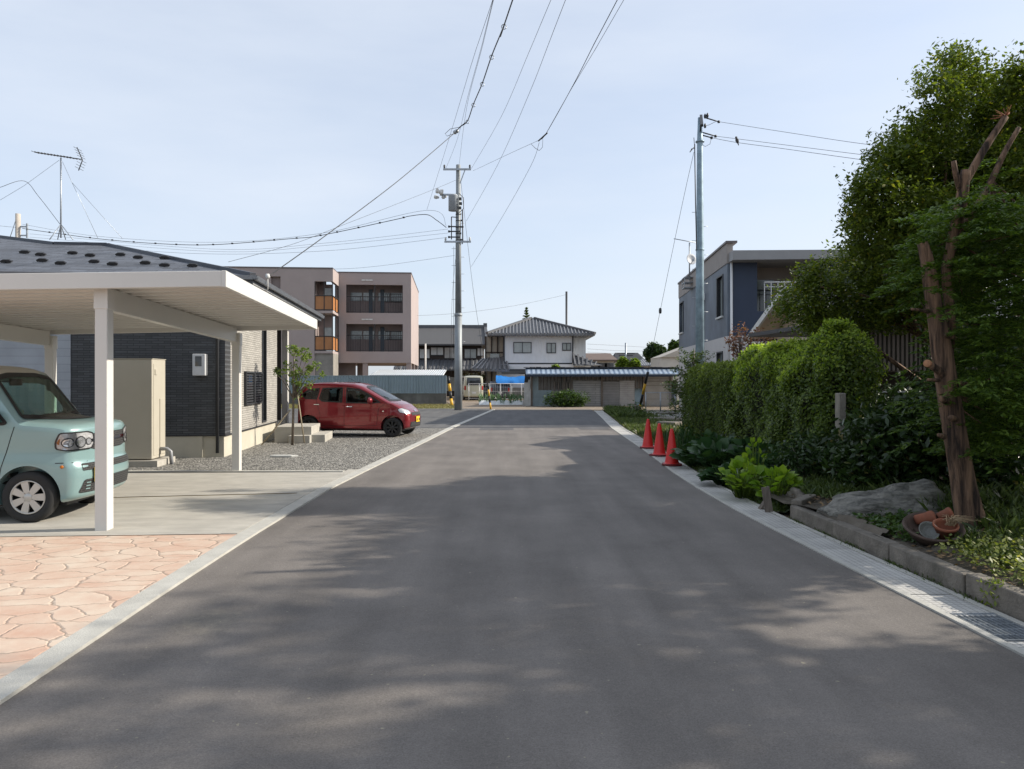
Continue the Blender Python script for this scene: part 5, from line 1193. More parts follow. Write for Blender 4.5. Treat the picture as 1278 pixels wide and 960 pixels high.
# brownish shrubs and a tree top behind
for (px, r_, lb, mt_) in ((585, .9, 'grey brown shrub left of the utility pole behind the parked van', LF_BRN), (598, 1.1, 'brownish green shrub in front of the old house and right of the utility pole', LF_BRN), (612, .9, 'rounded green shrub next to the blue tarpaulin', LF_MID)):
    c = P(px, 0, 68); bush('garden_shrub', lb, (c.x, 68, 0), (r_, .8, 1.25), mt_, 150, 16, .28, .2, group='shrubs in the garden between the two old houses')
def conifer(px, ptop, Y, label, wd=1.7, zb=3):
    c = P(px, 0, Y); zt = P(0, ptop, Y).z; t = thing('fir_tree', label, 'tree', (c.x, Y, 0))
    mb = MB(); mb.tube([(0, 0, 0), (0, 0, zt)], [.2, .02], 6); mb.build('trunk', M_WOOD, t)
    C = []
    for k in range(22):
        z = zt-.15-(zt-zb)*(k/22); rr = wd*(k+1)/22
        for j in range(9):
            a = j*.7+k*.5
            for s in np.linspace(.1, 1, 9): C.append((math.cos(a)*rr*s+rnd.uniform(-.05, .05), math.sin(a)*rr*s, z+.1*s+.35*rr*s*.4+rnd.uniform(-.06, .06)))
    leaves('needles', C, .28, LF_CON, t, .3)
conifer(657, 384, 78, 'pointed top of a fir tree behind the white house roof')
# ------------------------------------------------------------------ far skyline
def far_house(x0, x1, Y, ze, rise, wall, roof, label, dep=8, name='far_house', ridge_in=None):
    t = thing(name, label, 'house', ((x0+x1)/2, Y, 0)); hw = (x1-x0)/2
    mb = MB(); mb.box(-hw+.4, hw-.4, .6, dep-.6, 0, ze); mb.build('wall', wall, t)
    hx = ridge_in if ridge_in is not None else dep/2
    E = [(-hw, 0, ze), (hw, 0, ze), (hw, dep, ze), (-hw, dep, ze), (-hw+hx, dep/2, ze+rise), (hw-hx, dep/2, ze+rise)]
    mb = MB(); mb.add(E+[(e[0], e[1], e[2]-.15) for e in E[:4]], [(0, 1, 5, 4), (2, 3, 4, 5), (1, 2, 5), (3, 0, 4), (0, 6, 7, 1), (1, 7, 8, 2), (2, 8, 9, 3), (3, 9, 6, 0), (6, 9, 8, 7)]); mb.build('roof', roof, t)
    for i in range(3):
        xx = -hw+1+i*(2*hw-2.5)/2; mb = MB(); mb.box(xx, xx+1.1, .55, .6, ze-1.3, ze-.4); mb.build('window', M_WIN, t)
M_BRROOF = mat('brown_roof', (.125, .09, .075), .8, var=.12, scale=1.5)
M_CRM = mat('cream_wall', (.5, .47, .42), .85, var=.06)
far_house(P(728, 0, 90).x, P(771, 0, 90).x, 90, P(0, 449, 90).z, P(0, 441, 94).z-P(0, 449, 90).z, M_CRM, M_BRROOF, 'small distant house with a plain brown roof behind the shed', ridge_in=.4)
far_house(P(768, 0, 110).x, P(806, 0, 110).x, 110, P(0, 450, 110).z, 1.3, M_CRM, MATS['tar_roof'], 'distant house with a black roof right of the brown roofed house', ridge_in=.5)
far_house(P(798, 0, 100).x, P(832, 0, 100).x, 100, P(0, 456, 100).z, 1.0, M_CRM, M_TILE, 'distant low house with a blue grey tiled roof beneath the round tree', ridge_in=1)
far_house(P(820, 0, 118).x, P(880, 0, 118).x, 118, 3.6, 1.2, M_CRM, M_BRROOF, 'distant house glimpsed behind the round tree beside the navy building')
far_house(-75, -48, 110, 5.5, 2, M_CRM, M_TILE, 'distant wide house hidden behind the bungalow')
far_house(-16, -3, 100, 3.4, 1.6, M_CRM, M_TILE, 'distant tiled house behind the apartment block pillars')
# small low building left of the navy one
t = thing('low_annex', 'low beige building with a shallow roof attached left of the navy building', 'building', (P(836, 0, 56).x, 56, 0), 0)
L_ = lambda px, py, y=0: P(px, py, 56+y)-Vector((P(836, 0, 56).x, 56, 0))
mb = MB(); mb.box(L_(824.5, 0).x, 1.6, 0, 4, 0, L_(0, 446).z); mb.build('wall', M_CRM, t)
mb = MB(); mb.add([(L_(823.5, 0).x, -.2, L_(0, 446).z), (L_(823.5, 0).x, 4, L_(0, 446).z), (1.7, 4, L_(0, 430).z), (1.7, -.2, L_(0, 430).z), (1.7, -.2, L_(0, 446).z), (1.7, 4, L_(0, 446).z)], [(0, 1, 2, 3), (0, 3, 4), (1, 5, 2), (0, 4, 5, 1), (3, 2, 5, 4)]); mb.build('roof', mat('beige_roof', (.42, .38, .32), .7, var=.08), t)
# ------------------------------------------------------------------ navy building
def navy():
    A = math.atan2(-.9, 12.2); c = Vector((8.3, 28.5, 0)); t = thing('navy_building', 'two storey navy blue and pale grey building behind the hedge', 'building', tuple(c), A)
    M_ = T(*c) @ RZ(A); I = M_.inverted()
    def onx(px, py):    # left wall plane x=0
        o_ = I @ Vector((0, 0, 1.6)); d = (I @ P(px, py, 1))-o_; return o_+d*(-o_.x/d.x)
    def ony(px, py, y_=0):
        o_ = I @ Vector((0, 0, 1.6)); d = (I @ P(px, py, 1))-o_; return o_+d*((y_-o_.y)/d.y)
    M_NV = mat('navy_panel', (.024, .038, .072), .6, var=.1, scale=.7)
    M_NVL = mat('navy_pale', (.11, .135, .17), .6, var=.35, scale=.55, grime=(.5, .6, (.2, .23, .27)))  # left wall: paler blue than the front, with uneven lighter patches
    M_GY = wave_mat('pale_grey_siding', (.47, .45, .44), 'x', .45, depth=.1, var=.05)
    D = 12.3; zt = 6.95; zs = 3.3; zp = 6.1; Wd = 9.5
    a = onx(895.5, 342); b_ = onx(902.5, 387); a2 = onx(848.5, 383); b2 = onx(853, 420)
    hol = [(b_.y, a.y, min(b_.z, a.z)+.0, a.z)]
    y0, y1 = sorted((a.y, b_.y)); y2, y3 = sorted((a2.y, b2.y)); y3 = min(y3, D-.3); y2 = max(y2, y3-1.3)
    H_ = [(y0, y1, 4.15, 5.75), (y2, y3, 4.15, 5.75)]
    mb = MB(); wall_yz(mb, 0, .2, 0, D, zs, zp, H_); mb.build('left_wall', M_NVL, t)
    mb = MB(); mb.box(-.03, .2, -.03, D, zp, zt-.08); mb.build('parapet', mat('taupe_parapet', (.30, .27, .25), .8, var=.08), t)
    mb = MB(); mb.box(-.08, .35, -.12, D, zt-.08, zt); mb.build('parapet_cap', MATS['cap_metal'], t)
    c1, c2 = onx(895.5, 438), onx(902, 458); y4, y5 = sorted((c1.y, c2.y)); H2 = [(y4, y5, 1.4, 2.7)]
    mb = MB(); wall_yz(mb, .0, .2, 0, D, 0, zs, H2); mb.box(.2, Wd, 0, .2, 0, zs); mb.build('lower_wall', M_GY, t)
    for (ya, yb_, za, zb_) in H_+H2:
        mb = MB(); mb.box(.12, .16, ya, yb_, za, zb_); w_ = mb.build('window', M_WIN2, t)
        mb = MB(); mb.box(-.04, .12, ya-.05, ya, za-.05, zb_+.05).box(-.04, .12, yb_, yb_+.05, za-.05, zb_+.05).box(-.04, .12, ya, yb_, zb_, zb_+.05); mb.build('frame', M_DARK, w_); mb = MB(); mb.box(-.08, .12, ya-.05, yb_+.05, za-.07, za); mb.build('sill', M_CURT, w_)
    # front
    x0 = ony(945, 0).x; x1 = ony(1014, 0).x; z1 = ony(0, 338).z; z0 = ony(0, 395).z
    mb = MB(); wall_xz(mb, 0, .2, .2, Wd, zs, 6.2, [(x0, x1, z0, z1)]); mb.build('front_wall', M_NV, t)
    mb = MB(); mb.box(x0-.2, x1+.2, 1.5, 1.6, z0-.3, z1+.2).box(x0-.08, x0-.0, .2, 1.5, z0, z1).box(x1, x1+.08, .2, 1.5, z0, z1).box(x0, x1, .2, 1.5, z1, z1+.08).box(x0, x1, .2, 1.5, z0-.1, z0); mb.build('balcony_recess', mat('taupe_panel', (.27, .235, .21), .8, var=.05), t)
    mb = MB(); mb.box(x0+.15, x0+1.0, 1.44, 1.5, z0, z1-.5); mb.build('balcony_door', M_WIN, t)
    zr_ = ony(0, 361).z; mb = MB(); mb.tube([(x0+.3, .1, zr_), (x1, .1, zr_)], .035, 8); mb.tube([(x0+.3, .1, zr_-.18), (x1, .1, zr_-.18)], .02, 6)
    for i in range(8): x = x0+.3+(x1-x0-.3)*i/7; mb.tube([(x, .1, zr_), (x, .1, z0)], .02, 6)
    mb.build('balcony_rail', mat('white_rail', (.7, .7, .7), .4, var=0), t)
    mb = MB(); mb.add([(.05, -.7, 6.12), (Wd+.5, -.7, 6.12), (Wd+.5, -.7, 6.42), (.05, -.7, 6.48), (.05, D, 6.2), (Wd+.5, D, 6.2), (Wd+.5, D, 6.42), (.05, D, 6.48)], [(0, 1, 2, 3), (7, 6, 5, 4), (0, 4, 5, 1), (1, 5, 6, 2), (2, 6, 7, 3), (3, 7, 4, 0)]); mb.build('roof', mat('grey_fascia', (.27, .27, .275), .6, var=.05), t)
    for px in (912.5, 1021): x = ony(px, 0).x; mb = MB(); mb.tube([(x, -.06, 0), (x, -.06, 6.12)], .05, 8); mb.build('downspout', MATS['white_rail'], t)
    p = onx(879, 0); mb = MB(); mb.tube([(-.06, p.y, 0), (-.06, p.y, 5.2)], .05, 8); mb.box(-.2, -.0, p.y-.12, p.y+.12, 5.2, 5.5); mb.build('downspout', MATS['white_rail'], t)
    mb = MB(); mb.box(Wd-.2, Wd, .2, D, 0, 6.15).box(0, Wd, D-.2, D, 0, 6.15); mb.build('rear_wall', M_GY, t)
    # balcony bracket and antenna mast on the left wall
    q = onx(864, 350); mb = MB()
    for dz in (0, .25, .5): mb.box(-.45, 0, q.y-.4, q.y+.4, q.z-.4+dz, q.z-.37+dz)
    mb.box(-.45, -.42, q.y-.4, q.y-.37, q.z-.4, q.z+.13).box(-.45, -.42, q.y+.37, q.y+.4, q.z-.4, q.z+.13); mb.build('wall_bracket', M_STEEL, t)
    Yd = 33.5; m0 = P(860.5, 348, Yd); m1 = P(860.5, 303, Yd); tt = thing('satellite_dish', 'pale satellite dish and television antenna on a mast beside the grey pole', 'satellite dish', tuple(m0)); r_ = lambda px, py, dy=0: P(px, py, Yd+dy)-m0
    mb = MB(); mb.tube([r_(860.5, 350), r_(860.5, 303)], .03, 6); mb.build('mast', M_STEEL, tt)
    mb = MB(); mb.tube([r_(841, 298), r_(868, 303)], .02, 5); [mb.tube([r_(843+i*4, 298.4+i*.75, -.25), r_(843+i*4, 298.4+i*.75, .25)], .012, 4) for i in range(7)]; mb.build('antenna', M_STEEL, tt)
    cdish = r_(862, 324); mb = MB(); Md = T(*cdish) @ Matrix.Rotation(R(80), 4, 'X') @ Matrix.Rotation(R(20), 4, 'Y'); mb.lathe([(0, .0), (.1, .005), (.18, .025), (.25, .06), (.245, .065), (.17, .035), (0, .012)], Md, 24); mb.build('dish', mat('dish_grey', (.5, .51, .52), .5), tt)
    mb = MB(); mb.tube([cdish+Vector((0, 0, -.22)), cdish+Vector((.02, -.35, -.1))], .015, 5); mb.box(-.04, .04, -.04, .04, -.04, .04, T(*(cdish+Vector((.02, -.35, -.08))))); mb.build('feed_arm', M_STEEL, tt)
navy()
# beige gable house in front of it
def gable():
    t = thing('beige_house', 'beige house whose white edged gable roof shows above the hedge', 'house', (7.7, 19, 0)); xr = -.7
    M_BW = mat('beige_render', (.55, .45, .36), .85, var=.05)
    g0 = P(930, 412, 22.3)-Vector((7.7, 19, 0)); yl, zl_ = 3.05, 2.92; yp, zp = .2, 4.02; yr = -2.65
    mb = MB(); mb.add([(0, yl-.6, 0), (0, yr+.6, 0), (0, yr+.6, 3.0), (0, yp, zp-.15), (0, yl-.6, 3.0)]+[(6, yl-.6, 0), (6, yr+.6, 0), (6, yr+.6, 3.0), (6, yp, zp-.15), (6, yl-.6, 3.0)], [(0, 1, 2, 3, 4), (9, 8, 7, 6, 5), (0, 5, 6, 1), (1, 6, 7, 2), (4, 9, 5, 0)]); mb.build('wall', M_BW, t)
    def pl(y0, z0, y1, z1, x0, x1, th, m, nm):
        mb = MB(); mb.add([(x0, y0, z0), (x1, y0, z0), (x1, y1, z1), (x0, y1, z1), (x0, y0, z0-th), (x1, y0, z0-th), (x1, y1, z1-th), (x0, y1, z1-th)], [(0, 1, 2, 3), (7, 6, 5, 4), (0, 4, 5, 1), (1, 5, 6, 2), (2, 6, 7, 3), (3, 7, 4, 0)]); return mb.build(nm, m, t)
    for (ya, za) in ((yl, zl_), (yr, zl_)):
        pl(ya, za, yp, zp, xr, 6.5, .05, M_DARK, 'roof'); pl(ya, za-.052, yp, zp-.052, xr+.04, 6.4, .04, M_BW, 'soffit'); pl(ya, za-.053, yp, zp-.053, xr-.03, xr+.04, .17, M_CURT, 'barge_board')
    mb = MB(); mb.tube([(xr+.1, yl+.08, zl_-.1), (6.4, yl+.08, zl_-.1)], .06, 8); mb.build('gutter', M_DARK, t)
gable()
# dark brown outbuilding under the big tree
t = thing('brown_outbuilding', 'dark brown corrugated outbuilding in deep shade behind the rock garden', 'shed', (5.9, 14.2, 0), R(4))
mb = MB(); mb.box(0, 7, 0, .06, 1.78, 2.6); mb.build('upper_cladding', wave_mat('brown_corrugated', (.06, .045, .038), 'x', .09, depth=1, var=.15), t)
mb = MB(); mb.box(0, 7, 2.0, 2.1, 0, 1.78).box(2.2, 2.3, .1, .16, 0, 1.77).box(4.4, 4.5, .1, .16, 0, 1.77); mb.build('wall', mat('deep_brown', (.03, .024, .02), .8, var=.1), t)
mb = MB(); mb.box(0, 7, -.05, -.01, 1.36, 1.39); [mb.tube([(.3+i*.42, -.02, 1.75), (.3+i*.42, -.035, 1.75)], .014, 6) for i in range(14)]; mb.build('rail', M_STEEL, t)
mb = MB(); mb.box(-.2, 7.2, -.3, 3, 2.6, 2.68); mb.build('roof', M_DARK, t)
# house off to the right whose corner shades the foreground
t = thing('neighbour_house', 'plain house just outside the right edge of the view', 'house', (8.2, 4.85, 0), R(0))
mb = MB(); mb.box(0, 8, -11, 0, 0, 3.45); mb.build('wall', M_CRM, t)
mb = MB(); mb.add([(-.4, -11.4, 3.45), (8.4, -11.4, 3.45), (8.4, .3, 3.45), (-.4, .3, 3.45), (4, -7.4, 4.6), (4, -3.7, 4.6)], [(0, 1, 4), (1, 2, 5, 4), (2, 3, 5), (3, 0, 4, 5), (0, 3, 2, 1)]); mb.build('roof', M_TILE, t)
# ------------------------------------------------------------------ utility poles and wires
def wire(name, label, pts, r, m=M_BLACK, ext=None, group='overhead wires', n=5, sub=8, parent=None, rad=None):
    """pts: (px,py,Y) ; smooth curve through them"""
    W = [P(*p) if not isinstance(p, Vector) else p for p in pts]
    if ext is not None: d_ = (W[-1]-W[-2]).normalized(); W.append(W[-1]+d_*(W[-1].y+5)/max(.3, abs(d_.y)))
    out = []
    for i in range(len(W)-1):
        p0 = W[max(i-1, 0)]; p1 = W[i]; p2 = W[i+1]; p3 = W[min(i+2, len(W)-1)]
        for k in range(sub):
            f = k/sub; out.append(.5*((2*p1)+(p2-p0)*f+(2*p0-5*p1+4*p2-p3)*f*f+(3*p1-p0-3*p2+p3)*f**3))
    out.append(W[-1]); mb = MB(); mb.tube(out, r*.75, n); o = mb.build(name, m, parent)
    if parent is None: tag(o, label, 'wire', group)
    return o, out
def main_pole():
    b0 = G(572, 512); Y = b0.y
    t = thing('utility_pole', 'tall grey steel utility pole with transformer and crossarms at the left road end', 'utility pole', tuple(b0)); l = lambda px, py, dy=0: P(px, py, Y+dy)-b0
    ht = l(571, 206).z
    M_POLE = mat('pole_steel', (.25, .27, .28), .55, metal=.3, var=.15, scale=2)
    mb = MB(); zj = l(0, 392).z; mb.tube([(0, 0, -.1), (0, 0, zj)], [.215, .19], 18); mb.tube([(0, 0, zj-.02), (0, 0, ht)], [.17, .12], 16); mb.lathe([(.2, zj-.12), (.215, zj-.1), (.215, zj), (.17, zj+.04)], None, 18); mb.lathe([(0, ht+.02), (.12, ht), (.12, ht-.02)], None, 14); mb.build('shaft', M_POLE, t)
    mb = MB()
    for i in range(16): z = 3.2+i*.45; s = 1 if i % 2 else -1; mb.tube([(0, 0, z), (s*.36, 0, z)], .012, 4)
    mb.build('step_bolts', M_STEEL, t)
    for (xa, xb, py) in ((553.5, 588, 212.5), (555, 588, 302.5)):
        z = l(0, py).z; a, b_ = l(xa, py), l(xb, py); mb = MB(); mb.box(a.x, b_.x, -.2, -.12, z-.045, z+.045)
        if py < 250: mb.bar((b_.x*.55, -.15, z), (.1, -.15, z-.75), .05, .05)
        arm = mb.build('crossarm', M_STEEL, t)
        for x in (a.x+.06, b_.x-.06):
            mb = MB(); mb.lathe([(.0, .0), (.04, 0), (.035, .05), (.07, .08), (.03, .12), (.06, .16), (.02, .2), (0, .2)], T(x, -.16, z+.045), 10); mb.build('insulator', M_BLACK if py < 250 else M_CURT, arm)
    # transformer can and upper-left switch
    mb = MB(); c = l(567, 255); mb.lathe([(0, .46), (.2, .44), (.25, .4), (.26, .38), (.25, .36), (.25, -.42), (.0, -.46)], T(-.25, -.3, c.z), 20); tr = mb.build('transformer', mat('transformer_grey', (.33, .36, .39), .5), t)
    mb = MB()
    for k, (dx, dz) in enumerate(((.1, .2), (.12, -.05), (.08, -.28))): mb.box(dx-.05, dx+.1, -.45, -.25, c.z+dz-.06, c.z+dz+.06)
    mb.tube([(.05, -.35, c.z+.5), (.3, -.35, c.z+.25), (.3, -.3, c.z-.3), (.05, -.2, c.z-.5)], .02, 5); mb.build('bushing', M_DARK, tr)
    z = l(0, 243).z; xs = l(549, 0).x; mb = MB(); mb.box(xs, 0, -.04, .04, z-.05, z+.04); arm = mb.build('side_arm', M_STEEL, t)
    for k in range(5): mb = MB(); mb.lathe([(0, -.13), (.09, -.1), (.11, .02), (.06, .06), (.08, .1), (.03, .16), (0, .16)], T(xs+(-.12, .1, .0, .2, -.2)[k], (-.15, -.1, .15, .1, .05)[k], z+(.15, .1, .2, -.1, -.12)[k]) @ Matrix.Rotation(R(25*k), 4, 'Y'), 12); mb.build('insulator', M_CURT, arm)
    for py in (284, 290, 297): z = l(0, py).z; mb = MB(); mb.box(-.45, .12, -.25, -.19, z-.03, z+.03); a = mb.build('bracket', M_DARK, t); mb = MB(); mb.lathe([(0, -.06), (.05, -.05), (.05, .05), (0, .06)], T(-.48, -.22, z), 10); mb.build('insulator', M_DARK, a)
    mb = MB(); mb.tube([(-.35, -.22, l(0, 272).z), (-.35, -.22, l(0, 300).z)], .03, 5); mb.tube([(-.35, -.22, l(0, 272).z), (0, -.1, l(0, 272).z)], .025, 5); mb.tube([(.22, .0, l(0, 262).z), (.24, -.1, l(0, 300).z), (.2, -.05, l(0, 305).z)], .035, 5)
    for i in range(5):
        zz = l(0, 268+i*8).z; mb.lathe([(.13, -.03), (.15, -.02), (.15, .02), (.13, .03)], T(0, 0, zz), 12); mb.box(.12, .17+.06*(i % 3), -.18, -.12, zz-.04, zz+.04)
    mb.build('clamps', M_DARK, t)
    mb = MB(); mb.tube([(-.26, 0, 3.0), (-.24, 0, l(0, 308).z)], .012, 4); mb.build('ground_wire', M_BLACK, t)
    return b0
PB = main_pole(); PY = PB.y
w1, A_ = wire('overhead_cable', 'thick black bundled cable rising overhead from the splice above the road', [(568.6, 164.8, 25), (575, 158, 24.6), (583.5, 151, 24.2), (591, 130, 23), (602, 104, 21.3), (613.6, 70, 19.5), (629, 32, 17.5), (639.8, 0, 16.2)], .022, ext=(-1.0, -6, 9.3))
for (px, py, Y) in ((583.5, 151, 24.2), (591, 130, 23), (602, 104, 21.3), (613.6, 70, 19.5), (629, 32, 17.5)):
    c = P(px, py, Y); mb = MB(); mb.tube([c+Vector((.06*math.cos(a), 0, .06*math.sin(a)-.03)) for a in [i*.7 for i in range(10)]], .011, 4); mb.build('cable_hanger', M_STEEL, w1)
c = P(569, 164.5, 25); mb = MB(); mb.lathe([(0, -.1), (.05, -.09), (.08, -.03), (.05, 0), (.08, .04), (.04, .1), (0, .1)], T(*c) @ Matrix.Rotation(R(60), 4, 'Y'), 10); mb.build('splice', M_STEEL, w1)
lp = [P(582, 152, 24.3), P(573, 159, 24.6), P(562, 161, 24.8), P(555.5, 167, 25), P(558, 170, 25), P(566, 167, 25)]
mb = MB(); mb.tube(lp, .008, 4); mb.build('cable_loop', M_BLACK, w1)
w2, _ = wire('service_drop', 'dark service cable running from the splice down to the bungalow eave', [(568.6, 165, 25), (520, 206.6, 22.7), (480, 239, 21), (400, 298.7, 17.8), (335, 345, 15.3)], .016)
c = P(334, 345, 15.3); mb = MB(); mb.lathe([(0, -.05), (.035, -.04), (.05, 0), (.035, .05), (0, .05)], T(*c), 10); mb.tube([c, c+Vector((-.03, .1, -.25)), c+Vector((-.25, .3, -.35))], .012, 5); mb.build('eave_anchor', M_CURT, w2)
wl = [
 ('thin wire ending at the bundle joint left of the utility pole', [(614.9, 0, 17.5), (590, 75, 21.5), (563.8, 162, 28.5), (532.6, 262.6, 39)], (-1.2, -6, 10.4), .008, 0),
 ('thin wire to the left end of the top crossarm', [(615.3, 0, 18.2), (600, 62, 22), (583.5, 122, 27), (571, 173, 33), (556.7, 210, PY)], (-.9, -6, 10.9), .008, 0),
 ('thin wire reaching the tip of the utility pole', [(616, 0, 18.6), (601, 62, 22.3), (585, 122, 27), (578, 164, 32), (572.8, 208, PY)], (-.7, -6, 11.2), .008, 0),
 ('thin wire to the right end of the top crossarm', [(687.6, 0, 18.5), (660, 65.7, 23), (625, 146.8, 31), (588, 211, PY)], (1.2, -6, 11.2), .009, 0),
 ('thin wire descending to the middle of the utility pole', [(705.8, 0, 17.0), (660, 118, 24), (620, 208, 32), (582, 276, PY)], (1.6, -6, 10.3), .009, 0),
 ('thicker wire rising from the dangling splice right of the pole', [(674, 174, 26), (681, 167.6, 25.5), (715, 107, 21), (742, 54, 18.4), (770.4, 0, 16.3)], (3.4, -6, 9.6), .013, 0),
 ('thin wire running beside the thicker splice wire', [(681, 167.6, 25.5), (712, 113, 21.3), (745, 58, 18.8), (778.5, 0, 16.8)], (3.7, -6, 9.9), .008, 0),
 ('thin wire from the dangling splice to the pole top crossarm', [(673, 175, 26), (640, 190, 31), (590, 213.5, PY)], None, .009, 0),
 ('thin wire from the dangling splice down to the right of the pole', [(673, 178, 26), (662, 208, 28), (625, 274, 33), (588, 333, 40)], None, .009, 0),
 ('long thin guy wire down the right side of the pole to the yellow guard', [(575, 225, PY), (587, 333, 40), (595, 392, 40.5), (609, 478, 41)], None, .012, 0),
 ('thin guy wire down the left side of the pole', [(569, 318, PY), (564, 380, 39), (563, 470, 39)], None, .01, 0),
 ('thin upper wire sloping left from the pole behind the service cable', [(568.7, 225, PY), (540, 237, 37), (433, 279, 31), (366, 304.6, 27), (285, 327, 22)], None, .009, 0),
 ('uppermost of the three low wires running left from the pole', [(559, 286, PY), (400, 304, 41), (266, 311, 43), (37, 292, 47)], None, .009, 0),
 ('middle of the three low wires running left from the pole', [(559, 291, PY), (400, 307, 41), (266, 314, 43), (37, 296, 47)], None, .009, 0),
 ('lowest of the three low wires running left from the pole', [(558, 296.5, PY), (400, 313.6, 41), (228, 316, 43), (37, 299, 47)], None, .010, 0),
 ('thin wire going left above the apartment roof', [(567.6, 318.9, PY), (464.6, 333, 41), (400, 336, 42), (300, 334, 44)], None, .009, 0),
 ('distant wire between the buildings and the far thin pole', [(470, 395, 60), (560, 392, 66), (640, 382, 71), (706, 368, 76)], None, .014, 0),
]
for lb, pts, ext, r_, _z in wl: wire('overhead_wire', lb, pts[::-1] if ext and pts[0][1] == 0 else pts, r_, ext=ext)
w3, bp = wire('bundled_cable', 'sagging bundled cable with spiral hangers running left above the bungalow roof', [(557, 284, PY), (545, 275, 39), (532.6, 268, 38.5), (510, 270, 39), (494, 274, 39), (400, 294, 41), (363, 298, 42), (266, 305.5, 43), (194, 304, 44), (122, 298, 45.5), (47, 288, 46.5), (28, 285, 47)], .025)
wire('overhead_wire', 'messenger wire above the sagging bundled cable', [(557, 282, PY), (532.6, 262.6, 38.5), (400, 291.5, 41), (266, 302.5, 43), (122, 295, 45.5), (28, 280, 47)], .01)
for px in range(60, 520, 26):
    q = min(bp, key=lambda v: abs(639+F*v.x/v.y-px)); mb = MB(); mb.box(-.05, .05, -.03, .03, -.03, .05, T(*q)); mb.build('cable_hanger', M_DARK, w3)
c = P(678, 171, 25.8); sp_, _ = wire('splice', 'dangling splice sleeve with a looped cable high above the road', [(683, 166, 25.4), (672, 176, 26)], .035, m=M_DARK, group=None); sp_['category'] = 'cable splice'
mb = MB(); mb.tube([P(677.5, 174, 25.8), P(677, 184, 25.9), P(673, 188, 26), P(668, 185, 26), P(663, 180, 26.5)], .008, 4); mb.build('cable_loop', M_BLACK, sp_)
wire('overhead_wire', 'curving antenna feed wire at the far left edge of the sky', [(-20, 241, 20), (0, 234, 20), (30, 226, 20.5), (48, 245, 21), (75, 280, 21)], .009)
wire('overhead_wire', 'pair wire entering from the left edge to the short concrete pole', [(-30, 278, 44), (0, 282, 45.5), (22, 284, 47)], .012)
# left far pole
def left_pole():
    Y = 47; b0 = Vector((P(22.5, 0, Y).x, Y, 0)); t = thing('concrete_pole', 'short concrete utility pole top showing over the left end of the slate roof', 'utility pole', tuple(b0)); l = lambda px, py: P(px, py, Y)-b0
    mb = MB(); mb.tube([(0, 0, 0), (0, 0, l(0, 267).z)], [.2, .15], 12); mb.build('shaft', mat('pole_concrete', (.42, .38, .33), .85), t)
    mb = MB(); z1, z2 = l(0, 283).z, l(0, 294).z; mb.box(0, .6, -.04, .04, z1-.04, z1+.04).box(0, .6, -.04, .04, z2-.04, z2+.04).box(.54, .62, -.05, .05, l(0, 297).z, l(0, 279).z)
    mb.tube([l(20, 274), l(12, 298)], .02, 4); mb.build('bracket', M_STEEL, t)
left_pole()
def right_pole():
    Y = 26.0; x = P(873.5, 0, Y).x; b0 = Vector((x, Y, 0)); t = thing('grey_pole', 'slim blue grey steel utility pole in front of the navy building', 'utility pole', tuple(b0)); l = lambda px, py, dy=0: P(px, py, Y+dy)-b0
    zt = l(0, 147).z; mb = MB(); mb.tube([(0, 0, 0), (0, 0, l(0, 310).z), (-.0, 0, l(0, 176).z), (.0, 0, zt)], [.165, .135, .10, .07], 16)
    for py in (177, 312): mb.lathe([(.1, -.03), (.155, -.02), (.155, .02), (.1, .03)], T(0, 0, l(0, py).z), 14)
    mb.build('shaft', mat('blue_steel', (.24, .33, .39), .5, metal=.35, var=.3, scale=3, grime=(2.5, .5, (.1, .14, .18))), t)
    mb = MB()
    for i in range(12): z = 2+i*.5; mb.tube([(-.28 if i % 2 else 0, -.0, z), (0 if i % 2 else .28, 0, z)], .01, 4)
    mb.build('step_bolts', M_STEEL, t)
    mb = MB(); mb.bar(l(874, 146)+Vector((0, -.1, 0)), l(867, 169)+Vector((0, -1.0, 0)), .09, .09); mb.bar(l(870, 158)+Vector((0, -.5, 0)), l(874, 166), .05, .05); arm = mb.build('crossarm', M_DARK, t)
    for (a, b_) in (((880, 147), (897, 152)), ((877, 165.5), (893, 170)), ((877, 169), (888, 172))):
        mb = MB(); mb.tube([l(*a), l(*b_)], .022, 6); e = l(*b_); mb.lathe([(0, -.05), (.045, -.04), (.05, .03), (0, .05)], T(*e), 8); mb.build('strain_insulator', M_DARK, t)
    for (px, py) in ((879, 146), (882, 145), (879, 158)): mb = MB(); mb.lathe([(0, -.1), (.035, -.08), (.05, 0), (.03, .05), (0, .09)], T(*(l(px, py)+Vector((0, -.1, 0)))), 8); mb.build('insulator', M_DARK, t)
    mb = MB(); mb.tube([l(893, 152), l(885, 156), l(880, 157)], .009, 4); mb.tube([l(888, 172), l(886, 180), l(880, 183), l(876, 180)], .009, 4); mb.tube([l(866, 172, -1), l(867, 185, -.6), l(863, 186, -.6), l(861, 190, -.5), l(866, 184, -.5)], .014, 4); mb.tube([l(867, 180, -.6), l(868, 250, -.2), l(869.5, 312, -.14)], .02, 5); mb.build('jumper_cable', M_DARK, t)
right_pole()
wire('overhead_wire', 'upper wire running right from the slim grey pole into the tree', [(897, 152, 26), (980, 165, 24), (1080, 180, 21.5), (1180, 190, 19)], .009)
wire('overhead_wire', 'middle wire running right from the slim grey pole', [(893, 170, 26), (980, 181, 24), (1075, 193, 21.5), (1180, 205, 19)], .009)
_, bw = wire('overhead_wire', 'lowest wire running right from the slim grey pole, a small bird on it', [(888, 172, 26), (920, 178, 25), (980, 186, 24), (1065, 198, 21.5), (1180, 213, 19)], .010)
wire('overhead_wire', 'guy wire slanting down left from the slim grey pole to the striped guard', [(866, 190, 26), (850, 262, 27.3), (824, 388, 30), (808.5, 465, 31.8)], .010)
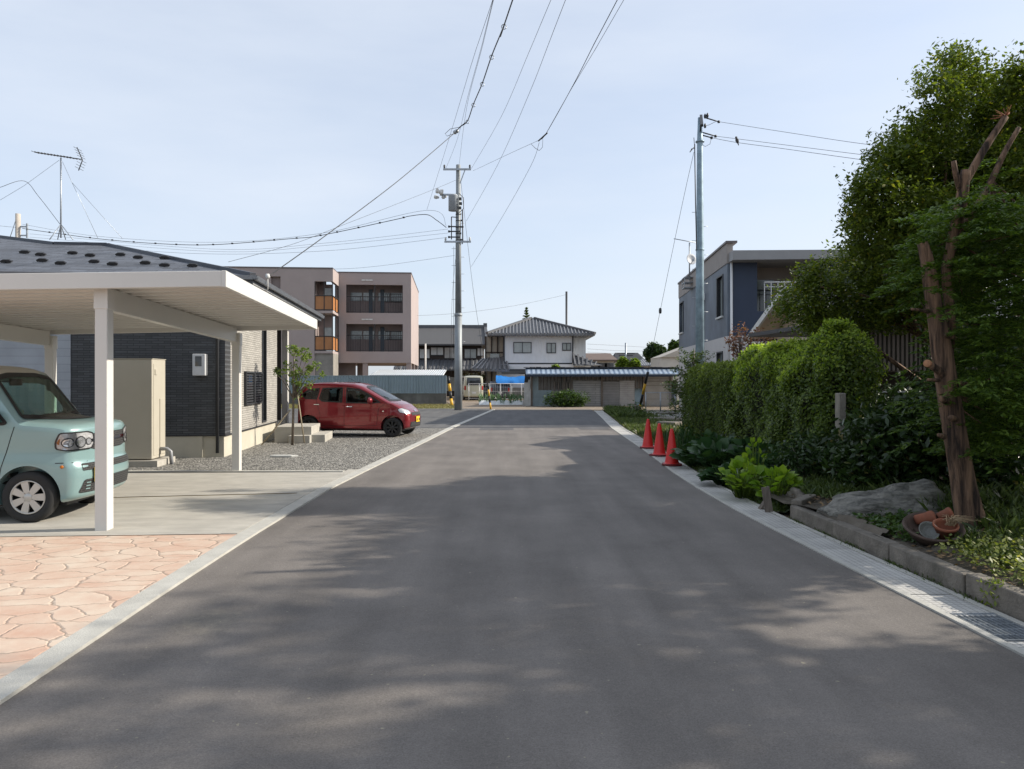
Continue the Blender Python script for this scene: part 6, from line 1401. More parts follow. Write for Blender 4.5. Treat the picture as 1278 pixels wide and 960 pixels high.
c = P(824, 388, 30); mb = MB(); mb.lathe([(0, -.12), (.05, -.1), (.06, 0), (.05, .1), (0, .12)], T(*c), 8); tag(mb.build('guy_insulator', M_DARK), 'small dark strain insulator halfway down the slanting guy wire', 'insulator')
# bird
c = P(920.5, 177.3, 25); t = thing('bird', 'small dark bird perched on the lowest wire to the right of the slim pole', 'bird', tuple(c))
mb = MB(); M_ = Matrix.Rotation(R(-18), 4, 'Y')
mb.lathe([(0, -.13), (.012, -.12), (.022, -.05), (.05, .0), (.058, .06), (.045, .11), (.03, .13), (.036, .155), (.03, .185), (.0, .2)], M_, 10)
mb.tube([M_ @ Vector((.02, 0, .16)), M_ @ Vector((.065, 0, .155))], [.012, .002], 5)
mb.build('body', mat('feathers', (.05, .045, .045), .8), t)
# far thin pole, far mast
tag(MB().tube([(P(707, 0, 76).x, 76, 0), P(707, 364, 76)], .11, 8).build('far_pole', M_DARK), 'thin dark pole rising behind the white house roof', 'pole')
t = thing('far_utility_pole', 'small distant utility pole with crossarms above the shed roof', 'utility pole', (P(781, 0, 105).x, 105, 0))
L_ = lambda px, py: P(px, py, 105)-Vector((P(781, 0, 105).x, 105, 0))
MB().tube([(0, 0, 0), L_(781, 428)], .14, 6).build('shaft', M_STEEL, t)
mb = MB(); mb.bar(L_(770, 441.5), L_(792, 441.5), .12, .14).bar(L_(772, 444), L_(790, 444), .12, .14); mb.build('crossarm', M_DARK, t)
for k, (ya, yb_) in enumerate(((431, 436), (437, 438), (441, 443))):
    wire('overhead_wire', ('topmost', 'middle', 'lowest')[k]+' faint distant wire past the far utility pole above the shed', [(733, ya-1.5, 100), (781, ya+1, 105), (850, yb_, 118)], .02)
# yellow and black guy guards
def guard(name, label, a, b_, r=.05):
    a = Vector(a); b_ = Vector(b_); t = thing(name, label, 'guy guard', tuple(a), 0, 'striped guards on the pole guy wires'); d = b_-a
    for i in range(4):
        mb = MB(); mb.tube([d*(i/4), d*((i+1)/4)], r, 10); mb.build(('yellow_band', 'black_band')[i % 2], (mat('guard_yellow', (.72, .4, .03), .5, var=.08), M_BLACK)[i % 2], t)
guard('guy_guard', 'yellow and black guard standing in the soil right of the big utility pole', G(612.5, 511), P(608.5, 478, G(612.5, 511).y))
guard('guy_guard', 'striped guard left of the big utility pole at the blue fence end', G(564, 507), P(559.5, 470, G(564, 507).y+.3), .09)
g0 = G(796.5, 517); guard('guy_guard', 'leaning black and yellow guard in front of the long shed beside a mossy stump', g0, P(808.5, 465, 33.0), .06)
# ------------------------------------------------------------------ traffic cones
M_CONE = mat('cone_red', (.62, .02, .018), .45, var=.06)
def make_cone(label):
    t = thing('traffic_cone', label, 'traffic cone', (0, 0, 0), 0, 'red traffic cones along the right gutter')
    mb = MB(); mb.lathe([(.0, .68), (.026, .68), (.03, .66), (.045, .6), (.125, .07), (.135, .045), (.155, .035)], None, 28); mb.build('cone_body', M_CONE, t)
    mb = MB(); mb.prism([(.19*math.cos(a)*f, .19*math.sin(a)*f) for a, f in [(R(i*22.5), 1.0+.14*(i % 4 == 2)) for i in range(16)]], 0, .035); mb.build('base', mat('cone_base', (.14, .008, .01), .6), t, bevel=.008)
    return t
cn = make_cone('nearest of the three red traffic cones, on the gutter slabs by the broad leaved plants')
spots = [(G(838.5, 581.5), 'nearest of the three red traffic cones, on the gutter slabs by the broad leaved plants', 2), (G(823, 569.5), 'middle one of the three red traffic cones on the gutter slabs', 40), (G(808.5, 560), 'farthest of the three red traffic cones on the gutter slabs', 70)]
for i, (p, lb, a) in enumerate(spots):
    c = cn if i == 0 else copy_tree(cn); c.location = (p.x, p.y, .012); c.rotation_euler = (R(rnd.uniform(-1, 1)), 0, R(a)); c['label'] = lb
# ------------------------------------------------------------------ right side, far to near
# small chain fence, rubble path and stump near the end
t = thing('chain_fence', 'low grey chain link fence in front of the right part of the long shed', 'fence', (P(806, 0, 37).x, 37, 0)); Wf = 2.2
for i in range(4): mb = MB(); mb.tube([(Wf*i/3, 0, 0), (Wf*i/3, 0, 1.0)], .03, 6); mb.build('post', M_STEEL, t)
mb = MB(); mb.tube([(0, 0, .98), (Wf, 0, .98)], .02, 5); mb.tube([(0, 0, .1), (Wf, 0, .1)], .012, 5); mb.build('rail', M_STEEL, t)
mb = MB()
for i in range(28):
    for s in (-1, 1):
        x = i*Wf/28; x2 = x+s*.9
        k = 1.0
        if x2 > Wf: k = (Wf-x)/.9
        if x2 < 0: k = x/.9
        mb.bar((x, 0, .1), (x+s*.9*k+.0001, 0, .1+.87*k), .006, .006)
mb.build('chain_mesh', M_STEEL, t)
strip('side_path', lambda y: 6.6-.02*(y-24), lambda y: 8.4, 22, 36.5, -.04, .05, mat('path_grey', (.24, .23, .22), .9, var=.25, scale=2, bump=.4), 2)
for i, (px, py, w_) in enumerate(((822, 524, .7), (832, 518, .6), (842, 526, .7), (835, 532, .6))):
    q = G(px, py); mb = MB(); mb.prism([(-w_*.6, -.4), (w_*.6, -.35), (w_*.55, .4), (-w_*.5, .35)], 0, .1+.02*i, T(q.x, q.y, 0) @ RZ(.3*i)); tag(mb.build('paving_slab', M_OLDCONC, bevel=.02), ('largest grey slab of the rubble path behind the cones', 'grey slab farthest back on the rubble path', 'right hand grey slab of the rubble path by the hedge', 'grey slab of the rubble path nearest the cones')[i], 'slab')
t = thing('stump', 'mossy stump at the foot of the leaning striped guard', 'stump', tuple(G(792, 519)))
mb = MB(); mb.tube([(0, 0, -.05), (.02, 0, .2), (.12, .05, .45)], [.3, .22, .17], 12, jit=.12); mb.build('wood', M_WOOD, t)
C = np.column_stack([rg.normal(0, .18, 900), rg.normal(0, .2, 900), np.abs(rg.normal(.2, .15, 900))]); leaves('moss_sprouts', C, .11, LF_MID, t)
# verge grass
def grass(name, label, pts, h, m, seedspread=.03, w=.06, n_per=6, group=None, lean=.5):
    P_ = np.repeat(np.asarray(pts, float), n_per, axis=0); n = len(P_); P_[:, :2] += rg.normal(0, seedspread, (n, 2)); H_ = h*rg.uniform(.5, 1.3, (n, 1))
    d = np.column_stack([rg.normal(0, lean, n), rg.normal(0, lean, n), np.ones(n)]); d /= np.linalg.norm(d, axis=1, keepdims=True)
    s = np.cross(d, unit(n)); s /= np.linalg.norm(s, axis=1, keepdims=True); wv = H_*w
    V = np.empty((n, 4, 3)); V[:, 0] = P_-s*wv; V[:, 1] = P_+s*wv; V[:, 2] = P_+d*H_*.6+s*wv*.8; V[:, 3] = P_+d*H_+np.column_stack([d[:, 0], d[:, 1], -.3*np.ones(n)])*H_*.25
    me = bpy.data.meshes.new(name); me.vertices.add(n*4); me.vertices.foreach_set('co', V.ravel()); me.loops.add(n*4); me.loops.foreach_set('vertex_index', np.arange(n*4, dtype=np.int32)); me.polygons.add(n); me.polygons.foreach_set('loop_start', np.arange(0, n*4, 4, dtype=np.int32)); me.update(calc_edges=True)
    o = link(name, me, m); return tag(o, label, 'grass', kind='stuff')
GR = leaf_mat('grass_green', (.035, .062, .015), (.11, .15, .04), .3); GRD = leaf_mat('grass_dry', (.16, .14, .06), (.3, .27, .13), .3); GRB = leaf_mat('grass_bright', (.1, .15, .02), (.26, .3, .06), .4)
pts = []
for _ in range(3600):
    y = rnd.uniform(14.5, 38); x = rx(y)+.5+abs(rnd.gauss(0, .9)); 
    if rnd.random() < (.95 if y > 22 else .55): pts.append((x, y, 0))
grass('verge_grass', 'patchy green grass growing beside the gutter behind the cones', pts, .16, GR)
grass('verge_grass', 'dry straw coloured grass mixed along the verge behind the cones', [(rx(y)+.5+abs(rnd.gauss(0, 1.0)), y, 0) for y in [rnd.uniform(15, 36) for _ in range(1500)]], .12, GRD)
grass('verge_grass', 'taller green weeds at the far end of the gutter near the shed', [(rx(y)+.6+abs(rnd.gauss(0, .5)), y, 0) for y in [rnd.uniform(30, 38) for _ in range(900)]], .34, GR)
grass('lot_grass', 'thin dry grass strip below the blue fence', [(rnd.uniform(-24, -3.4), rnd.uniform(41.6, 47.3), 0) for _ in range(5000)], .13, GRD)
grass('weed_edge', 'small weeds sprouting between the gutter and the edging blocks', [(rx(y)+.43+rnd.uniform(0, .05), y, 0) for y in [rnd.choice([5.4, 5.9, 6.4, 7.1, 7.6, 4.5, 8.3])+rnd.gauss(0, .12) for _ in range(240)]], .045, GR)
# hedges
def hedge(name, label, x0, x1, y0, y1, h, m, n, size, wob=.12, up=.3, zb=.0, aspect=.5, lumps=0, topm=None, skewx=0, axb=None):
    t = thing(name, label, 'hedge', ((x0+x1)/2, (y0+y1)/2, 0)); lx_, ly_ = (x1-x0)/2, (y1-y0)/2
    A = np.array([2*ly_*h, 2*ly_*h, 2*lx_*h, 2*lx_*h, 4*lx_*ly_]); f = rg.choice(5, n, p=A/A.sum()); u = rg.uniform(-1, 1, n); v = rg.uniform(0, 1, n)
    X = np.select([f == 0, f == 1], [-lx_*np.ones(n), lx_*np.ones(n)], u*lx_); Yv = np.select([f == 0, f == 1, f == 2, f == 3], [u*ly_, u*ly_, -ly_*np.ones(n), ly_*np.ones(n)], rg.uniform(-1, 1, n)*ly_); Z = np.where(f == 4, h, v*h)
    # round the top edges, add lumps
    tz = np.clip((Z/h-.72)/.28, 0, 1); sh = 1-.5*tz**2
    X = X*sh; Yv = Yv*(1-.13*tz**2.5)
    ex = np.clip(np.maximum(np.abs(X)/lx_, np.abs(Yv)/ly_*.98)-.55, 0, 1); Z = np.where(f == 4, Z-.35*ex**2*h*.3, Z)
    nz_ = wob*(np.sin(X*3.1+Yv*2.3+Z*1.7)+np.sin(Yv*4.7-Z*3.9+1.3)+.6*np.sin(Yv*9.1+Z*7.3+X*8))/2.4
    C = np.column_stack([X, Yv, Z]); Nn = np.column_stack([np.where(f == 0, -1, np.where(f == 1, 1, 0)), np.where(f == 2, -1, np.where(f == 3, 1, 0)), (f == 4)*1.0])
    C += Nn*nz_[:, None]; C -= Nn*np.abs(rg.normal(0, .07, (n, 1))); C += rg.normal(0, .025, (n, 3)); 
    if lumps: C[:, 2] += np.where(Z > h*.5, lumps*np.sin((Yv+ly_)/(2*ly_)*math.pi*2.1+.7)*tz, 0)
    C[:, 0] += skewx*C[:, 1]; C[:, 2] = np.maximum(C[:, 2], .02)
    leaves('foliage', C, size, m, t, up=up, norm=Nn, aspect=aspect, axis_bias=axb)
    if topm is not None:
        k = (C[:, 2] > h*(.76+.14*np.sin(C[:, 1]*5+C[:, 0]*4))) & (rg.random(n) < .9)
        D_ = C[k]+np.column_stack([np.zeros(k.sum()), np.zeros(k.sum()), rg.uniform(.0, .08, k.sum())]); leaves('sunlit_growth', D_, size*1.1, topm, t, up=.1, aspect=aspect)  # fresh tip leaves, their colour brightened to stand for sun on the top
    mb = MB(); c = .16
    mb.add([(-lx_+c-skewx*ly_, -ly_+c, 0), (lx_-c-skewx*ly_, -ly_+c, 0), (lx_-c+skewx*ly_, ly_-c, 0), (-lx_+c+skewx*ly_, ly_-c, 0), (-lx_*.7+c-skewx*ly_, -ly_+c, h-.25-abs(lumps)), (lx_*.7-c-skewx*ly_, -ly_+c, h-.25-abs(lumps)), (lx_*.7-c+skewx*ly_, ly_-c, h-.25-abs(lumps)), (-lx_*.7+c+skewx*ly_, ly_-c, h-.25-abs(lumps))],
           [(0, 1, 5, 4), (1, 2, 6, 5), (2, 3, 7, 6), (3, 0, 4, 7), (4, 5, 6, 7)])
    mb.build('dark_core', mat('hedge_inner', (.012, .014, .007), .95, var=.3, scale=8), t); return t  # solid dark core added for the shaded inside, blocks the view through
LF_HG = leaf_mat('hedge_leaf', (.035, .072, .010), (.16, .225, .032), .4, .4, (.2, .27, .05)); LF_SUNNEW = leaf_mat('hedge_sunlit_new', (.16, .26, .03), (.42, .52, .09), .5)  # second one: tip colour with the sunlit look painted in
hedge('broadleaf_hedge', 'rounded broad leaved hedge with fresh tips coloured as if sunlit, nearest the concrete post', 4.36, 5.2, 10.5, 12.45, 2.16, LF_HG, 42000, .052, .18, topm=LF_SUNNEW, lumps=.08)
hedge('broadleaf_hedge', 'middle lump of the clipped broad leaved hedge', 4.3, 5.2, 12.55, 14.7, 2.12, LF_HG, 30000, .052, .19, topm=LF_SUNNEW, lumps=-.08)
hedge('conifer_hedge', 'flat clipped dark conifer hedge at the far end of the hedge row', 4.25, 5.2, 14.6, 18.8, 1.9, LF_CON, 44000, .055, .06, aspect=.4, skewx=.03, topm=leaf_mat('conifer_sunlit_new', (.08, .12, .02), (.2, .26, .05), .4), axb=np.array([0, 0, .6]))
def fir_bush(px, Y, ztop, rad, label):
    c = P(px, 0, Y); t = thing('conifer_bush', label, 'bush', (c.x, Y, 0)); C = []
    for k in range(70):
        a = rnd.uniform(0, 6.28); z0 = rnd.uniform(.4, ztop-.1)**1.0; rr = rad*(1-.55*(z0/ztop)**2)*rnd.uniform(.7, 1.1); tip = Vector((math.cos(a)*rr, math.sin(a)*rr, z0+.25))
        for s in np.linspace(.25, 1, 12):
            for q in range(5): C.append(tuple(Vector((0, 0, z0-.1)).lerp(tip, s)+Vector((rnd.gauss(0, .05), rnd.gauss(0, .05), rnd.gauss(0, .035)))))
    leaves('needles', C, .12, leaf_mat('fir_leaf', (.025, .05, .015), (.12, .17, .04), .25), t, .3, up=.8)
    mb = MB(); mb.tube([(0, 0, 0), (0, 0, ztop)], [.06, .02], 6); mb.build('trunk', M_WOOD, t)
fir_bush(866, 21, 2.45, .95, 'shaggy conifer bush at the foot of the slim grey pole')
# reddish bare tree
def red_tree():
    Y = 18; b0 = Vector((P(925, 0, Y).x, Y, 0)); t = thing('maple', 'small reddish leaved tree poking up behind the hedge', 'tree', tuple(b0)); l = lambda px, py, dy=0: P(px, py, Y+dy)-b0
    mb = MB(); mb.tube([(0, 0, 0), l(925, 440), l(923, 414)], [.05, .035, .015], 6)
    bl = []
    for (px, py) in ((921, 412), (928, 420), (915, 425), (938, 425), (912, 432), (932, 436), (958, 424), (921, 438), (945, 418)):
        c = l(px, py, rnd.uniform(-.3, .3)); mb.tube([l(924, 450), l(924, 450).lerp(c, .6)+Vector((0, 0, .05)), c], [.02, .012, .004], 5); bl.append((c.x, c.y, c.z, .16, .16, .13))
    mb.build('trunk', M_WOOD, t); C, ct = clumps(bl, 90, 8, .1); leaves('crown', C, .085, leaf_mat('maple_leaf', (.16, .06, .05), (.33, .18, .13), .35), t, .5)
red_tree()
# round tree far away, small greens on the shed line
def round_tree(name, label, px, py, Y, rpx, m, n=260, size=.5):
    c = P(px, py, Y); r_ = rpx/F*Y; t = thing(name, label, 'tree', (c.x, Y, 0))
    bl = [(0, 0, c.z, r_, r_, r_*.9), (r_*.5, 0, c.z-.5*r_, r_*.7, r_*.7, r_*.6), (-r_*.5, 0, c.z-.4*r_, r_*.6, r_*.6, r_*.5)]
    C, ct = clumps(bl, n, 12, r_*.22, lo=.3); leaves('crown', C, size, m, t)
    tree_wood((0, 0, 0), (0, 0, c.z), .25, .08, ct, 10, .1).build('trunk', M_WOOD, t)
round_tree('round_tree', 'round dark green tree on the skyline left of the navy building', 818, 440, 90, 13, LF_DK)
round_tree('skyline_tree', 'small tree behind the roof of the low beige annex', 845, 433, 80, 10, LF_MID, 120)
round_tree('garden_tree', 'yellow green treetop showing above the left end of the shed roof', 694, 459, 56, 4.5, LF_LT, 70, .3)
round_tree('garden_tree', 'yellow green treetop above the middle of the shed roof', 777, 452, 60, 7, LF_LT, 110, .3)
round_tree('garden_tree', 'yellow green treetop above the shed roof right of the far pole', 792, 453, 60, 6, LF_LT, 90, .3)
# tall leafy plants: big leaves
def bigleaf(name, stems, m, parent, cup=.25):
    V = []; Fc = []
    for (base, tip, nrm, L_, W_) in stems:
        base = Vector(base); tip = Vector(tip); d = Vector(tip-base); d.z *= .4; d = d.normalized() if d.length > 1e-4 else Vector((1, 0, 0)); nn = Vector(nrm).normalized(); s = d.cross(nn).normalized(); nn = s.cross(d)
        pr = [(0, 0, 0), (.12, .40, .10), (.35, .62, .16), (.65, .5, .08), (.88, .25, -.06), (1, 0, -.2)]
        o = len(V); c = tip-d*L_*.35
        mid = [c+d*L_*p[0]-nn*L_*.16*(p[0]**2)*1.4 for p in pr]; rt = [c+d*L_*p[0]+s*W_*p[1]+nn*W_*(cup*p[1]+rnd.uniform(-.06, .06))-nn*L_*.2*p[0]**2 for p in pr]; lf = [c+d*L_*p[0]-s*W_*p[1]+nn*W_*(cup*p[1]+rnd.uniform(-.06, .06))-nn*L_*.2*p[0]**2 for p in pr]
        V += [tuple(q) for q in mid+rt[1:5]+lf[1:5]]
        M_ = lambda i: o+i; Rr = lambda i: o+i if i in (0, 5) else o+5+i; Lf = lambda i: o+i if i in (0, 5) else o+9+i
        for i in range(5):
            for S_ in (Rr, Lf):
                q = [M_(i), M_(i+1), S_(i+1), S_(i)]; q = [x for k, x in enumerate(q) if x not in q[:k]]
                Fc.append(tuple(q) if S_ is Rr else tuple(reversed(q)))
    mb = MB(); mb.add(V, Fc, True); return mb.build(name, m, parent, recalc=False)
def leafy_plant(name, label, c, r_, h, n, L_, m, group=None, stemm=None, cat='plant'):
    t = thing(name, label, cat, tuple(c), 0, group); S_ = []; mb = MB()
    for i in range(n):
        a = rnd.uniform(0, 6.28); rr = r_*math.sqrt(rnd.random()); z = h*rnd.uniform(.45, 1.05)*(1-.4*(rr/r_)**2); tip = Vector((math.cos(a)*rr, math.sin(a)*rr, z)); b_ = Vector((tip.x*.3, tip.y*.3, 0))
        nn = Vector((rnd.gauss(0, .35)+.3*math.cos(a), rnd.gauss(0, .35)+.3*math.sin(a)-.15, 1)); l_ = L_*rnd.uniform(.6, 1.2); S_.append((b_, tip, nn, l_, l_*.85))
        mb.tube([b_, b_.lerp(tip, .6)+Vector((0, 0, .04)), tip], [.009, .006, .004], 4)
    bigleaf('leaf_cluster', S_, m, t); mb.build('stalks', stemm or LF_LT, t); return t
KB = leaf_mat('cabbage_bright', (.12, .24, .02), (.28, .40, .04), .5, .4); KD = leaf_mat('broad_dark', (.022, .06, .02), (.06, .12, .045), .25, .35)
leafy_plant('leafy_vegetable', 'bright yellow green leafy plant lit by the sun, left one beside the bed corner', G(928, 622), .32, .52, 75, .125, KB, 'bright leafy plants by the gutter')
leafy_plant('leafy_vegetable', 'bright yellow green leafy plant right beside the bed corner and dark ditch', G(970, 628), .30, .42, 66, .125, KB, 'bright leafy plants by the gutter')
leafy_plant('leafy_vegetable', 'tallest bright stalk with pointed leaves behind the two bright plants', G(943, 610), .16, .72, 30, .09, KB, 'bright leafy plants by the gutter')
for i, (px, py, r_, h, lb) in enumerate(((872, 584, .45, .42, 'dark broad leaved plant just right of the nearest cone'), (895, 588, .45, .5, 'dark broad leaved plant between the cones and the bright plants'), (888, 572, .5, .5, 'dark broad leaved plant at the foot of the conifer hedge'), (915, 580, .5, .55, 'dark broad leaved plant against the middle hedge lump'), (945, 592, .5, .6, 'dark broad leaved plant behind the bright leafy plants'), (903, 606, .32, .3, 'low dark leaved plant closest to the gutter slabs'), (975, 600, .45, .5, 'dark broad leaved plant below the rounded hedge'))):
    leafy_plant('butterbur', lb, G(px, py), r_, h, 60, .2, KD, 'broad leaved plants below the hedge', stemm=KD)
def iris(c, label, n=26, h=.6):
    t = thing('iris', label, 'plant', tuple(c), 0, 'blade leaved irises behind the cones'); mb = MB()
    for i in range(n):
        a = rnd.uniform(0, 6.28); b_ = Vector((rnd.gauss(0, .1), rnd.gauss(0, .1), 0)); hh = h*rnd.uniform(.6, 1.1); ln = rnd.uniform(.1, .45); d = Vector((math.cos(a), math.sin(a), 0)); s = d.cross(Vector((0, 0, 1)))*.016
        pts = [b_, b_+d*ln*.25*hh+Vector((0, 0, hh*.55)), b_+d*ln*hh*.8+Vector((0, 0, hh*.95)), b_+d*ln*1.3*hh+Vector((0, 0, hh))]
        mb.add([pts[0]-s, pts[0]+s, pts[1]-s, pts[1]+s, pts[2]-s*.7, pts[2]+s*.7, pts[3]], [(0, 1, 3, 2), (2, 3, 5, 4), (4, 5, 6)])
    mb.build('blades', KD, t, recalc=False)
iris(G(852, 566), 'clump of long blade leaves right behind the nearest cone'); iris(G(861, 558), 'clump of long blade leaves at the corner of the conifer hedge'); iris(G(834, 556), 'small clump of blade leaves between the middle and nearest cones', 16, .45)
grass('ground_weeds', 'low weeds covering the soil under the leafy plants', [(rx(y)+.5+abs(rnd.gauss(0, .4)), y, -.01) for y in [rnd.uniform(9, 15) for _ in range(1800)]], .09, GR, w=.12, lean=.8)
# ------------------------------------------------------------------ rock garden
from mathutils import noise as MN
def M_rock():
    m, n, b = nodes('rock'); L = n.links.new; tcn = N(n, 'TexCoord'); s = tcn.outputs['Object']
    mpn = N(n, 'Mapping'); mpn.inputs['Rotation'].default_value = (.4, .5, .3); mpn.inputs['Scale'].default_value = (1, 2.2, 3.2); L(s, mpn.inputs[0])
    no = N(n, 'TexNoise', i_Scale=5, i_Detail=10, i_Roughness=.7); L(mpn.outputs[0], no.inputs['Vector']); cr = N(n, 'ValToRGB'); cr.color_ramp.elements[0].position = .36; cr.color_ramp.elements[1].position = .66
    cr.color_ramp.elements[0].color = (.07, .07, .062, 1); cr.color_ramp.elements[1].color = (.30, .285, .25, 1); L(no.outputs['Fac'], cr.inputs[0])
    n2 = N(n, 'TexNoise', i_Scale=2.2, i_Detail=4); L(s, n2.inputs['Vector']); mr = N(n, 'MapRange', i_1=.52, i_2=.68, i_3=0, i_4=.55); L(n2.outputs['Fac'], mr.inputs[0]); mm = N(n, 'MixRGB'); mm.inputs[2].default_value = (.08, .09, .05, 1)
    L(mr.outputs[0], mm.inputs[0]); L(cr.outputs[0], mm.inputs[1]); L(mm.outputs[0], b.inputs['Base Color']); b.inputs['Roughness'].default_value = .9
    vo = N(n, 'TexVoronoi', feature='DISTANCE_TO_EDGE', i_Scale=4.5); L(mpn.outputs[0], vo.inputs['Vector']); v2 = N(n, 'MapRange', i_1=0, i_2=.12, i_3=0, i_4=.25); L(vo.outputs['Distance'], v2.inputs[0])
    ad = N(n, 'Math', operation='ADD'); L(v2.outputs[0], ad.inputs[0]); L(no.outputs['Fac'], ad.inputs[1]); bp = N(n, 'Bump', i_Strength=.9, i_Distance=.03); L(ad.outputs[0], bp.inputs['Height']); L(bp.outputs[0], b.inputs['Normal']); return m
MR = M_rock()
def rock(name, label, c, s, rz, seed, m=MR, sub=5, ridg=.2):
    bm = bmesh.new(); bmesh.ops.create_icosphere(bm, subdivisions=sub, radius=1)
    for v in bm.verts:
        p = v.co.copy(); q = p+Vector((seed, seed*.7, -seed)); d = 1+.34*MN.noise(q*1.1)+.16*MN.noise(q*2.6)-ridg*abs(MN.noise(Vector((q.x*1.2+q.z, q.y*4.5, q.z*3.5))))+.05*MN.noise(q*7)
        p *= d; p.z = max(p.z, -.25)
        # flattened top with a sloping near face
        p.z = p.z*(.9 if p.z > 0 else 1); v.co = Vector((p.x*s[0], p.y*s[1], p.z*s[2]))
    for f in bm.faces: f.smooth = True
    me = bpy.data.meshes.new(name); bm.to_mesh(me); bm.free(); o = link(name, me, m); o.location = c; o.rotation_euler = (0, 0, rz); return tag(o, label, 'rock')
rock('boulder', 'large low grey weathered boulder lying in the garden bed', (4.2, 8.1, .13), (.74, .50, .42), R(6), 3.1)
rock('boulder', 'small pale rock at the left end of the large boulder', (3.55, 7.85, .13), (.20, .15, .15), R(30), 8.4)
rock('boulder', 'mossy rock lying at the turned corner of the bed edging', (3.62, 9.3, .05), (.14, .22, .22), R(20), 5.0, M_OLDCONC)
rock('boulder', 'dark little rock half hidden in the leaves behind the clay pots', (4.35, 7.3, .18), (.16, .14, .12), R(0), 2.2)
# sacking draped on the kerb
mb = MB(); n = 14; c = Vector((3.36, 7.25, 0)); vs = []
for j in range(6):
    for i in range(n+1):
        u = i/n; y = c.y-.42+.84*u; x = c.x-.04+.04*j*1.1+.02*math.sin(u*9+j); z = (.03, .13, .195, .205, .2, .19)[j]+.018*math.sin(u*11+j*1.7)+rnd.uniform(-.006, .006); vs.append((x-(.015 if j == 0 else 0), y, z))
mb.add(vs, [(j*(n+1)+i, j*(n+1)+i+1, (j+1)*(n+1)+i+1, (j+1)*(n+1)+i) for j in range(5) for i in range(n)], True)
tag(mb.build('sacking', mat('burlap', (.13, .11, .085), .95, var=.2, bump=.5, bscale=120), recalc=False), 'old brown sacking draped over the edging blocks by the boulder', 'cloth')
# pots
M_TC = mat('terracotta', (.22, .07, .035), .8, var=.2, scale=14, grime=(9, .4, (.15, .1, .07))); M_BRP = mat('brown_clay', (.075, .05, .038), .8, var=.25, scale=12)
TM = T(3.70, 6.5, .29) @ Matrix.Rotation(R(20), 4, 'X') @ Matrix.Rotation(R(-6), 4, 'Y')
mb = MB(); mb.lathe([(0, -.08), (.17, -.08), (.22, -.0), (.245, .025), (.235, .04), (.215, .03), (.19, -.01), (.16, -.05), (0, -.055)], TM, 32)
tag(mb.build('plant_saucer', M_BRP), 'large round brown clay saucer tilted against the soil and holding old pots', 'saucer')
def pot(label, M_, r_, h, m=M_TC):
    mb = MB(); mb.lathe([(0, 0), (r_*.68, 0), (r_*.95, h*.8), (r_*1.06, h*.8), (r_*1.08, h), (r_*.94, h), (r_*.9, h*.8), (r_*.62, h*.1), (0, h*.1)], M_, 28)
    return tag(mb.build('clay_pot', m), label, 'pot', 'old clay pots in the brown saucer')
pot('upright small terracotta pot with dry twigs in it', TM @ T(.06, -.08, -.03), .095, .12)
pot('terracotta pot lying on its side at the back of the saucer', TM @ T(-.08, .14, .02) @ Matrix.Rotation(R(88), 4, 'Y'), .06, .15)
pot('terracotta pot lying on its side at the right rim of the saucer', TM @ T(.10, .12, .04) @ Matrix.Rotation(R(75), 4, 'Y'), .05, .12)
mb = MB(); mb.lathe([(0, 0), (.04, .0), (.075, .035), (.085, .06), (.08, .062), (.07, .04), (.035, .012), (0, .012)], TM @ T(-.08, -.05, .0) @ Matrix.Rotation(R(35), 4, 'X'), 20); tag(mb.build('glass_dish', mat('cloudy_glass', (.16, .165, .15), .3, var=.15, bump=.4, bscale=60)), 'grey ribbed dish left of the upright pot inside the saucer', 'dish')
C = []; q0 = TM @ Vector((.1, -.08, .1))
mb = MB()
for i in range(60):
    a = rnd.uniform(0, 6.28); e = q0+Vector((rnd.gauss(.08, .08), rnd.gauss(0, .06), rnd.uniform(.0, .07))); mb.tube([q0+Vector((rnd.gauss(0, .02), rnd.gauss(0, .02), -.02)), q0.lerp(e, .5)+Vector((0, 0, .03)), e], .0022, 3)
tag(mb.build('dry_twigs', mat('dry_straw', (.3, .22, .13), .9)), 'tangle of dry brown twigs spilling from the upright clay pot', 'dry plant')
# concrete post
t = thing('concrete_post', 'square weathered concrete post standing in the bed below the hedge', 'post', (P(1049, 0, 10.3).x, 10.3, .0), R(8))
mb = MB(); mb.box(-.055, .055, -.055, .055, 0, 1.42); mb.build('shaft', mat('post_concrete', (.24, .22, .185), .9, var=.2, scale=6, bump=.4, grime=(5, .5, (.08, .09, .06))), t, bevel=.012)
mb = MB(); mb.box(-.057, .057, -.057, .057, .33, .345); mb.build('band', M_OLDCONC, t)
# leaning wooden stakes by the ditch
for (a, b_, lb) in (((960, 640), (955, 608), 'short pale wooden stake at the dark ditch by the bright leaves'), ((948, 636), (958, 622), 'flat brown board leaning at the ditch beside the stake')):
    q = G(*a); mb = MB(); mb.bar(q, P(b_[0], b_[1], q.y), .09, .025); tag(mb.build('wooden_stake', M_WOOD), lb, 'stake')
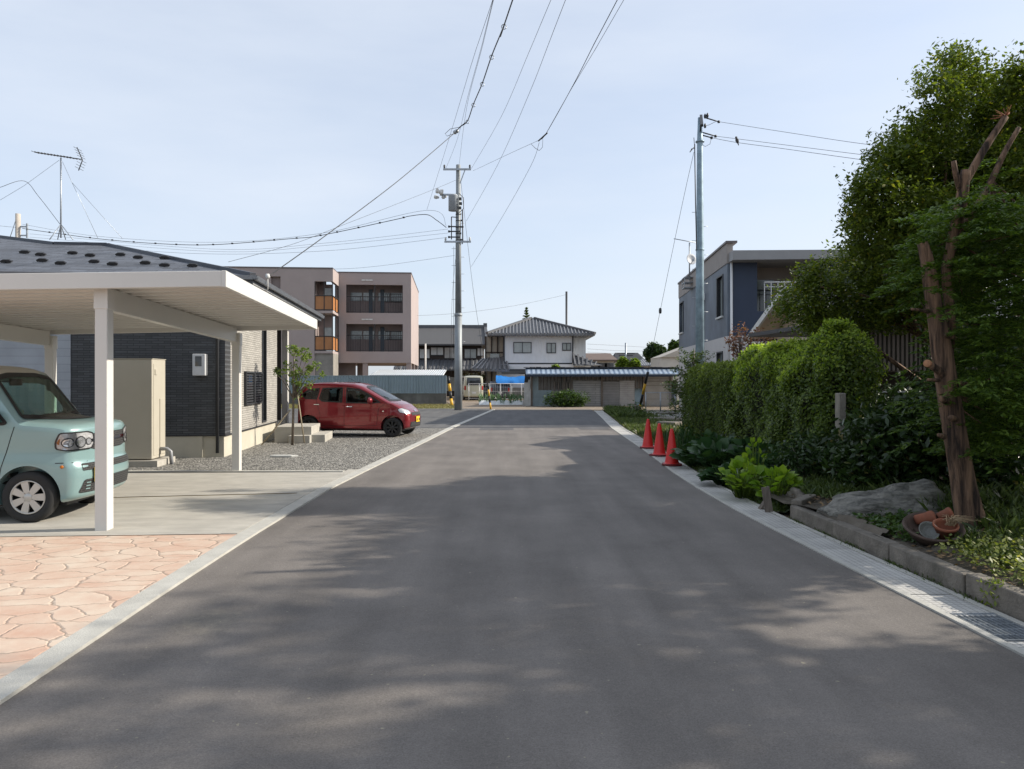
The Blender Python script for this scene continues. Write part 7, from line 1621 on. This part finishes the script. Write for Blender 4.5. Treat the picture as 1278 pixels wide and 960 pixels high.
# ------------------------------------------------------------------ trunk of the cut-back conifer
def bark_mat():
    m, n, b = nodes('bark'); L = n.links.new; tcn = N(n, 'TexCoord'); s = tcn.outputs['Object']; mpn = N(n, 'Mapping'); mpn.inputs['Scale'].default_value = (13, 13, 1.1); L(s, mpn.inputs[0])
    no = N(n, 'TexNoise', i_Scale=1.2, i_Detail=9, i_Roughness=.65, i_Distortion=.6); L(mpn.outputs[0], no.inputs['Vector']); cr = N(n, 'ValToRGB'); cr.color_ramp.elements[0].position = .38; cr.color_ramp.elements[1].position = .64
    cr.color_ramp.elements[0].color = (.022, .013, .009, 1); cr.color_ramp.elements[1].color = (.24, .145, .09, 1); L(no.outputs['Fac'], cr.inputs[0]); L(cr.outputs[0], b.inputs['Base Color']); b.inputs['Roughness'].default_value = .92
    bp = N(n, 'Bump', i_Strength=1, i_Distance=.035); L(no.outputs['Fac'], bp.inputs['Height']); L(bp.outputs[0], b.inputs['Normal']); return m
M_BARK = bark_mat(); M_CUT = mat('cut_wood', (.33, .16, .08), .8, var=.2, scale=30)
def bark_tube(mb, pts, rs, n=26, amp=.1, seed=0):
    W = []; RR = []
    pts = [Vector(p) for p in pts]
    for i in range(len(pts)-1):
        k = max(2, int((pts[i+1]-pts[i]).length/.05))
        for j in range(k): f = j/k; W.append(pts[i].lerp(pts[i+1], f)); RR.append(rs[i]+(rs[i+1]-rs[i])*f)
    W.append(pts[-1]); RR.append(rs[-1])
    for _ in range(6): W = [W[0]]+[(W[i-1]+W[i]*2+W[i+1])/4 for i in range(1, len(W)-1)]+[W[-1]]
    vs = []; m = len(W); ref = Vector((1, 0, 0))
    for i, p in enumerate(W):
        d = (W[min(i+1, m-1)]-W[max(i-1, 0)]).normalized(); ref = (ref-d*ref.dot(d)).normalized(); q = d.cross(ref)
        for k in range(n):
            a = 2*math.pi*k/n; rr = RR[i]*.70*(1+amp*MN.noise(Vector((math.cos(a)*1.6+seed, math.sin(a)*1.6, i*.05*1.3)))*2+amp*.9*MN.noise(Vector((math.cos(a)*5, math.sin(a)*5+seed, i*.05*1.2))))
            vs.append(p+(ref*math.cos(a)+q*math.sin(a))*rr)
    fs = [(i*n+k, i*n+(k+1) % n, (i+1)*n+(k+1) % n, (i+1)*n+k) for i in range(m-1) for k in range(n)]+[tuple((m-1)*n+k for k in range(n))]
    mb.add(vs, fs, True)
TY = 7.0; TB = P(1216, 668, TY)
t = thing('conifer_tree', 'leaning conifer with a bare stripped trunk, sawn off limbs and flat green sprays', 'tree', tuple(TB)); CT = t
l = lambda px, py, dy=0.: P(px, py, TY+dy)-TB
mb = MB()
bark_tube(mb, [l(1222, 690), l(1216, 664), l(1203, 600), l(1192, 545), l(1184, 490), l(1176, 440), l(1168, 395), l(1161, 350), l(1157, 320), l(1151, 303)], [.215, .19, .155, .14, .135, .13, .10, .095, .085, .07], amp=.13)
bark_tube(mb, [l(1180, 470, .08), l(1185, 430, .14), l(1187, 390, .16), l(1178, 340, .16), l(1190, 300, .15), l(1200, 255, .1), l(1206, 212, .05)], [.08, .07, .062, .06, .075, .075, .06], n=20, seed=3)
bark_tube(mb, [l(1190, 300, .2), l(1215, 265, .3), l(1238, 225, .35), l(1256, 185, .35), l(1272, 160, .35)], [.05, .045, .04, .035, .03], n=14, seed=5)
bark_tube(mb, [l(1206, 225, .1), l(1226, 190, .1), l(1242, 165, .1), l(1255, 146, .1)], [.045, .045, .042, .04], n=14, seed=7)
bark_tube(mb, [l(1180, 470), l(1172, 462, -.1), l(1160, 455, -.18)], [.075, .055, .045], n=16, seed=9)
bark_tube(mb, [l(1172, 475), l(1165, 474, -.1), l(1158, 474, -.16)], [.03, .022, .02], n=10, seed=1)
bark_tube(mb, [l(1160, 390, .0), l(1148, 386, -.1), l(1138, 386, -.15)], [.03, .02, .018], n=10, seed=2)
bark_tube(mb, [l(1200, 240, .1), l(1193, 226, .05), l(1190, 201, .02)], [.05, .04, .033], n=12, seed=11)
for (px, py, r_) in ((1180, 500, .05), (1192, 523, .045), (1178, 545, .04), (1205, 480, .04), (1187, 420, .04)): bark_tube(mb, [l(px, py, -.08), l(px-6, py-2, -.2)], [r_, r_*.7], n=12, seed=px)
mb.build('trunk', M_BARK, t, recalc=False)
def cut(px, py, dy, r_, nrm):
    mb = MB(); q = l(px, py, dy); Mx = T(*q) @ Vector(nrm).to_track_quat('Z', 'Y').to_matrix().to_4x4(); mb.lathe([(0, .002), (r_*.9, .002), (r_*.97, -.002), (r_*.97, -.03)], Mx, 16); mb.build('sawn_end', M_CUT, t)
cut(1157, 453.5, -.19, .036, (-.75, -.6, .15)); 
mb = MB(); q = l(1256, 145, .1)
for i in range(26): e = q+Vector((rnd.gauss(-.02, .07), rnd.gauss(0, .05), rnd.uniform(-.02, .07))); mb.tube([q, e], .004, 3)
mb.build('dead_twigs', mat('dead_twig', (.22, .08, .04), .9), t)
# flat conifer sprays
def sprays(cs, Ls, name, m, parent, per=46):
    C = []; A_ = []
    for c, L_ in zip(cs, Ls):
        a = rnd.uniform(2.2, 5.2) if rnd.random() < .75 else rnd.uniform(0, 6.28); d = Vector((math.cos(a), math.sin(a), rnd.uniform(-.22, .12))); s = Vector((-d.y, d.x, rnd.uniform(-.1, .1))); c = Vector(c)
        for i in range(per):
            u = rnd.random()**.8; w_ = .42*L_*(1-u*.75)*rnd.uniform(-1, 1); p = c+d*u*L_+s*w_+Vector((0, 0, -.18*u*u*L_+rnd.gauss(0, .008))); C.append(tuple(p)); ax = d*.8+s*(.7 if w_ > 0 else -.7); A_.append(tuple(ax))
    leaves(name, C, .062, m, parent, .32, up=1.3, axis_bias=np.array(A_))
LF_SP = leaf_mat('conifer_spray', (.035, .075, .015), (.13, .2, .03), .38, .5)
cs = []; Ls = []
for _ in range(1250):
    px = rnd.uniform(1150, 1330); lo = 245+max(0, (1200-px))*1.2; py = rnd.uniform(lo, 560)
    if 1150 < px < 1185 and py > 350 and rnd.random() < .8: continue
    dy = rnd.uniform(.15, 1.3)
    if px > 1222 or py < 300: dy = rnd.uniform(-.5, 1.3)
    cs.append(l(px, py, dy)); Ls.append(rnd.uniform(.25, .48))
for (px, py, dy) in ((1160, 275, .1), (1145, 268, .1), (1175, 262, .2), (1150, 300, .3), (1165, 315, .3), (1150, 340, .2), (1160, 330, .3), (1195, 310, .2), (1140, 375, .2), (1150, 365, .3), (1205, 285, .2), (1225, 250, .2), (1240, 200, .3), (1260, 215, .2), (1200, 550, .2), (1225, 545, 0), (1250, 520, 0), (1240, 480, 0), (1215, 440, 0), (1210, 350, .0), (1230, 320, 0), (1120, 365, .2), (1130, 355, .3), (1160, 338, -.3), (1180, 330, -.3), (1200, 340, -.3), (1225, 285, -.2), (1185, 268, -.25), (1170, 362, -.3), (1205, 300, -.3), (1218, 415, -.3), (1200, 385, -.35), (1232, 500, -.3), (1215, 235, -.2)):
    for k in range(3): cs.append(l(px+rnd.uniform(-8, 8), py+rnd.uniform(-5, 5), dy+rnd.uniform(0, .2))); Ls.append(rnd.uniform(.2, .35))
sprays(cs, Ls, 'foliage', LF_SP, t)
mb = MB()
for c in rnd.sample(cs, 24):
    s0 = min((l(1184, 490), l(1168, 395), l(1190, 300, .2), l(1238, 225, .35)), key=lambda q: (q-c).length); mb.tube([s0, s0.lerp(c, .5)+Vector((0, 0, -.04)), c], [.011, .007, .003], 4)
mb.build('branches', M_BARK, t)
# ------------------------------------------------------------------ large broadleaf evergreen
LF_BIG = leaf_mat('evergreen_leaf', (.04, .07, .012), (.155, .20, .03), .42, .36, (.30, .26, .04))
def big_tree():
    Y0 = 11.2; c0 = Vector((P(1200, 0, Y0).x, Y0, .2)); t = thing('evergreen_tree', 'big broad leaved evergreen tree towering over the right side', 'tree', tuple(c0))
    bl = []
    for (px, py, r_) in [(1198, 92, 26), (1182, 75, 13), (1168, 122, 28), (1212, 130, 40), (1152, 102, 12), (1120, 195, 30), (1150, 175, 35), (1170, 215, 50), (1230, 210, 60), (1085, 215, 17), (1078, 238, 18), (1095, 250, 32), (1070, 280, 17), (1100, 295, 40), (1150, 290, 55), (1220, 300, 70), (1068, 330, 30), (1115, 360, 50), (1180, 370, 40), (1012, 350, 20), (985, 370, 15), (978, 388, 13), (1005, 390, 20), (1035, 372, 30), (1040, 405, 26), (1015, 405, 13), (1085, 385, 28), (1262, 108, 18), (1275, 85, 12), (1245, 160, 32), (1275, 230, 60), (1290, 130, 35), (1340, 190, 80), (1385, 260, 90), (1130, 385, 26)]:
        Y = Y0+rnd.uniform(-1.1, 1.1) if py < 330 else 12.5+rnd.uniform(-.5, .7)
        c = P(px, py, Y)-c0; r_ = r_/F*Y; bl.append((c.x, c.y, c.z, r_, r_*1.15, r_))
    C, ct = clumps(bl, 2600, 66, .21, lo=.35, hi=1.06)
    C = C[C[:, 2] > .9]
    leaves('crown', C, .068, LF_BIG, t, .46, up=.5)
    tree_wood((0, .5, -.2), (.3, .9, 3.6), .22, .06, ct, 60, .12).build('trunk', M_BARK, t)
big_tree()
# understorey behind the boulder
LF_AU = leaf_mat('laurel_leaf', (.014, .032, .010), (.045, .08, .02), .2, .28, (.2, .16, .05))
def shrub(label, px, py, Y, rx_, ry_, h, m, n, per=12, size=.12, cr=.16, aspect=.38, grp='dark shrubs behind the boulder'):
    c = P(px, 0, Y); zb = bedz(c.x, Y); t = thing('shrub', label, 'shrub', (c.x, Y, zb-.05), 0, grp)
    C, ct = clumps([(0, 0, h*.5, rx_, ry_, h*.55), (rx_*.4, 0, h*.7, rx_*.6, ry_, h*.35), (-rx_*.4, 0, h*.35, rx_*.6, ry_, h*.4)], n, per, cr, lo=.3); C = C[C[:, 2] > .02]; leaves('foliage', C, size, m, t, aspect, up=.35)
    mb = MB()
    for k in rnd.sample(list(map(tuple, ct)), 12): mb.tube([(k[0]*.1, k[1]*.1, -.05), (k[0]*.5, k[1]*.5, k[2]*.5), k], [.022, .014, .005], 5)
    mb.build('stems', M_WOOD, t)
shrub('dark shrub with some yellowed leaves above the left end of the boulder', 1100, 0, 9.3, .55, .5, 1.05, LF_AU, 200)
shrub('dark shrub directly behind the boulder', 1145, 0, 9.2, .5, .5, 1.15, LF_AU, 190)
shrub('dark shrub between the concrete post and the boulder', 1062, 0, 10.0, .4, .5, .8, LF_AU, 130)
shrub('dark shrub behind the leaning trunk', 1205, 0, 9.2, .7, .6, 1.6, LF_AU, 300)
shrub('dark shrub at the right edge behind the trunk', 1262, 0, 8.6, .7, .6, 1.7, LF_AU, 300)
shrub('tall dark shrub in the background right of the trunk', 1250, 0, 10.5, 1.2, .7, 2.6, LF_DK, 480, size=.1)
shrub('tall dark shrub in the background left of the trunk', 1130, 0, 11.4, .9, .6, 1.0, LF_DK, 240, size=.1)
shrub('tall dark shrub in the far background beyond the right edge', 1340, 0, 10, 1.4, .8, 2.8, LF_DK, 420, size=.1)
shrub('low dark shrub at the foot of the rounded hedge beside the post', 1010, 0, 10.6, .5, .4, .7, LF_DK, 130, size=.09)
shrub('dark shrub filling the gap beyond the outbuilding', 1085, 0, 12.6, .9, .5, 1.25, LF_DK, 260, size=.1)
# ground cover in the bed
def bedpts(n, x0, x1, y0, y1):
    out = []
    for _ in range(n): x = rnd.uniform(x0, x1); y = rnd.uniform(y0, y1); out.append((x, y, bedz(x, y)-.01))
    return out
grass('bed_grass', 'green grass and weeds at the right end of the garden bed by the trunk', bedpts(1500, 3.75, 5.8, 4.2, 6.6), .13, GR, .05, .045, 5)
grass('bed_grass', 'thin grass between the trunk and the dark shrubs', bedpts(1100, 4.3, 6.5, 6.4, 9), .2, GR, .05, .06, 4)
grass('bed_grass', 'tufted weeds at the far corner of the bed near the concrete post', bedpts(700, 3.7, 5.0, 8.9, 10.2), .12, GR, .05, .08, 5)
P_ = np.array(bedpts(5200, 3.52, 5.0, 4.3, 6.15)); P_[:, 2] += np.abs(rg.normal(.05, .05, len(P_)))+.02
tag(leaves('ground_cover', P_, .04, leaf_mat('variegated', (.06, .1, .02), (.34, .36, .10), .35, .5, (.5, .46, .2)), None, .6, up=.8), 'yellow green variegated creeper spilling over the edging blocks', 'ground cover', kind='stuff')
P_ = np.array(bedpts(900, 3.48, 4.1, 6.5, 7.6)); P_[:, 2] += np.abs(rg.normal(.03, .03, len(P_)))+.01
tag(leaves('ground_cover', P_, .06, LF_MID, None, .6, up=.8), 'low green leaves growing in front of the boulder and saucer', 'ground cover', kind='stuff')
P_ = np.array(bedpts(2600, 3.45, 6.0, 5, 10)); P_[:, 2] += .015
tag(leaves('leaf_litter', P_, .055, leaf_mat('litter', (.10, .06, .03), (.25, .17, .09), .1, .8), None, .5, up=2.0), 'brown fallen leaves scattered on the garden soil', 'fallen leaves', kind='stuff')
mb = MB()
P_ = np.array([(3.40+rnd.gauss(0, .04), 5.2+rnd.gauss(0, .05), rnd.uniform(.02, .2)) for _ in range(160)]); tag(leaves('trailing_weed', P_, .04, GRB, None, .5, up=.3), 'small trailing weed in the joint between two edging blocks', 'weed', kind='stuff')
# ------------------------------------------------------------------ trees beyond the right edge, their shade falls on the road
def shade_tree(label, x, y, h, blobs, n, per=30, size=.13):
    t = thing('garden_tree', label, 'tree', (x, y, 0)); C, ct = clumps(blobs, n, per, .3, lo=.3); leaves('crown', C, size, LF_BIG, t, .5, up=.5)
    tree_wood((0, 0, 0), (0, 0, h*.75), .18, .06, ct, 40, .15).build('trunk', M_BARK, t)
shade_tree('leafy garden tree standing behind the neighbouring house, beyond the right edge', 10.5, 3.2, 7, [(0, 0, 5.6, 1.7, 1.8, 1.3), (-1.2, 1.4, 4.6, 1.1, 1.2, .9), (.5, -1.8, 6.3, 1.3, 1.3, 1.0), (-.6, -1.6, 4.6, 1.1, 1.1, .9), (.8, 1.6, 6.0, 1.1, 1.1, .9)], 330)
shade_tree('second leafy garden tree beyond the right edge, nearer than the first', 10.8, -1.4, 7.5, [(0, 0, 5.8, 1.9, 2.0, 1.4), (-1.2, 1.2, 4.8, 1.2, 1.2, .9), (.3, 1.9, 6.8, 1.2, 1.2, .9), (0, -2.2, 5.6, 1.6, 1.6, 1.2), (1.5, .6, 7.3, 1.5, 2.0, 1.0)], 620)
shade_tree('bushy tree right of the big evergreen, beyond the right edge', 9.6, 8.4, 6.5, [(0, 0, 4.6, 1.6, 1.6, 1.3), (.3, -1.4, 5.6, 1.2, 1.2, 1.0), (-.8, 1.3, 5.2, 1.2, 1.2, 1.0), (1, .6, 6.2, 1.0, 1.0, .8), (-.4, -.6, 3.6, 1.4, 1.4, 1.0), (.2, .4, 5.6, 1.5, 1.6, 1.0)], 820)
shade_tree('tall tree well beyond the right edge behind the neighbouring house', 12.6, 5.6, 9.5, [(0, 0, 8.2, 1.7, 1.8, 1.1), (.4, 1.8, 8.0, 1.3, 1.3, 1.0), (-.3, -1.9, 7.9, 1.4, 1.4, 1.0)], 300)
